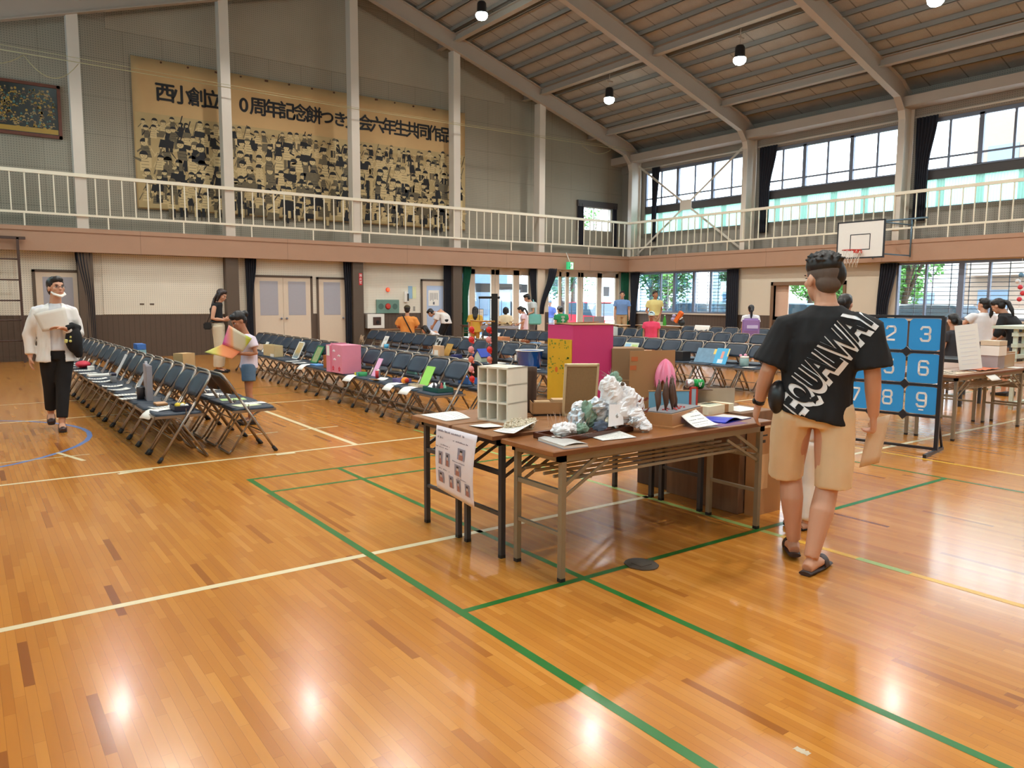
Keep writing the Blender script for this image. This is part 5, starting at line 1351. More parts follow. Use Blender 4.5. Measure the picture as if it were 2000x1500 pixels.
# --- row A1 (towards the woman in white)
t = carton('A1', 0, 'dark navy tray holding yellow and white toys on the chair closest to the camera', C('navy_tray', (30, 34, 54)), .16, .22, .05, dx=-.06, dy=-.05, open_=True, name='navy_tray', cat='tray')
lumps(t, 'yellow_toy', C('toy_yellow', (226, 196, 52)), [(-.02, .05, .04, .03), (.02, .03, .045, .026), (-.03, .0, .04, .024)]); lumps(t, 'white_toy', M_whitep, [(.0, -.05, .05, .022), (.03, -.06, .045, .02)])
entry_sheet('A1', 0, .12, .06, .3, over=True); entry_sheet('A1', 0, .06, .17, .15, 1)
carton('A1', 1, 'small brown box with flowered lid '+on('A1', 1), C('tan_box', (190, 140, 92)), .10, .16, .02, dx=.02, dy=-.06, name='small_box', parts=[('flower_print', C('flower_print', (216, 170, 130), var=.4, scale=60), (-.05, .05, -.08, .08, .02, .022))])
t = thing('tall_grey_panels', 'pair of tall grey card panels standing on a seat facing the woman in white', 'card model', seat('A1', 2, .02, -.02), 0)
MB().box(-.03, .0, -.09, .075, 0, .36).build('panel', C('grey_card2', (166, 162, 172)), t); MB().box(-.04, .01, -.16, -.085, .0, .35).build('panel', C('grey_card3', (150, 150, 160)), t); MB().box(-.02, .0, .0, .045, .36, .385).build('tab', C('white_tab', (206, 208, 216)), t)
t = thing('black_cup', 'dark ribbed cup before the tall grey panels', 'cup', seat('A1', 2, .09, .02)); MB().lathe([(.02, 0), (.035, .0), (.038, .12), (.034, .125), (.03, .02), (.0, .015)], 16).build('cup', C('dark_grey_cup', (58, 56, 60), rough=.4), t); MB().tube([(.036, 0, .1), (.06, 0, .09), (.06, 0, .05), (.036, 0, .03)], .005, 6).build('cup_handle', M_black, t)
entry_sheet('A1', 2, .16, .12, .1); entry_sheet('A1', 3, .15, .0, .05)
t = thing('pink_balls', 'pink and white yarn model '+on('A1', 3), 'model', seat('A1', 3, .0, .0)); lumps(t, 'pink_ball', C('soft_pink', (226, 160, 186)), [(0, 0, .05, .035), (.03, .05, .04, .028)]); lumps(t, 'white_ball', M_whitep, [(-.02, .06, .06, .025)]); MB().box(-.04, .05, -.05, .09, 0, .02).build('base', M_cr, t)
leaning('A1', 4, 'grey card leaning against the backrest '+on('A1', 4), C('grey_print', (176, 180, 188), var=.2, scale=30), .14, .24)
entry_sheet('A1', 4, .13, .05, .2, 1); entry_sheet('A1', 5, .13, -.02, -.1, 1)
t = thing('wire_basket', 'clear jars with dark lids '+on('A1', 6), 'jar set', seat('A1', 6, .04, .0))
for y in (-.06, .0, .06): MB().lathe([(.026, 0), (.028, .01), (.028, .09)], 12, (0, y, 0)).build('jar', C('clear_jar_grey', (150, 152, 156), rough=.15, alpha=.7), t)
for y in (-.06, .06): MB().cyl((0, y, .09), (0, y, .115), .03, n=12).build('jar_lid', C('navy_lid', (36, 38, 66)), t)
MB().cyl((0, 0, .09), (0, 0, .11), .03, n=12).build('jar_lid', M_whitep, t)
entry_sheet('A1', 6, .15, .12, 0, 1); entry_sheet('A1', 7, .14, .03, 0, 1)
leaning('A1', 7, 'long white board leaning against the backrest '+on('A1', 7), C('white_board_b', (206, 206, 208)), .16, .34)
carton('A1', 8, 'thick white folder lying '+on('A1', 8), M_whitep, .26, .2, .025, dx=.06, name='white_folder', cat='folder')
leaning('A1', 9, 'small grey picture leaning '+on('A1', 9), C('grey_print2', (150, 140, 140), var=.3, scale=40), .12, .2)
entry_sheet('A1', 9, .12, 0, .1); entry_sheet('A1', 10, .13, 0, -.1); entry_sheet('A1', 11, .13, .02, .2, 1); entry_sheet('A1', 12, .15, .05)
t = thing('red_cushion', 'bright red padded cushion in the row facing the woman in white', 'cushion', seat('A1', 11, .06, .0)); MB().ell((0, 0, .055), (.10, .17, .052), 16, 8).build('cushion', C('red_fabric', (206, 52, 74)), t)
carton('A1', 10, 'small white box beside the red cushion', M_whitep, .08, .1, .06, dx=.02, dy=.02)
for k in (13, 14, 15): entry_sheet('A1', k, .1, r6.uniform(-.04, .04), r6.uniform(-.2, .2))
# --- row A2
entry_sheet('A2', 0, .08, .06, .1)
carton('A2', 0, 'pale green printed sheet pad '+on('A2', 0), C('pale_green_pad', (206, 214, 176)), .22, .18, .004, dx=-.02, dy=-.04, name='printed_pad', cat='paper', rz=.2)
carton('A2', 1, 'bright green printed sheet pad '+on('A2', 1), C('green_pad', (176, 208, 142)), .24, .16, .004, dx=0, dy=-.02, name='printed_pad', cat='paper', rz=-.1)
t = carton('A2', 2, 'open white picture book with grey pictures '+on('A2', 2), M_paper, .3, .2, .008, dx=.02, name='picture_book', cat='book', rz=.05, parts=[('page_print', C('page_print_grey', (150, 150, 156), var=.4, scale=30), (.0, .12, -.08, .08, .008, .0095))])
entry_sheet('A2', 3, .1, 0); entry_sheet('A2', 5, .1, 0, .2)
t = thing('wooden_box', 'open pale wooden box with a green side standing among the chairs behind the grey panels', 'box', (seat('A2', 5, .0)[0], seat('A2', 5)[1], SZ), .5); b = MB(); b.box(-.09, .09, -.08, .08, 0, .36); b.build('body', C('tan_wood_box', (196, 160, 110)), t); MB().box(.09, .093, -.08, .08, 0, .36).build('green_side', C('dull_green_side', (104, 128, 104)), t)
t = thing('stacked_packs', 'stack of small striped colourful packs standing past the far backrests', 'pack stack', (seat('A2', 11, .04)[0], seat('A2', 11)[1], SZ))
for i, (c1, c2) in enumerate((((206, 60, 60), 'pack_red'), ((226, 216, 150), 'pack_cream'), ((150, 196, 206), 'pack_teal'), ((70, 120, 196), 'pack_blue'))):
    for j in range(4): MB().box(-.06, .06, -.16+.08*j, -.085+.08*j, .36*0+.085*i, .085*i+.08).build('pack', C(c2, c1, var=.25, scale=30), t)
t = thing('paper_bouquet', 'small crumpled white and red paper model at the far end of the double row', 'model', (seat('A1', 14, -.02)[0], seat('A1', 14)[1], SZ)); lumps(t, 'paper_ball', M_plas, [(0, 0, .1, .07), (.03, .05, .25, .06), (.0, -.04, .3, .05)]); lumps(t, 'red_ball', M_red, [(0, .03, .32, .03)])
# --- row B1
t = carton('B1', 0, 'dark green tray of small bottles on the chair closest to the tables', C('deep_green_tray', (22, 84, 78)), .2, .34, .05, dx=.03, dy=.0, open_=True, name='green_tray', cat='tray', rz=.0)
for (x, y, c_) in ((.05, -.06, 'pale_mint'), (.0, -.08, 'dull_red_cap'), (.02, -.02, 'dark_bottle'), (-.03, -.05, 'dark_bottle'), (-.05, 0, 'dark_bottle')): MB().lathe([(.018, .006), (.02, .01), (.02, .06), (.009, .075), (.009, .1)], 10, (x, y, 0)).build('bottle', C(c_, {'pale_mint': (150, 210, 186), 'dull_red_cap': (170, 70, 70), 'dark_bottle': (60, 60, 66)}[c_]), t)
b = MB(); b.sheet(lambda u, v: (-.08+.16*u, .03+.13*v, .02+.07*sin(pi*u)*sin(pi*v*.9+.2)), 8, 8); b.build('crumpled_tissue', M_plas, t)
entry_sheet('B1', 1, .14, -.03, .15, over=True)
leaning('B1', 1, 'lime green card leaning against the backrest on the chair beside the green tray', C('lime_card', (156, 222, 96), var=.02), .20, .26, dx=-.03)
carton('B1', 1, 'shallow beige tray before the lime green card', C('beige_tray', (196, 176, 150)), .1, .24, .03, dx=.04, dy=.02, open_=True, name='beige_tray', cat='tray')
entry_sheet('B1', 2, .14, -.06, .1, over=True)
t = thing('orange_toy', 'small orange and red round toy '+on('B1', 2), 'toy', seat('B1', 2, .02, -.1)); MB().ell((0, 0, .04), (.05, .045, .04), 12, 8).build('body', C('toy_orange', (238, 140, 20)), t); MB().ell((0, -.045, .045), (.03, .02, .028), 10, 6).build('red_cap', C('toy_red', (210, 54, 36)), t)
carton('B1', 2, 'clear purple plastic box behind the orange toy', C('purple_clear', (110, 100, 150), rough=.2), .16, .2, .05, dx=-.02, dy=.06)
entry_sheet('B1', 3, .13, -.05, .35, 2)
t = thing('drinks_can', 'red and silver drinks can standing '+on('B1', 3), 'can', seat('B1', 3, .06, .12)); MB().lathe([(.0, 0), (.028, 0), (.033, .008), (.033, .11), (.027, .122), (.0, .122)], 18).build('can_body', M_alu2, t)
b = MB(); b.loft([[(.0335*cos(a_), .0335*sin(a_), z) for a_ in [pi*.55+pi*.9*i/10 for i in range(11)]]+[(.032*cos(a_), .032*sin(a_), z) for a_ in [pi*1.45-pi*.9*i/10 for i in range(11)]] for z in (.012, .108)]); b.build('red_label', C('can_red', (190, 40, 44)), t)
leaning('B1', 4, 'pink card leaning against the backrest beside the drinks can', C('pale_pink_card', (238, 178, 212), var=.02), .13, .26, dx=-.02, dy=-.02)
t = thing('tape_roll', 'green and teal ring of tape lying before the pink card', 'tape roll', seat('B1', 4, .08, .13)); b = MB(); b.loft([[((.075 if i in (0, 3) else .05)*cos(2*pi*k/20), (.075 if i in (0, 3) else .05)*sin(2*pi*k/20), (.0, .0, .045, .045)[i]) for k in range(20)] for i in (0, 1, 2, 3, 0)], cap=False); b.build('ring', C('tape_green', (40, 140, 80)), t); MB().box(-.08, -.07, .01, .05, .0, .046).build('yellow_band', C('tape_yellow', (214, 196, 60)), t); MB().box(-.08, -.065, -.05, -.01, 0, .046).build('teal_band', C('tape_teal', (80, 150, 160)), t)
entry_sheet('B1', 4, .17, .18, .2, over=True)
t = thing('pink_house_box', 'wide pink cardboard box with white clouds and red flowers standing on two seats', 'box', (seat('B1', 5)[0]-.085, seat('B1', 5)[1]+.22, SZ))
M_pk2 = C('dusty_pink', (222, 138, 162), var=.03); MB().box(-.14, .14, -.23, .14, 0, .39).build('body', M_pk2, t); MB().box(-.16, -.10, .14, .28, 0, .38).box(-.1, .14, .26, .27, 0, .40).build('side_wing', M_pk2, t)
b = MB()
for (y, z) in ((.05, .3), (-.12, .24), (.03, .18)):
    for k in range(3): b.ell((-.141, y+(k-1)*.024, z+(.008 if k == 1 else 0)), (.003, .022, .014), 10, 6)
b.build('cloud', C('cloud_white', (236, 214, 226)), t)
for y in (.08, -.13):
    b = MB()
    for k in range(5): a_ = 2*pi*k/5; b.ell((-.142, y+.022*sin(a_), .06+.022*cos(a_)), (.003, .014, .014), 8, 6)
    b.build('flower', C('flower_red', (206, 44, 70)), t)
MB().box(-.165, -.16, .16, .25, .23, .37).build('note', M_paper, t)
t = carton('B1', 7, 'orange brown wooden box beside the wide pink box', wood_mat('amber_wood', (164, 96, 44), axis=2, var=.15), .2, .26, .19, dx=.0, dy=-.02, name='wooden_box', parts=[('small_book', C('green_book', (90, 130, 120)), (-.05, .05, .06, .1, .19, .24))])
carton('B1', 8, 'blue printed sheet pad '+on('B1', 8), C('blue_pad', (92, 146, 206)), .14, .3, .02, dx=.06, dy=.0, name='printed_pad', cat='paper'); entry_sheet('B1', 8, .16, .2, .1, over=True)
leaning('B1', 9, 'green framed picture leaning against the backrest '+on('B1', 9), C('tan_green_picture', (150, 160, 110), var=.4, scale=25), .24, .3, frame=C('green_frame', (24, 124, 72)))
leaning('B1', 11, 'white framed blue and brown picture leaning '+on('B1', 11), grad_mat('blue_brown_picture', [(0, (90, 140, 170)), (.4, (190, 160, 100)), (1, (210, 190, 150))], 2, 0, .3), .24, .32, frame=M_whitep)
entry_sheet('B1', 9, .15, .1); entry_sheet('B1', 10, .14, 0, .2)
t = carton('B1', 13, 'wide beige box with blue panel '+on('B1', 13), C('beige_carton', (206, 184, 140)), .16, .6, .2, dx=.075, dy=-.1, open_=True, name='display_carton', parts=[('blue_panel', C('slate_blue', (86, 92, 140)), (.05, .06, -.26, .1, .02, .16)), ('white_tag', M_paper, (-.088, -.082, -.28, -.1, 0, .05))])
leaning('B1', 15, 'white card house shape '+on('B1', 15), M_whitep, .16, .22); entry_sheet('B1', 15, .13, .1); entry_sheet('B1', 16, .13, 0)
t = thing('green_bottle', 'clear bottle with a green label '+on('B1', 16), 'bottle', seat('B1', 16, .03)); MB().lathe([(.03, 0), (.034, .01), (.034, .14), (.014, .18), (.014, .21)], 14).build('bottle', C('clear_plastic_grey', (186, 200, 200), rough=.15), t); MB().lathe([(.0345, .04), (.0345, .1)], 14, cap=False).build('bottle_label', C('label_green', (70, 170, 80)), t)
# --- row backing B1
for k, (c_, nm) in ((1, ((70, 120, 190), 'blue_case')), (2, ((120, 120, 124), 'grey_case')), (4, ((110, 160, 150), 'mint_case')), (5, ((196, 180, 150), 'cream_case')), (7, ((150, 110, 80), 'brown_case')), (9, ((190, 120, 90), 'terracotta_case')), (11, ((96, 130, 110), 'sage_case'))):
    carton('B1b', k, '%s coloured box seen under the backrests %s' % (nm.split('_')[0], on('B1b', k)) if False else nm.split('_')[0]+' box '+on('B1b', k), C(nm, c_), .18, .24, .07+.02*(k % 3)); entry_sheet('B1b', k, .14, r6.uniform(-.05, .05))
# --- row B2
t = thing('blue_bucket', 'glossy deep blue bucket with a white rim on the row behind the bark log', 'bucket', seat('B2', 3, .03, .05)); MB().lathe([(.0, 0), (.15, 0), (.17, .03), (.205, .26), (.21, .265), (.2, .26), (.165, .03), (.0, .02)], 28).build('shell', C('glossy_blue', (12, 78, 158), rough=.15, coat=.6), t); MB().lathe([(.205, .262), (.215, .262), (.215, .274), (.2, .274), (.2, .262)], 28, cap=False).build('rim', M_paper, t); MB().box(-.215, -.2, .05, .09, .12, .2).build('white_clip', M_whitep, t)
entry_sheet('B2', 3, .16, -.2, .1)
t = thing('blue_roof_house', 'small model house with a deep blue roof behind the ornament strings', 'model house', seat('B2', 6, .04, .0)); MB().prism([(-.08, -.1, 0), (-.08, .1, 0), (-.08, .1, .1), (-.08, 0, .2), (-.08, -.1, .1)], (.16, 0, 0)).build('wall', C('pale_green_wall', (206, 214, 190)), t); MB().prism([(-.1, 0, .215), (-.1, .13, .085), (-.1, .12, .075), (-.1, 0, .2)], (.2, 0, 0)).prism([(-.1, 0, .215), (-.1, -.13, .085), (-.1, -.12, .075), (-.1, 0, .2)], (.2, 0, 0)).build('roof', C('deep_blue_roof', (32, 66, 170)), t)
carton('B2', 5, 'white sheet-covered box beside the model house', M_whitep, .16, .3, .02, dx=.05); entry_sheet('B2', 7, .12, 0, .3, 1); carton('B2', 8, 'navy glittery case beside the wooden frame box', C('navy_case', (50, 56, 110), var=.3, scale=40), .12, .18, .06, dx=.05, dy=-.1)
t = carton('B2', 9, 'pale wooden frame box with a blank panel before the gold sheet', C('pale_wood_frame', (214, 178, 140)), .1, .24, .19, dx=.1, dy=.0, name='wooden_frame_box', parts=[('blank_panel', M_paper, (-.054, -.05, -.07, .07, .01, .11))])
leaning('B2', 9, 'gold brown sheet leaning behind the pale wooden frame box', C('gold_sheet', (190, 146, 72), var=.2), .22, .24); leaning('B2', 10, 'black and white drawn picture leaning beside the gold brown sheet', C('ink_picture', (190, 188, 186), var=.1), .2, .34, extra=[(M_ink, [(.1, .5, .5, .8), (.5, .8, .3, .5), (.2, .4, .1, .3), (.6, .9, .7, .9)])])
entry_sheet('B2', 11, .14, 0, .2); entry_sheet('B2', 12, .14, 0, -.2)
t = thing('blue_cup', 'light blue pot beside an orange figure '+on('B2', 14), 'pot', seat('B2', 14, .08)); MB().lathe([(.0, 0), (.045, 0), (.055, .09), (.05, .09), (.04, .01)], 16).build('pot', C('light_blue_pot', (90, 176, 214)), t); MB().ell((0, .09, .05), (.025, .025, .05), 10, 8).build('orange_figure', C('orange_fig', (236, 150, 50)), t)
leaning('B2', 15, 'white card with pale writing leaning '+on('B2', 15), M_paper, .2, .26, extra=[(M_text, [(.15, .8, .8, .83), (.15, .7, .7, .73), (.15, .75, .6, .63)])]); entry_sheet('B2', 16, .1, 0)
t = thing('twig_model', 'little twig structure '+on('B2', 17), 'model', seat('B2', 17, .05)); b = MB(); r = random.Random(3)
for k in range(14): b.tube([(r.uniform(-.06, .06), r.uniform(-.08, .08), 0), (r.uniform(-.04, .04), r.uniform(-.06, .06), r.uniform(.1, .24))], .006, 5)
b.build('twigs', C('tan_twig', (176, 146, 116)), t)
for k in (10, 12, 13, 7, 4): carton('B2b', k, ['amber', 'brown', 'rust', 'cream', 'grey', 'blue'][k % 6]+' box '+on('B2b', k), C('b2b_%d' % k, [(200, 150, 70), (150, 100, 70), (170, 90, 60), (206, 190, 160), (130, 130, 134), (90, 120, 170)][k % 6]), .16, .2, .09)
# --- row C1
leaning('C1', 11, 'blue and white picture leaning '+on('C1', 11), grad_mat('blue_white_pic', [(0, (220, 224, 230)), (1, (110, 150, 206))], 2, 0, .22), .3, .2); leaning('C1', 10, 'green and cream apple picture leaning beside the pink box top', C('apple_ground', (176, 206, 150)), .38, .24, extra=[(C('apple_red', (186, 90, 70)), [(.35, .6, .15, .6), (.4, .56, .6, .7)]), (C('apple_yellow', (232, 220, 140)), [(.62, .85, .2, .8)])])
carton('C1', 15, 'orange brown shoe box '+on('C1', 15), C('orange_brown_box', (206, 140, 100)), .24, .34, .16, dx=.02, dy=.0); leaning('C1', 16, 'white sheet with green picture leaning '+on('C1', 16), grad_mat('green_white_pic', [(0, (120, 190, 150)), (.3, (236, 238, 236)), (1, (230, 232, 232))], 2, 0, .26), .3, .26)
carton('C1', 12, 'light blue case '+on('C1', 12), C('light_blue_case', (110, 156, 206)), .12, .26, .1, dx=.06); carton('C1', 13, 'brown case '+on('C1', 13), C('brown_case2', (150, 84, 50)), .12, .2, .12)
t = thing('green_plant_model', 'bright green grass model '+on('C1', 7), 'model', seat('C1', 7, .09)); b = MB(); r = random.Random(5)
for k in range(60): x, y = r.uniform(-.1, .1), r.uniform(-.16, .16); b.tube([(x, y, .02), (x+r.uniform(-.02, .02), y+r.uniform(-.02, .02), r.uniform(.07, .14))], [.006, .001], 4)
b.build('grass_tufts', C('grass_green', (130, 180, 80)), t); MB().box(-.12, .12, -.2, .2, 0, .025).build('tray', M_slate, t)
leaning('C1', 6, 'pale green and blue illustrated sheet leaning above the cardboard boxes', C('pale_mint_sheet', (214, 226, 208)), .36, .26, extra=[(C('leaf_print', (190, 216, 140)), [(.05, .45, .15, .85)]), (C('blue_print', (150, 196, 226)), [(.55, .95, .1, .9)])])
carton('C1', 5, 'tan rounded box '+on('C1', 5), C('tan_round_box', (186, 146, 116)), .24, .28, .12, dx=.02); carton('C1', 4, 'flat cream tray with yellow pieces '+on('C1', 4), C('cream_tray', (214, 200, 170)), .2, .32, .02, dx=.04, parts=[('yellow_piece', C('yellow_piece', (226, 220, 80)), (-.04, .04, -.12, -.02, .02, .05))])
entry_sheet('C1', 4, .2, -.15, .0, 2, over=True); carton('C1', 3, 'black bag-like case '+on('C1', 3), C('black_case', (24, 24, 28)), .2, .3, .16, dx=.02, dy=.05, name='black_case', cat='case')
leaning('C1', 2, 'wide slate blue painting leaning against the backrest beside the sky blue card', C('slate_blue_painting', (116, 152, 178), var=.25, scale=14), .42, .26, dx=.02, dy=.0, extra=[(C('moon_yellow', (236, 206, 110)), [(.02, .16, .62, .98)])])
leaning('C1', 1, 'bright sky blue card with a pink figure leaning next to the slate blue painting', C('bright_sky_card', (80, 178, 226)), .26, .28, dx=.03, dy=.14, extra=[(C('pink_figure', (226, 160, 150)), [(.35, .55, .35, .8)]), (C('white_splash', (226, 236, 240)), [(.3, .7, .05, .3)]), (C('yellow_edge', (236, 214, 130)), [(.0, .1, .5, 1)])])
t = thing('pom_jar', 'clear jar with white lid and pink balls behind the hip of the man in black', 'jar', seat('C1', 0, .02, .12)); MB().lathe([(.06, 0), (.07, .01), (.07, .13)], 16).build('jar', C('teal_clear_jar', (130, 160, 160), rough=.15), t); MB().cyl((0, 0, .13), (0, 0, .16), .066, n=16).build('lid', M_whitep, t); lumps(t, 'pink_ball', C('soft_pink', (226, 160, 186)), [(-.03, .05, .17, .025), (.02, .0, .18, .025)])
entry_sheet('C1', 0, .12, -.05, .2)
for k in (8, 9, 14, 17): entry_sheet('C1', k, .1, r6.uniform(-.05, .05), r6.uniform(-.2, .2))
# --- rows D1, E1
for k in (2, 3, 4, 5, 6, 7): entry_sheet('D1', k, .08, r6.uniform(-.05, .05), r6.uniform(-.2, .2))
carton('D1', 4, 'cream box '+on('D1', 4), M_cr, .14, .2, .05); carton('D1', 6, 'white box '+on('D1', 6), M_whitep, .14, .2, .05)
t = thing('green_model', 'green and blue plastic model standing before the backpack child', 'model', seat('D1', 3, .02, .0)); lumps(t, 'green_piece', C('bright_green', (24, 150, 100)), [(0, 0, .12, .08), (0, .12, .08, .07), (.02, -.08, .2, .06)]); lumps(t, 'blue_piece', C('pale_blue_piece', (130, 160, 220)), [(-.03, -.1, .26, .06), (0, .04, .25, .05)])
t = thing('teal_roll', 'upright dark teal fabric roll beside the pink-shirted child', 'roll', seat('D1', 10, .02, .1)); MB().lathe([(.0, 0), (.16, 0), (.17, .1), (.165, .3), (.15, .42), (.0, .43)], 18).build('roll', C('dark_teal', (34, 96, 92), var=.25, scale=20), t)
t = thing('white_oven_box', 'white box with a dark window like a small oven beside the pink-shirted child', 'box', seat('D1', 13, .08, 0)); MB().box(-.15, .15, -.2, .2, 0, .36).build('body', C('pale_grey_white', (206, 214, 210)), t); MB().box(-.154, -.15, -.13, .08, .16, .28).build('window', C('dark_window', (70, 66, 70)), t)
t = thing('white_cloth', 'white cloth draped over a backrest of the last row beside the teal roll', 'cloth', (16.62-.03, 8.6+.49*11, .80)); b = MB(); b.sheet(lambda u, v: ((-.06+.12*u)*(1 if True else 0), -.26+.52*v, -abs(u-.5)*.30+.02*sin(v*17)*abs(u-.5)), 8, 20); o = b.build('cloth', M_paper, t); baked(o, [('SOLIDIFY', {'thickness': .004})])
for k in (1, 4, 6, 9): entry_sheet('E1', k, .08, 0, .1)
# --- things on the far tables
t = thing('green_bottle', 'bright green bottle standing on the cream table under the barred window', 'bottle', (17.35, 16.1, .72)); MB().lathe([(.05, 0), (.055, .02), (.05, .16), (.02, .26), (.02, .3)], 14).build('bottle', C('bright_green_bottle', (60, 150, 40)), t); MB().cyl((0, 0, .3), (0, 0, .32), .022).build('bottle_cap', M_whitep, t)
t = thing('orange_model', 'orange leaning model with black wheels on the cream table under the window', 'model', (17.35, 15.55, .72)); MB().bar((0, .1, .12), (0, -.12, .42), .1, .12).build('orange_body', C('vivid_orange', (238, 112, 40)), t); MB().ell((0, -.12, .1), (.08, .12, .1), 12, 8).build('black_base', M_black, t); MB().bar((-.05, -.1, .2), (-.05, -.2, .26), .03).build('white_strut', M_whitep, t); lumps(t, 'lilac_ball', C('lilac', (170, 160, 196)), [(0, .2, .2, .08), (0, .18, .3, .06)])
t = thing('flat_case', 'flat cream case with dark inlay on the cream table under the window', 'case', (17.35, 16.5, .72)); MB().box(-.14, .14, -.25, .25, 0, .1).build('body', C('cream_case3', (206, 200, 176)), t); MB().box(-.145, -.14, -.15, .15, .02, .06).build('inlay', M_black, t)
t = thing('white_list', 'upright white list board standing on the brown table under the gable', 'notice', (12.6, 19.1, .72), radians(8)); MB().box(-.14, .14, -.008, .008, 0, .48).build('board', M_black, t); MB().box(-.125, .125, -.011, -.008, .015, .465).build('sheet', M_paper, t); b = MB()
for k in range(9): b.box(-.1, .1, -.0125, -.011, .05+.045*k, .06+.045*k)
b.build('writing', M_text, t)
t = thing('grey_lectern_panel', 'pair of grey panels standing in front of the glass doors', 'panel', (17.6, 19.6, 0)); MB().box(-.42, -.02, 0, .02, 0, .92).build('panel', C('grey_panel', (150, 150, 156)), t); MB().box(.02, .5, 0, .02, 0, .92).build('panel', C('grey_panel', (150, 150, 156)), t)
t = thing('gilt_model', 'long gilt and silver model on the display table behind the ornament strings', 'model', (12.0, 17.2, .0)); b = MB(); b.sheet(lambda u, v: (-.5+1.0*u, -.2+.4*v, .82+.07*mn.noise(Vector((u*9, v*5, 1)))), 18, 8); b.build('crumpled_top', C('gilt_foil', (206, 172, 120), rough=.35, metal=.4, var=.3), t); MB().box(-.5, .5, -.2, .2, .68, .76).build('base', M_obs, t)
for x in (-.45, .45):
    for y in (-.16, .16): MB().box(x-.02, x+.02, y-.02, y+.02, 0, .68).build('leg', M_tan, t)
t = thing('dark_display_table', 'small dark clothed stand holding a box in front of the girl in black', 'table', (11.6, 5.35, 0)); MB().box(-.35, .35, -.5, .5, .6, .66).build('tabletop', M_black, t)
for x in (-.3, .3):
    for y in (-.45, .45): MB().box(x-.02, x+.02, y-.02, y+.02, 0, .6).build('leg', M_black, t)
# wire hangings at the wide window
t = thing('hanging_ornament', 'string of small red and blue ornaments hanging at the wide barred window', 'ornament', (XW-.35, 7.55, 0)); MB().cyl((0, 0, 1.35), (0, 0, 2.5), .003, n=5).build('cord', M_whitep, t)
for k, c_ in enumerate(('ornament_blue', 'ornament_white', 'orn_red', 'orn_red', 'orn_red')): MB().ell((0, .06*(k % 2)*(-1 if k == 3 else 1), 2.1-.14*k), .055, 10, 8).build('bauble', C(c_, {'ornament_blue': (96, 140, 170), 'ornament_white': (220, 224, 228), 'orn_red': (206, 60, 70)}[c_]), t)
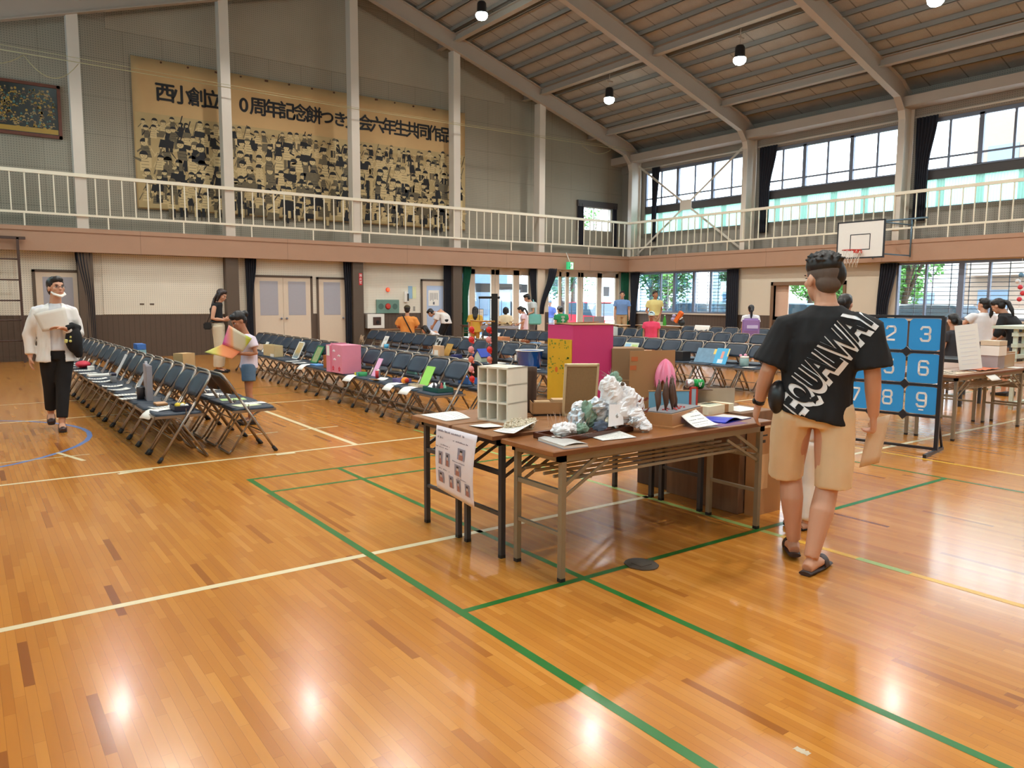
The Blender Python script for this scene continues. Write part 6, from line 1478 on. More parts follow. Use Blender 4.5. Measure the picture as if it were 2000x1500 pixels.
# ------------------------------------------------------------------ people
M_skin = mat('skin', (206, 154, 126), .55, var=.04, scale=12); M_skin2 = mat('tanned_skin', (176, 122, 92), .55, var=.04, scale=12)
M_hair = mat('black_hair', (26, 23, 24), .45, var=.3, scale=60); M_hairb = mat('dark_brown_hair', (46, 32, 30), .45, var=.3, scale=60); M_fade = mat('close_shaved_hair', (96, 82, 74), .8, var=.12, scale=90)
M_eyew = mat('eye_white', (232, 228, 222), .3, var=0); M_eyed = mat('eye_dark', (30, 22, 20), .2, var=0); M_lip = mat('lip', (176, 104, 92), .5, var=0)
def V(*a): return Vector(a)
class Fig:
    """one figure. Frame: x to the side, y away from the viewer's side of the hall, z up; heading a turns the body about z"""
    def __init__(s, label, loc, h, a, J=None, skin=None, vox=.012, head=(0, 0), hs=1.0, hands=True, name='person', hip_scale=1.0, frame_az=None, slim=1.0):
        az = atan2(loc[0], loc[1]) if frame_az is None else frame_az
        s.t = thing('person', label, 'person', (loc[0], loc[1], loc[2] if len(loc) > 2 else 0), -az)
        s.h = h; k = h/1.70; s.k = k; s.a = radians(a); s.vox = vox; s.skin = skin or M_skin; s.slim = slim
        ca, sa = cos(s.a), sin(s.a)
        s.F = V(sa, ca, 0); s.R = V(ca, -sa, 0)
        B = lambda r, f, z: s.R*r*k+s.F*f*k+V(0, 0, z*k)
        j = dict(pelvis=B(0, 0, .92), waist=B(0, .0, 1.06), chest=B(0, .01, 1.27), neck=B(0, -.01, 1.435), head=B(0, .025, 1.575))
        for n_, q in (('L', -1), ('R', 1)):
            j['sh'+n_] = B(.175*q, -.005, 1.385); j['el'+n_] = B(.225*q, -.03, 1.09); j['wr'+n_] = B(.235*q, .05, .86)
            j['hip'+n_] = B(.085*q, 0, .90); j['kn'+n_] = B(.095*q, .02, .49); j['an'+n_] = B(.10*q, -.02, .085)
        for n_, q in (J or {}).items(): j[n_] = V(*q)
        for n_ in 'LR':
            if 'toe'+n_ not in j: j['toe'+n_] = j['an'+n_]+s.F*.165*k+V(0, 0, -.055*k)
        s.j = j; s.hs = hs*k if h > 1.45 else hs*(.82*.5+.5*k+.05)
        hy, hp = head
        ha = s.a+radians(hy); F = V(sin(ha), cos(ha), 0)
        s.HM = Matrix.Rotation(-ha, 4, 'Z') @ Matrix.Rotation(radians(hp), 4, 'X')
        s.body(hands)
    def H(s, x, y, z): return s.j['head']+(s.HM @ V(x, y, z))*s.hs
    def hell(s, b, c, r):
        Mx = s.HM.to_3x3(); b.ell(s.H(*c), tuple(q*s.hs for q in r), 16, 12, Mx)
    def hand(s, b, side, d=None, n=None, curl=.5, fist=False):
        k = max(s.k, .75); W = s.j['wr'+side]; e = s.j['el'+side]
        d = (V(*d) if d else (W-e)).normalized(); n = V(*n) if n else (s.R*(1 if side == 'L' else -1))
        n = (n-d*n.dot(d)).normalized(); w = d.cross(n).normalized()
        if w.dot(s.F) < 0 and not fist: pass
        th = w if w.dot(s.F) >= 0 else -w      # thumb side towards the front of the body
        p0, p1 = W, W+d*.085*k
        b.tube([W-d*.02*k, W+d*.02*k, W+d*.06*k, p1+d*.008*k], [(.026*k, .020*k), (.034*k, .017*k), (.041*k, .015*k), (.036*k, .012*k)], 12, xdir=th)
        for i, (o_, L) in enumerate(((.030, .070), (.010, .080), (-.010, .074), (-.029, .058))):
            q = p1+th*o_*k; dd = d.copy(); pts = [q-d*.012*k]; c = curl*(1+.12*i)
            for m_, f_ in enumerate((.42, .32, .26)):
                ang = c*(.5+.35*m_)*(1.9 if fist else 1)
                dd = (dd*cos(ang)+n*sin(ang)).normalized(); pts.append(pts[-1]+dd*L*k*f_*(1.25 if m_ == 0 else 1))
            b.tube(pts, [.0095*k, .009*k, .0085*k, .0065*k], 8)
        q = W+d*.022*k+th*.026*k; td = (d*.6+th*.65+n*.35).normalized(); t2 = (d*.9+th*.15+n*.5).normalized()
        b.tube([q-td*.012*k, q+td*.032*k, q+td*.036*k+t2*.028*k, q+td*.036*k+t2*.048*k], [.014*k, .0115*k, .010*k, .007*k], 8)
    def body(s, hands):
        b = MB(); j, k = s.j, s.k; sl = s.slim
        tors = [(j['pelvis']+V(0, 0, -.06*k), .135, .095), (j['pelvis'], .155, .105), (j['waist'], .125, .09), (j['chest'], .15, .105), (j['neck']+V(0, 0, -.07*k), .09, .065), (j['neck'], .055, .052)]
        b.tube([q[0] for q in tors], [(q[1]*k*sl, q[2]*k*sl) for q in tors], 14, xdir=s.R)
        b.tube([j['neck']-V(0, 0, .03*k), (j['neck']+j['head'])/2, s.H(0, -.02, -.04)], [.062*k, .054*k, .056*k], 12)
        s.hell(b, (0, -.012, .025), (.074, .094, .094)); s.hell(b, (0, .028, -.042), (.057, .062, .072)); s.hell(b, (0, .055, -.09), (.026, .026, .022))
        s.hell(b, (0, .078, -.005), (.022, .018, .03)); s.hell(b, (0, .098, -.024), (.013, .016, .012)); s.hell(b, (0, .082, -.058), (.024, .012, .011))
        s.hell(b, (.04, .06, -.02), (.022, .02, .022)); s.hell(b, (-.04, .06, -.02), (.022, .02, .022)); s.hell(b, (0, .072, .028), (.05, .018, .014))
        for q in (-1, 1): s.hell(b, (.078*q, -.008, -.012), (.010, .021, .031))
        for n_ in 'LR':
            sh, el, wr = j['sh'+n_], j['el'+n_], j['wr'+n_]
            ud = (el-sh).normalized(); b.tube([j['chest']*.5+sh*.5-V(0, 0, .01*k), sh+ud*.045*k, sh*.6+el*.4, el, el*.65+wr*.35, wr], [.045*k*sl, .046*k*sl, .045*k*sl, .037*k*sl, .037*k*sl, .025*k*sl], 12)
            hp, kn, an = j['hip'+n_], j['kn'+n_], j['an'+n_]
            back = -s.F if n_ in 'LR' else V(0, 0, 0)
            b.tube([hp+V(0, 0, .04*k), hp, hp*.5+kn*.5, kn, kn*.68+an*.32+back*.018*k, kn*.3+an*.7+back*.008*k, an], [.08*k*sl, .088*k*sl, .072*k*sl, .052*k*sl, .056*k*sl, .042*k*sl, .034*k*sl], 14)
            toe = j['toe'+n_]; fd = (toe-an); fd.z = 0; fd.normalize(); heel = an-fd*.05*k; drop = (toe.z-.015*k)
            b.tube([heel+V(0, 0, -.05*k), an+V(0, 0, -.035*k), (an*.5+toe*.5)+V(0, 0, -.012*k), toe], [(.030*k, .030*k), (.036*k, .04*k), (.040*k, .028*k), (.034*k, .014*k)], 12, xdir=fd.cross(V(0, 0, 1)))
            if hands: s.hand(b, n_, **s.hand_kw.get(n_, {})) if hasattr(s, 'hand_kw') else s.hand(b, n_, **(hands.get(n_, {}) if isinstance(hands, dict) else {}))
            else: b.ell(wr+(wr-el).normalized()*.06*k, .04*k, 8, 6)
        o = b.build('body', s.skin, s.t)
        baked(o, [('REMESH', {'mode': 'VOXEL', 'voxel_size': s.vox*.75}), ('SMOOTH', {'factor': .5, 'iterations': 3})])
        s.bodyo = o
    def face(s, mouth=True):
        b = MB()
        for q in (-1, 1): s.hell(b, (.031*q, .076, .004), (.014, .009, .0075))
        b.build('eyes', M_eyew, s.t)
        b = MB()
        for q in (-1, 1): s.hell(b, (.031*q, .083, .004), (.0065, .004, .0065)); s.hell(b, (.031*q, .080, .012), (.017, .007, .003)); s.hell(b, (.032*q, .083, .027), (.019, .006, .0035))
        b.build('brows', M_eyed, s.t)
        if mouth: b = MB(); s.hell(b, (0, .090, -.057), (.022, .006, .006)); b.build('mouth', M_lip, s.t)
    def blob(s, name, m, fn, vox=None, it=3, wr=0.0, wf=9.0, seed=0):
        b = MB(); fn(b); o = b.build(name, m, s.t)
        baked(o, [('REMESH', {'mode': 'VOXEL', 'voxel_size': vox or s.vox}), ('SMOOTH', {'factor': .5, 'iterations': it})])
        if wr:
            nm = [v.normal.copy() for v in o.data.vertices]
            for v, n_ in zip(o.data.vertices, nm):
                q = v.co; d_ = mn.noise(V(q.x*wf*1.6+seed, q.y*wf*1.6, q.z*wf*.55+q.x*wf*.7))+.5*mn.noise(V(q.x*wf*3+seed, q.y*wf*3, q.z*wf*1.3))
                v.co = q+n_*d_*wr
        return o
    def hair(s, kind, m=None, vox=None):
        m = m or M_hair
        def fn(b):
            s.hell(b, (0, -.026, .045), (.086, .098, .088)); s.hell(b, (0, -.055, -.015), (.074, .062, .07))
            s.hell(b, (0, .035, .085), (.064, .05, .045))
            if kind in ('long', 'bob'):
                for q in (-1, 1): b.tube([s.H(.06*q, -.01, .07), s.H(.082*q, -.005, 0), s.H(.085*q, -.01, -.09 if kind == 'bob' else -.13)], [.034*s.hs, .03*s.hs, .022*s.hs], 10)
                s.hell(b, (0, -.07, -.04), (.08, .045, .1))
            if kind == 'long': b.tube([s.H(0, -.075, 0), s.H(0, -.10, -.13), s.j['neck']-s.F*.11*s.k-V(0, 0, .10*s.k), s.j['neck']-s.F*.125*s.k-V(0, 0, .24*s.k)], [(.085*s.hs, .04), (.09*s.hs, .04), (.085*s.hs, .035), (.05*s.hs, .02)], 14, xdir=s.R)
            if kind == 'ponytail': s.hell(b, (0, -.115, .04), (.025, .03, .025)); b.tube([s.H(0, -.12, .04), s.H(0, -.17, -.03), s.H(0, -.165, -.16), s.H(0, -.14, -.28)], [.022*s.hs, .038*s.hs, .036*s.hs, .012*s.hs], 10)
            if kind == 'bun': s.hell(b, (0, -.13, .03), (.05, .05, .05))
        o = s.blob('hair', m, fn, (vox or s.vox)*.8, 2, .004, 30)
        return o
    def cap(s, m, m2=None, brim=True):
        def fn(b):
            s.hell(b, (0, -.012, .062), (.092, .108, .078)); s.hell(b, (0, -.012, .04), (.094, .11, .03))
        o = s.blob('cap', m, fn, s.vox*.8, 2)
        if brim: b = MB(); s.hell(b, (0, .105, .038), (.07, .065, .010)); b.build('cap_brim', m2 or m, o)
    def shirt(s, m, sleeve=.55, hem=None, w=1.0, sw=1.0, name='shirt', wr=.004, tilt=0.0, collar=True, vox=None, hemw=1.05, neckdrop=0.0, seed=0):
        j, k = s.j, s.k; hemp = j['pelvis']*.7+j['waist']*.3 if hem is None else V(j['pelvis'].x*1, j['pelvis'].y, hem)
        def fn(b):
            T = s.R+V(0, 0, tilt)
            rings = [(hemp, .168*hemw, .128*hemw, T), (hemp*.5+j['waist']*.5, .165, .122, s.R+V(0, 0, tilt*.5)), (j['waist'], .158, .116, s.R), (j['chest'], .172, .124, s.R), (j['chest']*.35+j['neck']*.65, .150, .098, s.R), (j['neck']+V(0, 0, -.03*k-neckdrop), .095, .074, s.R), (j['neck']+V(0, 0, -.005*k-neckdrop), .066, .062, s.R)]
            n = 18; out = []
            for c, rx, ry, x in rings:
                x = x; y = s.F; out.append([c+(x*rx*w*cos(2*pi*i/n)+y*ry*w*sin(2*pi*i/n))*k for i in range(n)])
            b.loft(out)
            for n_ in 'LR':
                sh, el, wrp = j['sh'+n_], j['el'+n_], j['wr'+n_]
                if sleeve <= 0: b.tube([j['chest']*.5+sh*.5, sh], [.07*k, .058*k], 12); continue
                n0 = j['neck']*.55+sh*.45+V(0, 0, -.058*k); s1 = sh+(el-sh).normalized()*.035*k
                pts = [n0, s1*.5+n0*.5+V(0, 0, .006*k), s1, sh*(1-min(1, sleeve))+el*min(1, sleeve)] if sleeve <= 1 else [n0, s1*.5+n0*.5+V(0, 0, .006*k), s1, sh*.5+el*.5, el, el*(2-sleeve)+wrp*(sleeve-1)]
                rs = [.052*k, .064*k, .067*k*sw**.5, .066*k*sw] if sleeve <= 1 else [.052*k, .062*k, .064*k*sw**.5, .061*k*sw, .055*k*sw, .042*k*sw]
                b.tube(pts, rs, 14)
        return s.blob(name, m, fn, vox, 3, wr, seed=seed)
    def trousers(s, m, frac=2.0, w=1.0, flare=1.0, name='trousers', wr=.003, vox=None, top=None):
        """frac 1 ends at the knee, 2 at the ankle"""
        j, k = s.j, s.k
        def fn(b):
            tp = (j['pelvis']*.45+j['waist']*.55) if top is None else top
            b.tube([tp, j['pelvis'], j['pelvis']+V(0, 0, -.08*k)], [(.134*k*w, .102*k*w), (.162*k*w, .118*k*w), (.14*k*w, .108*k*w)], 16, xdir=s.R)
            for n_ in 'LR':
                hp, kn, an = j['hip'+n_], j['kn'+n_], j['an'+n_]
                if frac <= 1: e = hp*(1-frac)+kn*frac; ou = (hp-j['pelvis']); ou.z = 0; ou = ou.normalized()*.026*k; b.tube([hp+V(0, 0, .05*k), hp+ou*.4, hp*.5+e*.5+ou, e+ou*1.2], [.095*k*w, .10*k*w, .090*k*w*flare**.5, .085*k*w*flare], 16)
                else: e = kn*(2-frac)+an*(frac-1); b.tube([hp+V(0, 0, .05*k), hp, hp*.5+kn*.5, kn, kn*.5+e*.5, e], [.10*k*w, .103*k*w, .088*k*w, .07*k*w*flare**.5, .062*k*w*flare, .055*k*w*flare], 16)
        return s.blob(name, m, fn, vox, 3, wr)
    def skirt(s, m, z, name='skirt', w=1.0):
        j, k = s.j, s.k
        def fn(b):
            e = V(j['pelvis'].x, j['pelvis'].y, z); b.tube([j['pelvis']*.5+j['waist']*.5, j['pelvis'], e], [(.14*k*w, .11*k*w), (.175*k*w, .135*k*w), (.20*k*w, .165*k*w)], 18, xdir=s.R)
        return s.blob(name, m, fn, None, 2, .004)
    def shoes(s, m, sole=None, open_=False):
        k = s.k
        for n_ in 'LR':
            an, toe = s.j['an'+n_], s.j['toe'+n_]; fd = toe-an; fd.z = 0; fd.normalize(); sd = fd.cross(V(0, 0, 1)); lift = max(0, an.z-.085*k); tl = max(0, toe.z-.03*k)
            hz = V(0, 0, 1); heel = V(an.x, an.y, 0)-fd*.07*k+hz*lift; tip = V(toe.x, toe.y, 0)+fd*.035*k+hz*tl
            b = MB()
            if open_:
                b.tube([heel+hz*.012, heel*.5+tip*.5+hz*.012, tip+hz*.012], [(.034*k, .012), (.042*k, .012), (.036*k, .010)], 12, xdir=sd)
                o = b.build('sandal_sole', m, s.t)
                b = MB(); c = heel*.34+tip*.66
                b.sheet(lambda u, v: c+fd*(.055*(v-.5))*k+sd*(.046*k*cos(pi*u))+hz*(.018+.058*k*sin(pi*u)), 10, 3); q = b.build('sandal_strap', m, o); baked(q, [('SOLIDIFY', {'thickness': .005})])
            else:
                b.tube([heel+hz*.035*k, heel+fd*.06*k+hz*.045*k, heel*.45+tip*.55+hz*.035*k, tip+hz*.022*k], [(.034*k, .036*k), (.040*k, .044*k), (.044*k, .034*k), (.03*k, .02*k)], 14, xdir=sd)
                s_ = b.build('shoe', m, s.t)
                b = MB(); b.tube([heel+hz*.01, heel*.5+tip*.5+hz*.01, tip+hz*.01], [(.036*k, .010), (.045*k, .010), (.034*k, .010)], 12, xdir=sd); b.build('shoe_sole', sole or M_rubber, s_)

# --- the man in black
mj = dict(pelvis=(.025, .0, .86), waist=(.03, 0, 1.02), chest=(.06, .0, 1.24), neck=(.062, .01, 1.44), head=(.036, .045, 1.572),
    shL=(-.105, .0, 1.355), shR=(.262, .0, 1.355), elL=(-.222, -.02, 1.07), elR=(.302, -.02, 1.07), wrL=(-.268, .07, .875), wrR=(.322, .05, .845),
    hipL=(-.072, 0, .84), hipR=(.122, 0, .84), knL=(-.080, .10, .47), knR=(.108, -.01, .44), anL=(-.05, .10, .105), anR=(.045, -.14, .085), toeL=(-.075, .265, .02), toeR=(.115, .02, .03))
man = Fig('man with cropped hair seen from behind in a black tee lettered in white', (3.72, 2.38), 1.70, 0, mj, vox=.009, head=(-34, -4), slim=1.13, hs=1.06, hands={'L': dict(curl=.42, n=(.9, .3, 0)), 'R': dict(curl=.95, fist=True, n=(-.9, .2, 0))}, frame_az=atan2(3.72, 2.38))
man.face()
def fn(b):
    man.hell(b, (0, -.016, .03), (.0765, .0975, .085)); man.hell(b, (0, -.05, -.02), (.066, .058, .06))
man.blob('shaved_hair', M_fade, fn, .006, 2)
def fn(b):
    man.hell(b, (0, -.014, .068), (.083, .104, .064)); man.hell(b, (.03, -.06, .02), (.055, .052, .07)); r = random.Random(2)
    for k in range(150):
        a_, e_ = r.uniform(0, 2*pi), r.uniform(.1, 1.45); p_ = V(.08*cos(a_)*cos(e_), -.014+.102*sin(a_)*cos(e_), .078+.055*sin(e_)); d_ = V(p_.x*1.2, p_.y*1.1, p_.z-.03).normalized()
        b.tube([man.H(*p_), man.H(*(p_+d_*r.uniform(.004, .017)+V(r.uniform(-.008, .008), r.uniform(-.008, .012), 0)))], [.011, .006], 5)
man.blob('hair', M_hair, fn, .0055, 1)
M_tee = mat('black_tee_cotton', (20, 20, 23), .85, var=.12, scale=22); M_khaki = mat('beige_cotton', (226, 196, 156), .8, var=.06, scale=10)
tee = man.shirt(M_tee, sleeve=.88, hem=.83, w=1.15, sw=1.55, tilt=-.22, hemw=1.06, wr=.009, vox=.009, neckdrop=.0, seed=3)
shorts = man.trousers(M_khaki, frac=.98, w=1.07, flare=1.05, name='shorts', wr=.006, vox=.009)
man.shoes(mat('dark_brown_rubber', (58, 40, 38), .5), open_=True)
k = MB(); w_ = V(*mj['wrL']); e_ = V(*mj['elL']); d_ = (w_-e_).normalized(); k.tube([w_-d_*.035, w_-d_*.008], [.031, .030], 16); wb = k.build('watch_strap', M_black, man.t); k = MB(); k.ell(w_-d_*.021+V(-.028, -.012, 0), (.010, .016, .018), 10, 8); k.build('watch_case', M_black, wb)
# white lettering across the back of the tee
def letter_on(o, s_, size, start, ang, sx, m, name, bold, off, push):
    tx = text_mesh(s_, size, m, man.t, name, extr=0.0, bold=bold, align='LEFT', spacing=1.0)
    me = tx.data; bm = bmesh.new(); bm.from_mesh(me); bmesh.ops.triangulate(bm, faces=bm.faces)
    for v in bm.verts: v.co.x *= sx
    xs = [v.co.x for v in bm.verts]; ys = [v.co.y for v in bm.verts]
    for ax, lo, hi in ((0, min(xs), max(xs)), (1, min(ys), max(ys))):
        q = lo+.012
        while q < hi:
            n_ = V(1, 0, 0) if ax == 0 else V(0, 1, 0); bmesh.ops.bisect_plane(bm, geom=bm.verts[:]+bm.edges[:]+bm.faces[:], plane_co=n_*q, plane_no=n_); q += .012
    bmo = bmesh.new(); bmo.from_mesh(o.data); tree_ = BVHTree.FromBMesh(bmo); ca, sa = cos(ang), sin(ang)
    dead = []
    for v in bm.verts:
        x = start[0]+v.co.x*ca-v.co.y*sa+off[0]; z = start[1]+v.co.x*sa+v.co.y*ca+off[1]
        hit, nrm, idx, dist = tree_.ray_cast(V(x, -1.0, z), V(0, 1, 0))
        if hit is None or hit.y > .05: dead.append(v); v.co = V(x, 0, z)
        else: v.co = hit+nrm*push
    bmesh.ops.delete(bm, geom=dead, context='VERTS')
    bm.to_mesh(me); bm.free(); bmo.free(); me.update()
    return tx
M_tprint = mat('white_shirt_print', (232, 232, 234), .8, var=0)
ang = radians(55)
lw = letter_on(tee, 'EQUALWAY', .215, (-.110, .885), ang, .53, M_tprint, 'lettering', .016, (.010, -.008), .0035)
lk = letter_on(tee, 'EQUALWAY', .215, (-.110, .885), ang, .53, M_tee, 'lettering_face', .005, (-.004, .004), .0065)
for q in (lw, lk): q.parent = tee
t = thing('shoulder_bag', 'black shoulder bag slung at the hip of the man in black', 'bag', (3.72, 2.38, 0), -atan2(3.72, 2.38))
b = MB(); b.ell((-.16, -.03, .93), (.055, .085, .095), 16, 12); o = b.build('bag_body', M_black, t)
t = thing('paper_sheet', 'pale sheet of paper held in the fist of the man in black', 'paper', (3.72, 2.38, 0), -atan2(3.72, 2.38))
b = MB(); b.sheet(lambda u, v: (.27+.10*u+.04*v, .115+.03*u, .545+.27*v+.03*u), 4, 6); o = b.build('sheet', mat('pale_tan_paper', (222, 196, 166), .8), t); baked(o, [('SOLIDIFY', {'thickness': .001})])

# --- the woman in white
wj = dict(pelvis=(.045, 0, .86), waist=(.048, 0, 1.02), chest=(.05, 0, 1.23), neck=(.06, 0, 1.405), head=(.078, -.03, 1.565), shR=(-.10, 0, 1.345), shL=(.195, 0, 1.345), elR=(-.205, .04, 1.05), elL=(.265, -.02, 1.07),
    wrR=(-.205, -.0, .81), wrL=(.135, -.205, 1.125), hipR=(-.03, 0, .84), hipL=(.12, 0, .84), knR=(-.035, .06, .45), knL=(.085, -.05, .46), anR=(-.045, .12, .17), anL=(.055, -.12, .085), toeR=(-.045, -.02, .085), toeL=(.06, -.28, .03))
wom = Fig('woman with short dark hair and chin mask walking in a white shirt', (.79, 9.78), 1.68, 180, wj, vox=.010, head=(-24, 6), hands={'R': dict(curl=.4), 'L': dict(d=(-1, -.1, .15), n=(0, -.35, -.9), curl=.35)})
wom.face(); wom.hair('short')
M_wsh = mat('white_linen', (236, 234, 232), .8, var=.03, scale=14); M_wte = mat('white_tee', (222, 222, 228), .8, var=.03); M_blk = mat('black_trouser_cloth', (22, 22, 25), .85, var=.15, scale=20)
def fn(b):
    b.tube([wom.H(-.062, .01, -.045), wom.H(-.05, .055, -.075), wom.H(0, .085, -.10), wom.H(.05, .055, -.075), wom.H(.062, .01, -.045)], [(.010, .012), (.012, .026), (.014, .030), (.012, .026), (.010, .012)], 10, xdir=(0, 0, 1))
wom.blob('face_mask', M_whitep, fn, .007, 2)
b = MB()
for q in (-1, 1): b.tube([wom.H(.031*q+.021*cos(a_), .094, .002+.016*sin(a_)) for a_ in [2*pi*i/14 for i in range(15)]], .0018, 5)
b.tube([wom.H(-.01, .096, .004), wom.H(.01, .096, .004)], .0018, 5); b.build('glasses', M_dk, wom.t)
wom.shirt(M_wte, sleeve=.4, hem=.88, w=.97, name='tee', wr=.004)
ws = wom.shirt(M_wsh, sleeve=1.86, hem=.76, w=1.13, sw=1.18, name='overshirt', wr=.008, hemw=1.12, seed=5)
bm = bmesh.new(); bm.from_mesh(ws.data)     # the overshirt hangs open at the front
dead = [v for v in bm.verts if v.co.y < -.03 and abs(v.co.x-.055) < .055+max(0, 1.0-v.co.z)*.05 and v.co.z < 1.40]
bmesh.ops.delete(bm, geom=dead, context='VERTS'); bm.to_mesh(ws.data); bm.free()
wom.trousers(M_blk, frac=1.86, w=1.0, flare=1.05); wom.shoes(mat('brown_leather', (62, 40, 38), .4))
rzw = -atan2(.79, 9.78)
t = thing('paper_sheet', 'pale sheet held across the chest of the woman in white', 'paper', (.79, 9.78, 0), rzw)
b = MB(); A = [V(-.15, -.17, 1.285), V(.145, -.185, 1.36), V(.185, -.20, 1.125), V(-.075, -.19, 1.095)]
b.sheet(lambda u, v: (A[3]*(1-u)+A[2]*u)*(1-v)+(A[0]*(1-u)+A[1]*u)*v+V(0, -.02*sin(pi*u), 0), 8, 6); o = b.build('sheet', mat('off_white_sheet', (222, 218, 210), .8), t); baked(o, [('SOLIDIFY', {'thickness': .001})])
t = thing('folded_jacket', 'black jacket with yellow flowers folded over the forearm of the woman in white', 'jacket', (.79, 9.78, 0), rzw)
b = MB(); b.ell((.215, -.14, 1.00), (.085, .07, .15), 14, 10); b.tube([(.14, -.2, 1.13), (.2, -.16, 1.15), (.27, -.08, 1.12)], [.03, .045, .04], 10); b.tube([(.24, -.12, .95), (.25, -.1, .85), (.26, -.09, .80)], [.06, .05, .03], 10)
o = b.build('jacket_body', M_blk, t); baked(o, [('REMESH', {'mode': 'VOXEL', 'voxel_size': .01}), ('SMOOTH', {'factor': .5, 'iterations': 3})])
b = MB(); r = random.Random(4)
for k in range(7): b.ell((.155+r.uniform(-.03, .04), -.205+r.uniform(0, .01), 1.0+r.uniform(-.04, .05)), (.016, .008, .014), 8, 6)
b.build('flower_print', [mat('pale_yellow_flower', (216, 214, 130), .7)], o)

# --- the reading girl
gj = dict(pelvis=(.0, 0, .68), waist=(.01, 0, .79), chest=(.0, 0, .93), neck=(-.02, 0, 1.06), head=(-.095, -.03, 1.205), shL=(.035, -.125, 1.025), shR=(-.02, .125, 1.02), elL=(.085, -.17, .83), elR=(-.06, .15, .82), wrL=(-.085, -.17, .835), wrR=(-.22, .0, .84),
    hipL=(.0, -.065, .66), hipR=(.0, .065, .66), knL=(-.005, -.075, .36), knR=(-.01, .08, .36), anL=(.01, -.08, .07), anR=(-.0, .09, .07))
girl = Fig('girl in a pale tee and denim shorts bending over an open picture book', (2.68, 8.95), 1.33, -100, gj, vox=.010, head=(-16, -32), skin=M_skin2, hands={'L': dict(d=(-.75, 0, .55), n=(0, .9, .1), curl=.45), 'R': dict(curl=.5)}, slim=.9)
girl.face(); girl.hair('bun')
girl.shirt(mat('pale_lilac_tee', (220, 210, 226), .8, var=.05), sleeve=.62, hem=.66, w=1.0, sw=1.15); girl.trousers(mat('blue_denim', (84, 112, 140), .85, var=.15, scale=30), frac=.5, w=1.05, flare=1.1, name='denim_shorts'); girl.shoes(M_black)
t = thing('picture_book', 'open picture book with pink, white and green pages held by the girl', 'book', (2.68, 8.95, 0), -atan2(2.68, 8.95))
A = [V(-.195, -.26, 1.165), V(.045, -.26, 1.01), V(-.06, -.24, .86), V(-.27, -.26, .95)]
def pg(Q, nm, m):
    b = MB(); b.sheet(lambda u, v: (Q[0]*(1-u)+Q[1]*u)*(1-v)+(Q[3]*(1-u)+Q[2]*u)*v+V(0, -.012*sin(pi*u), 0), 8, 6); o = b.build(nm, m, t); baked(o, [('SOLIDIFY', {'thickness': .004})])
pg(A, 'upper_page', grad_mat('page_pink_green', [(0, (226, 96, 172)), (.28, (232, 170, 120)), (.36, (212, 202, 180)), (.72, (206, 204, 176)), (.8, (196, 206, 80)), (1, (176, 190, 70))], 0, -.25, .05))
pg([V(-.27, -.26, .95), V(-.08, -.24, .865), V(-.17, -.42, .80), V(-.45, -.38, .875)], 'lower_page', grad_mat('page_green_red', [(0, (176, 180, 90)), (.3, (186, 170, 70)), (.5, (206, 124, 70)), (1, (190, 100, 60))], 0, -.45, -.08))

# --- the woman with a phone
pj = dict(pelvis=(-.0, 0, .92), waist=(-.02, 0, 1.06), chest=(-.03, 0, 1.26), neck=(.02, 0, 1.40), head=(.085, -.02, 1.525), shR=(-.055, -.15, 1.33), shL=(.02, .14, 1.34), elR=(-.10, -.19, 1.07), elL=(.05, .16, 1.08), wrR=(.11, -.13, 1.045), wrL=(.14, .06, 1.05))
ph_ = Fig('long-haired woman in a black sleeveless top looking down at her phone', (4.12, 15.65), 1.67, 100, pj, vox=.011, head=(18, -24), hands={'R': dict(d=(.9, .1, .1), n=(0, .8, .5), curl=.6), 'L': dict(d=(.8, -.4, .1), n=(.2, -.8, .5), curl=.6)})
ph_.face(); ph_.hair('long', M_hairb)
ph_.shirt(M_blk, sleeve=0, hem=1.0, w=.98, name='sleeveless_top'); ph_.trousers(mat('beige_trouser_cloth', (206, 190, 164), .85, var=.05), frac=1.93, w=1.08, flare=1.5); ph_.shoes(M_black)
b = MB(); b.tube([ph_.j['waist']+V(0, 0, -.05)+(ph_.R*cos(a_)*.152+ph_.F*sin(a_)*.118) for a_ in [2*pi*i/20 for i in range(21)]], .014, 6); b.build('belt', M_black, ph_.t)
t = thing('mobile_phone', 'dark phone in the hands of the long-haired woman', 'phone', (4.12, 15.65, 0), -atan2(4.12, 15.65)); o = MB().box(.17, .25, -.09, -.02, 1.055, 1.065, Matrix.Rotation(0, 4, 'Y')).build('phone_body', M_black, t)
t = thing('handbag', 'small black handbag at the hip of the long-haired woman', 'bag', (4.12, 15.65, 0), -atan2(4.12, 15.65)); o = MB().box(-.27, -.12, -.16, -.08, .86, 1.0).build('bag_body', M_black, t); bevel(o, .02, 2); MB().tube([(-.2, -.12, 1.0), (-.12, -.13, 1.2), (-.06, -.1, 1.36)], .006, 5).build('bag_strap', M_black, t)

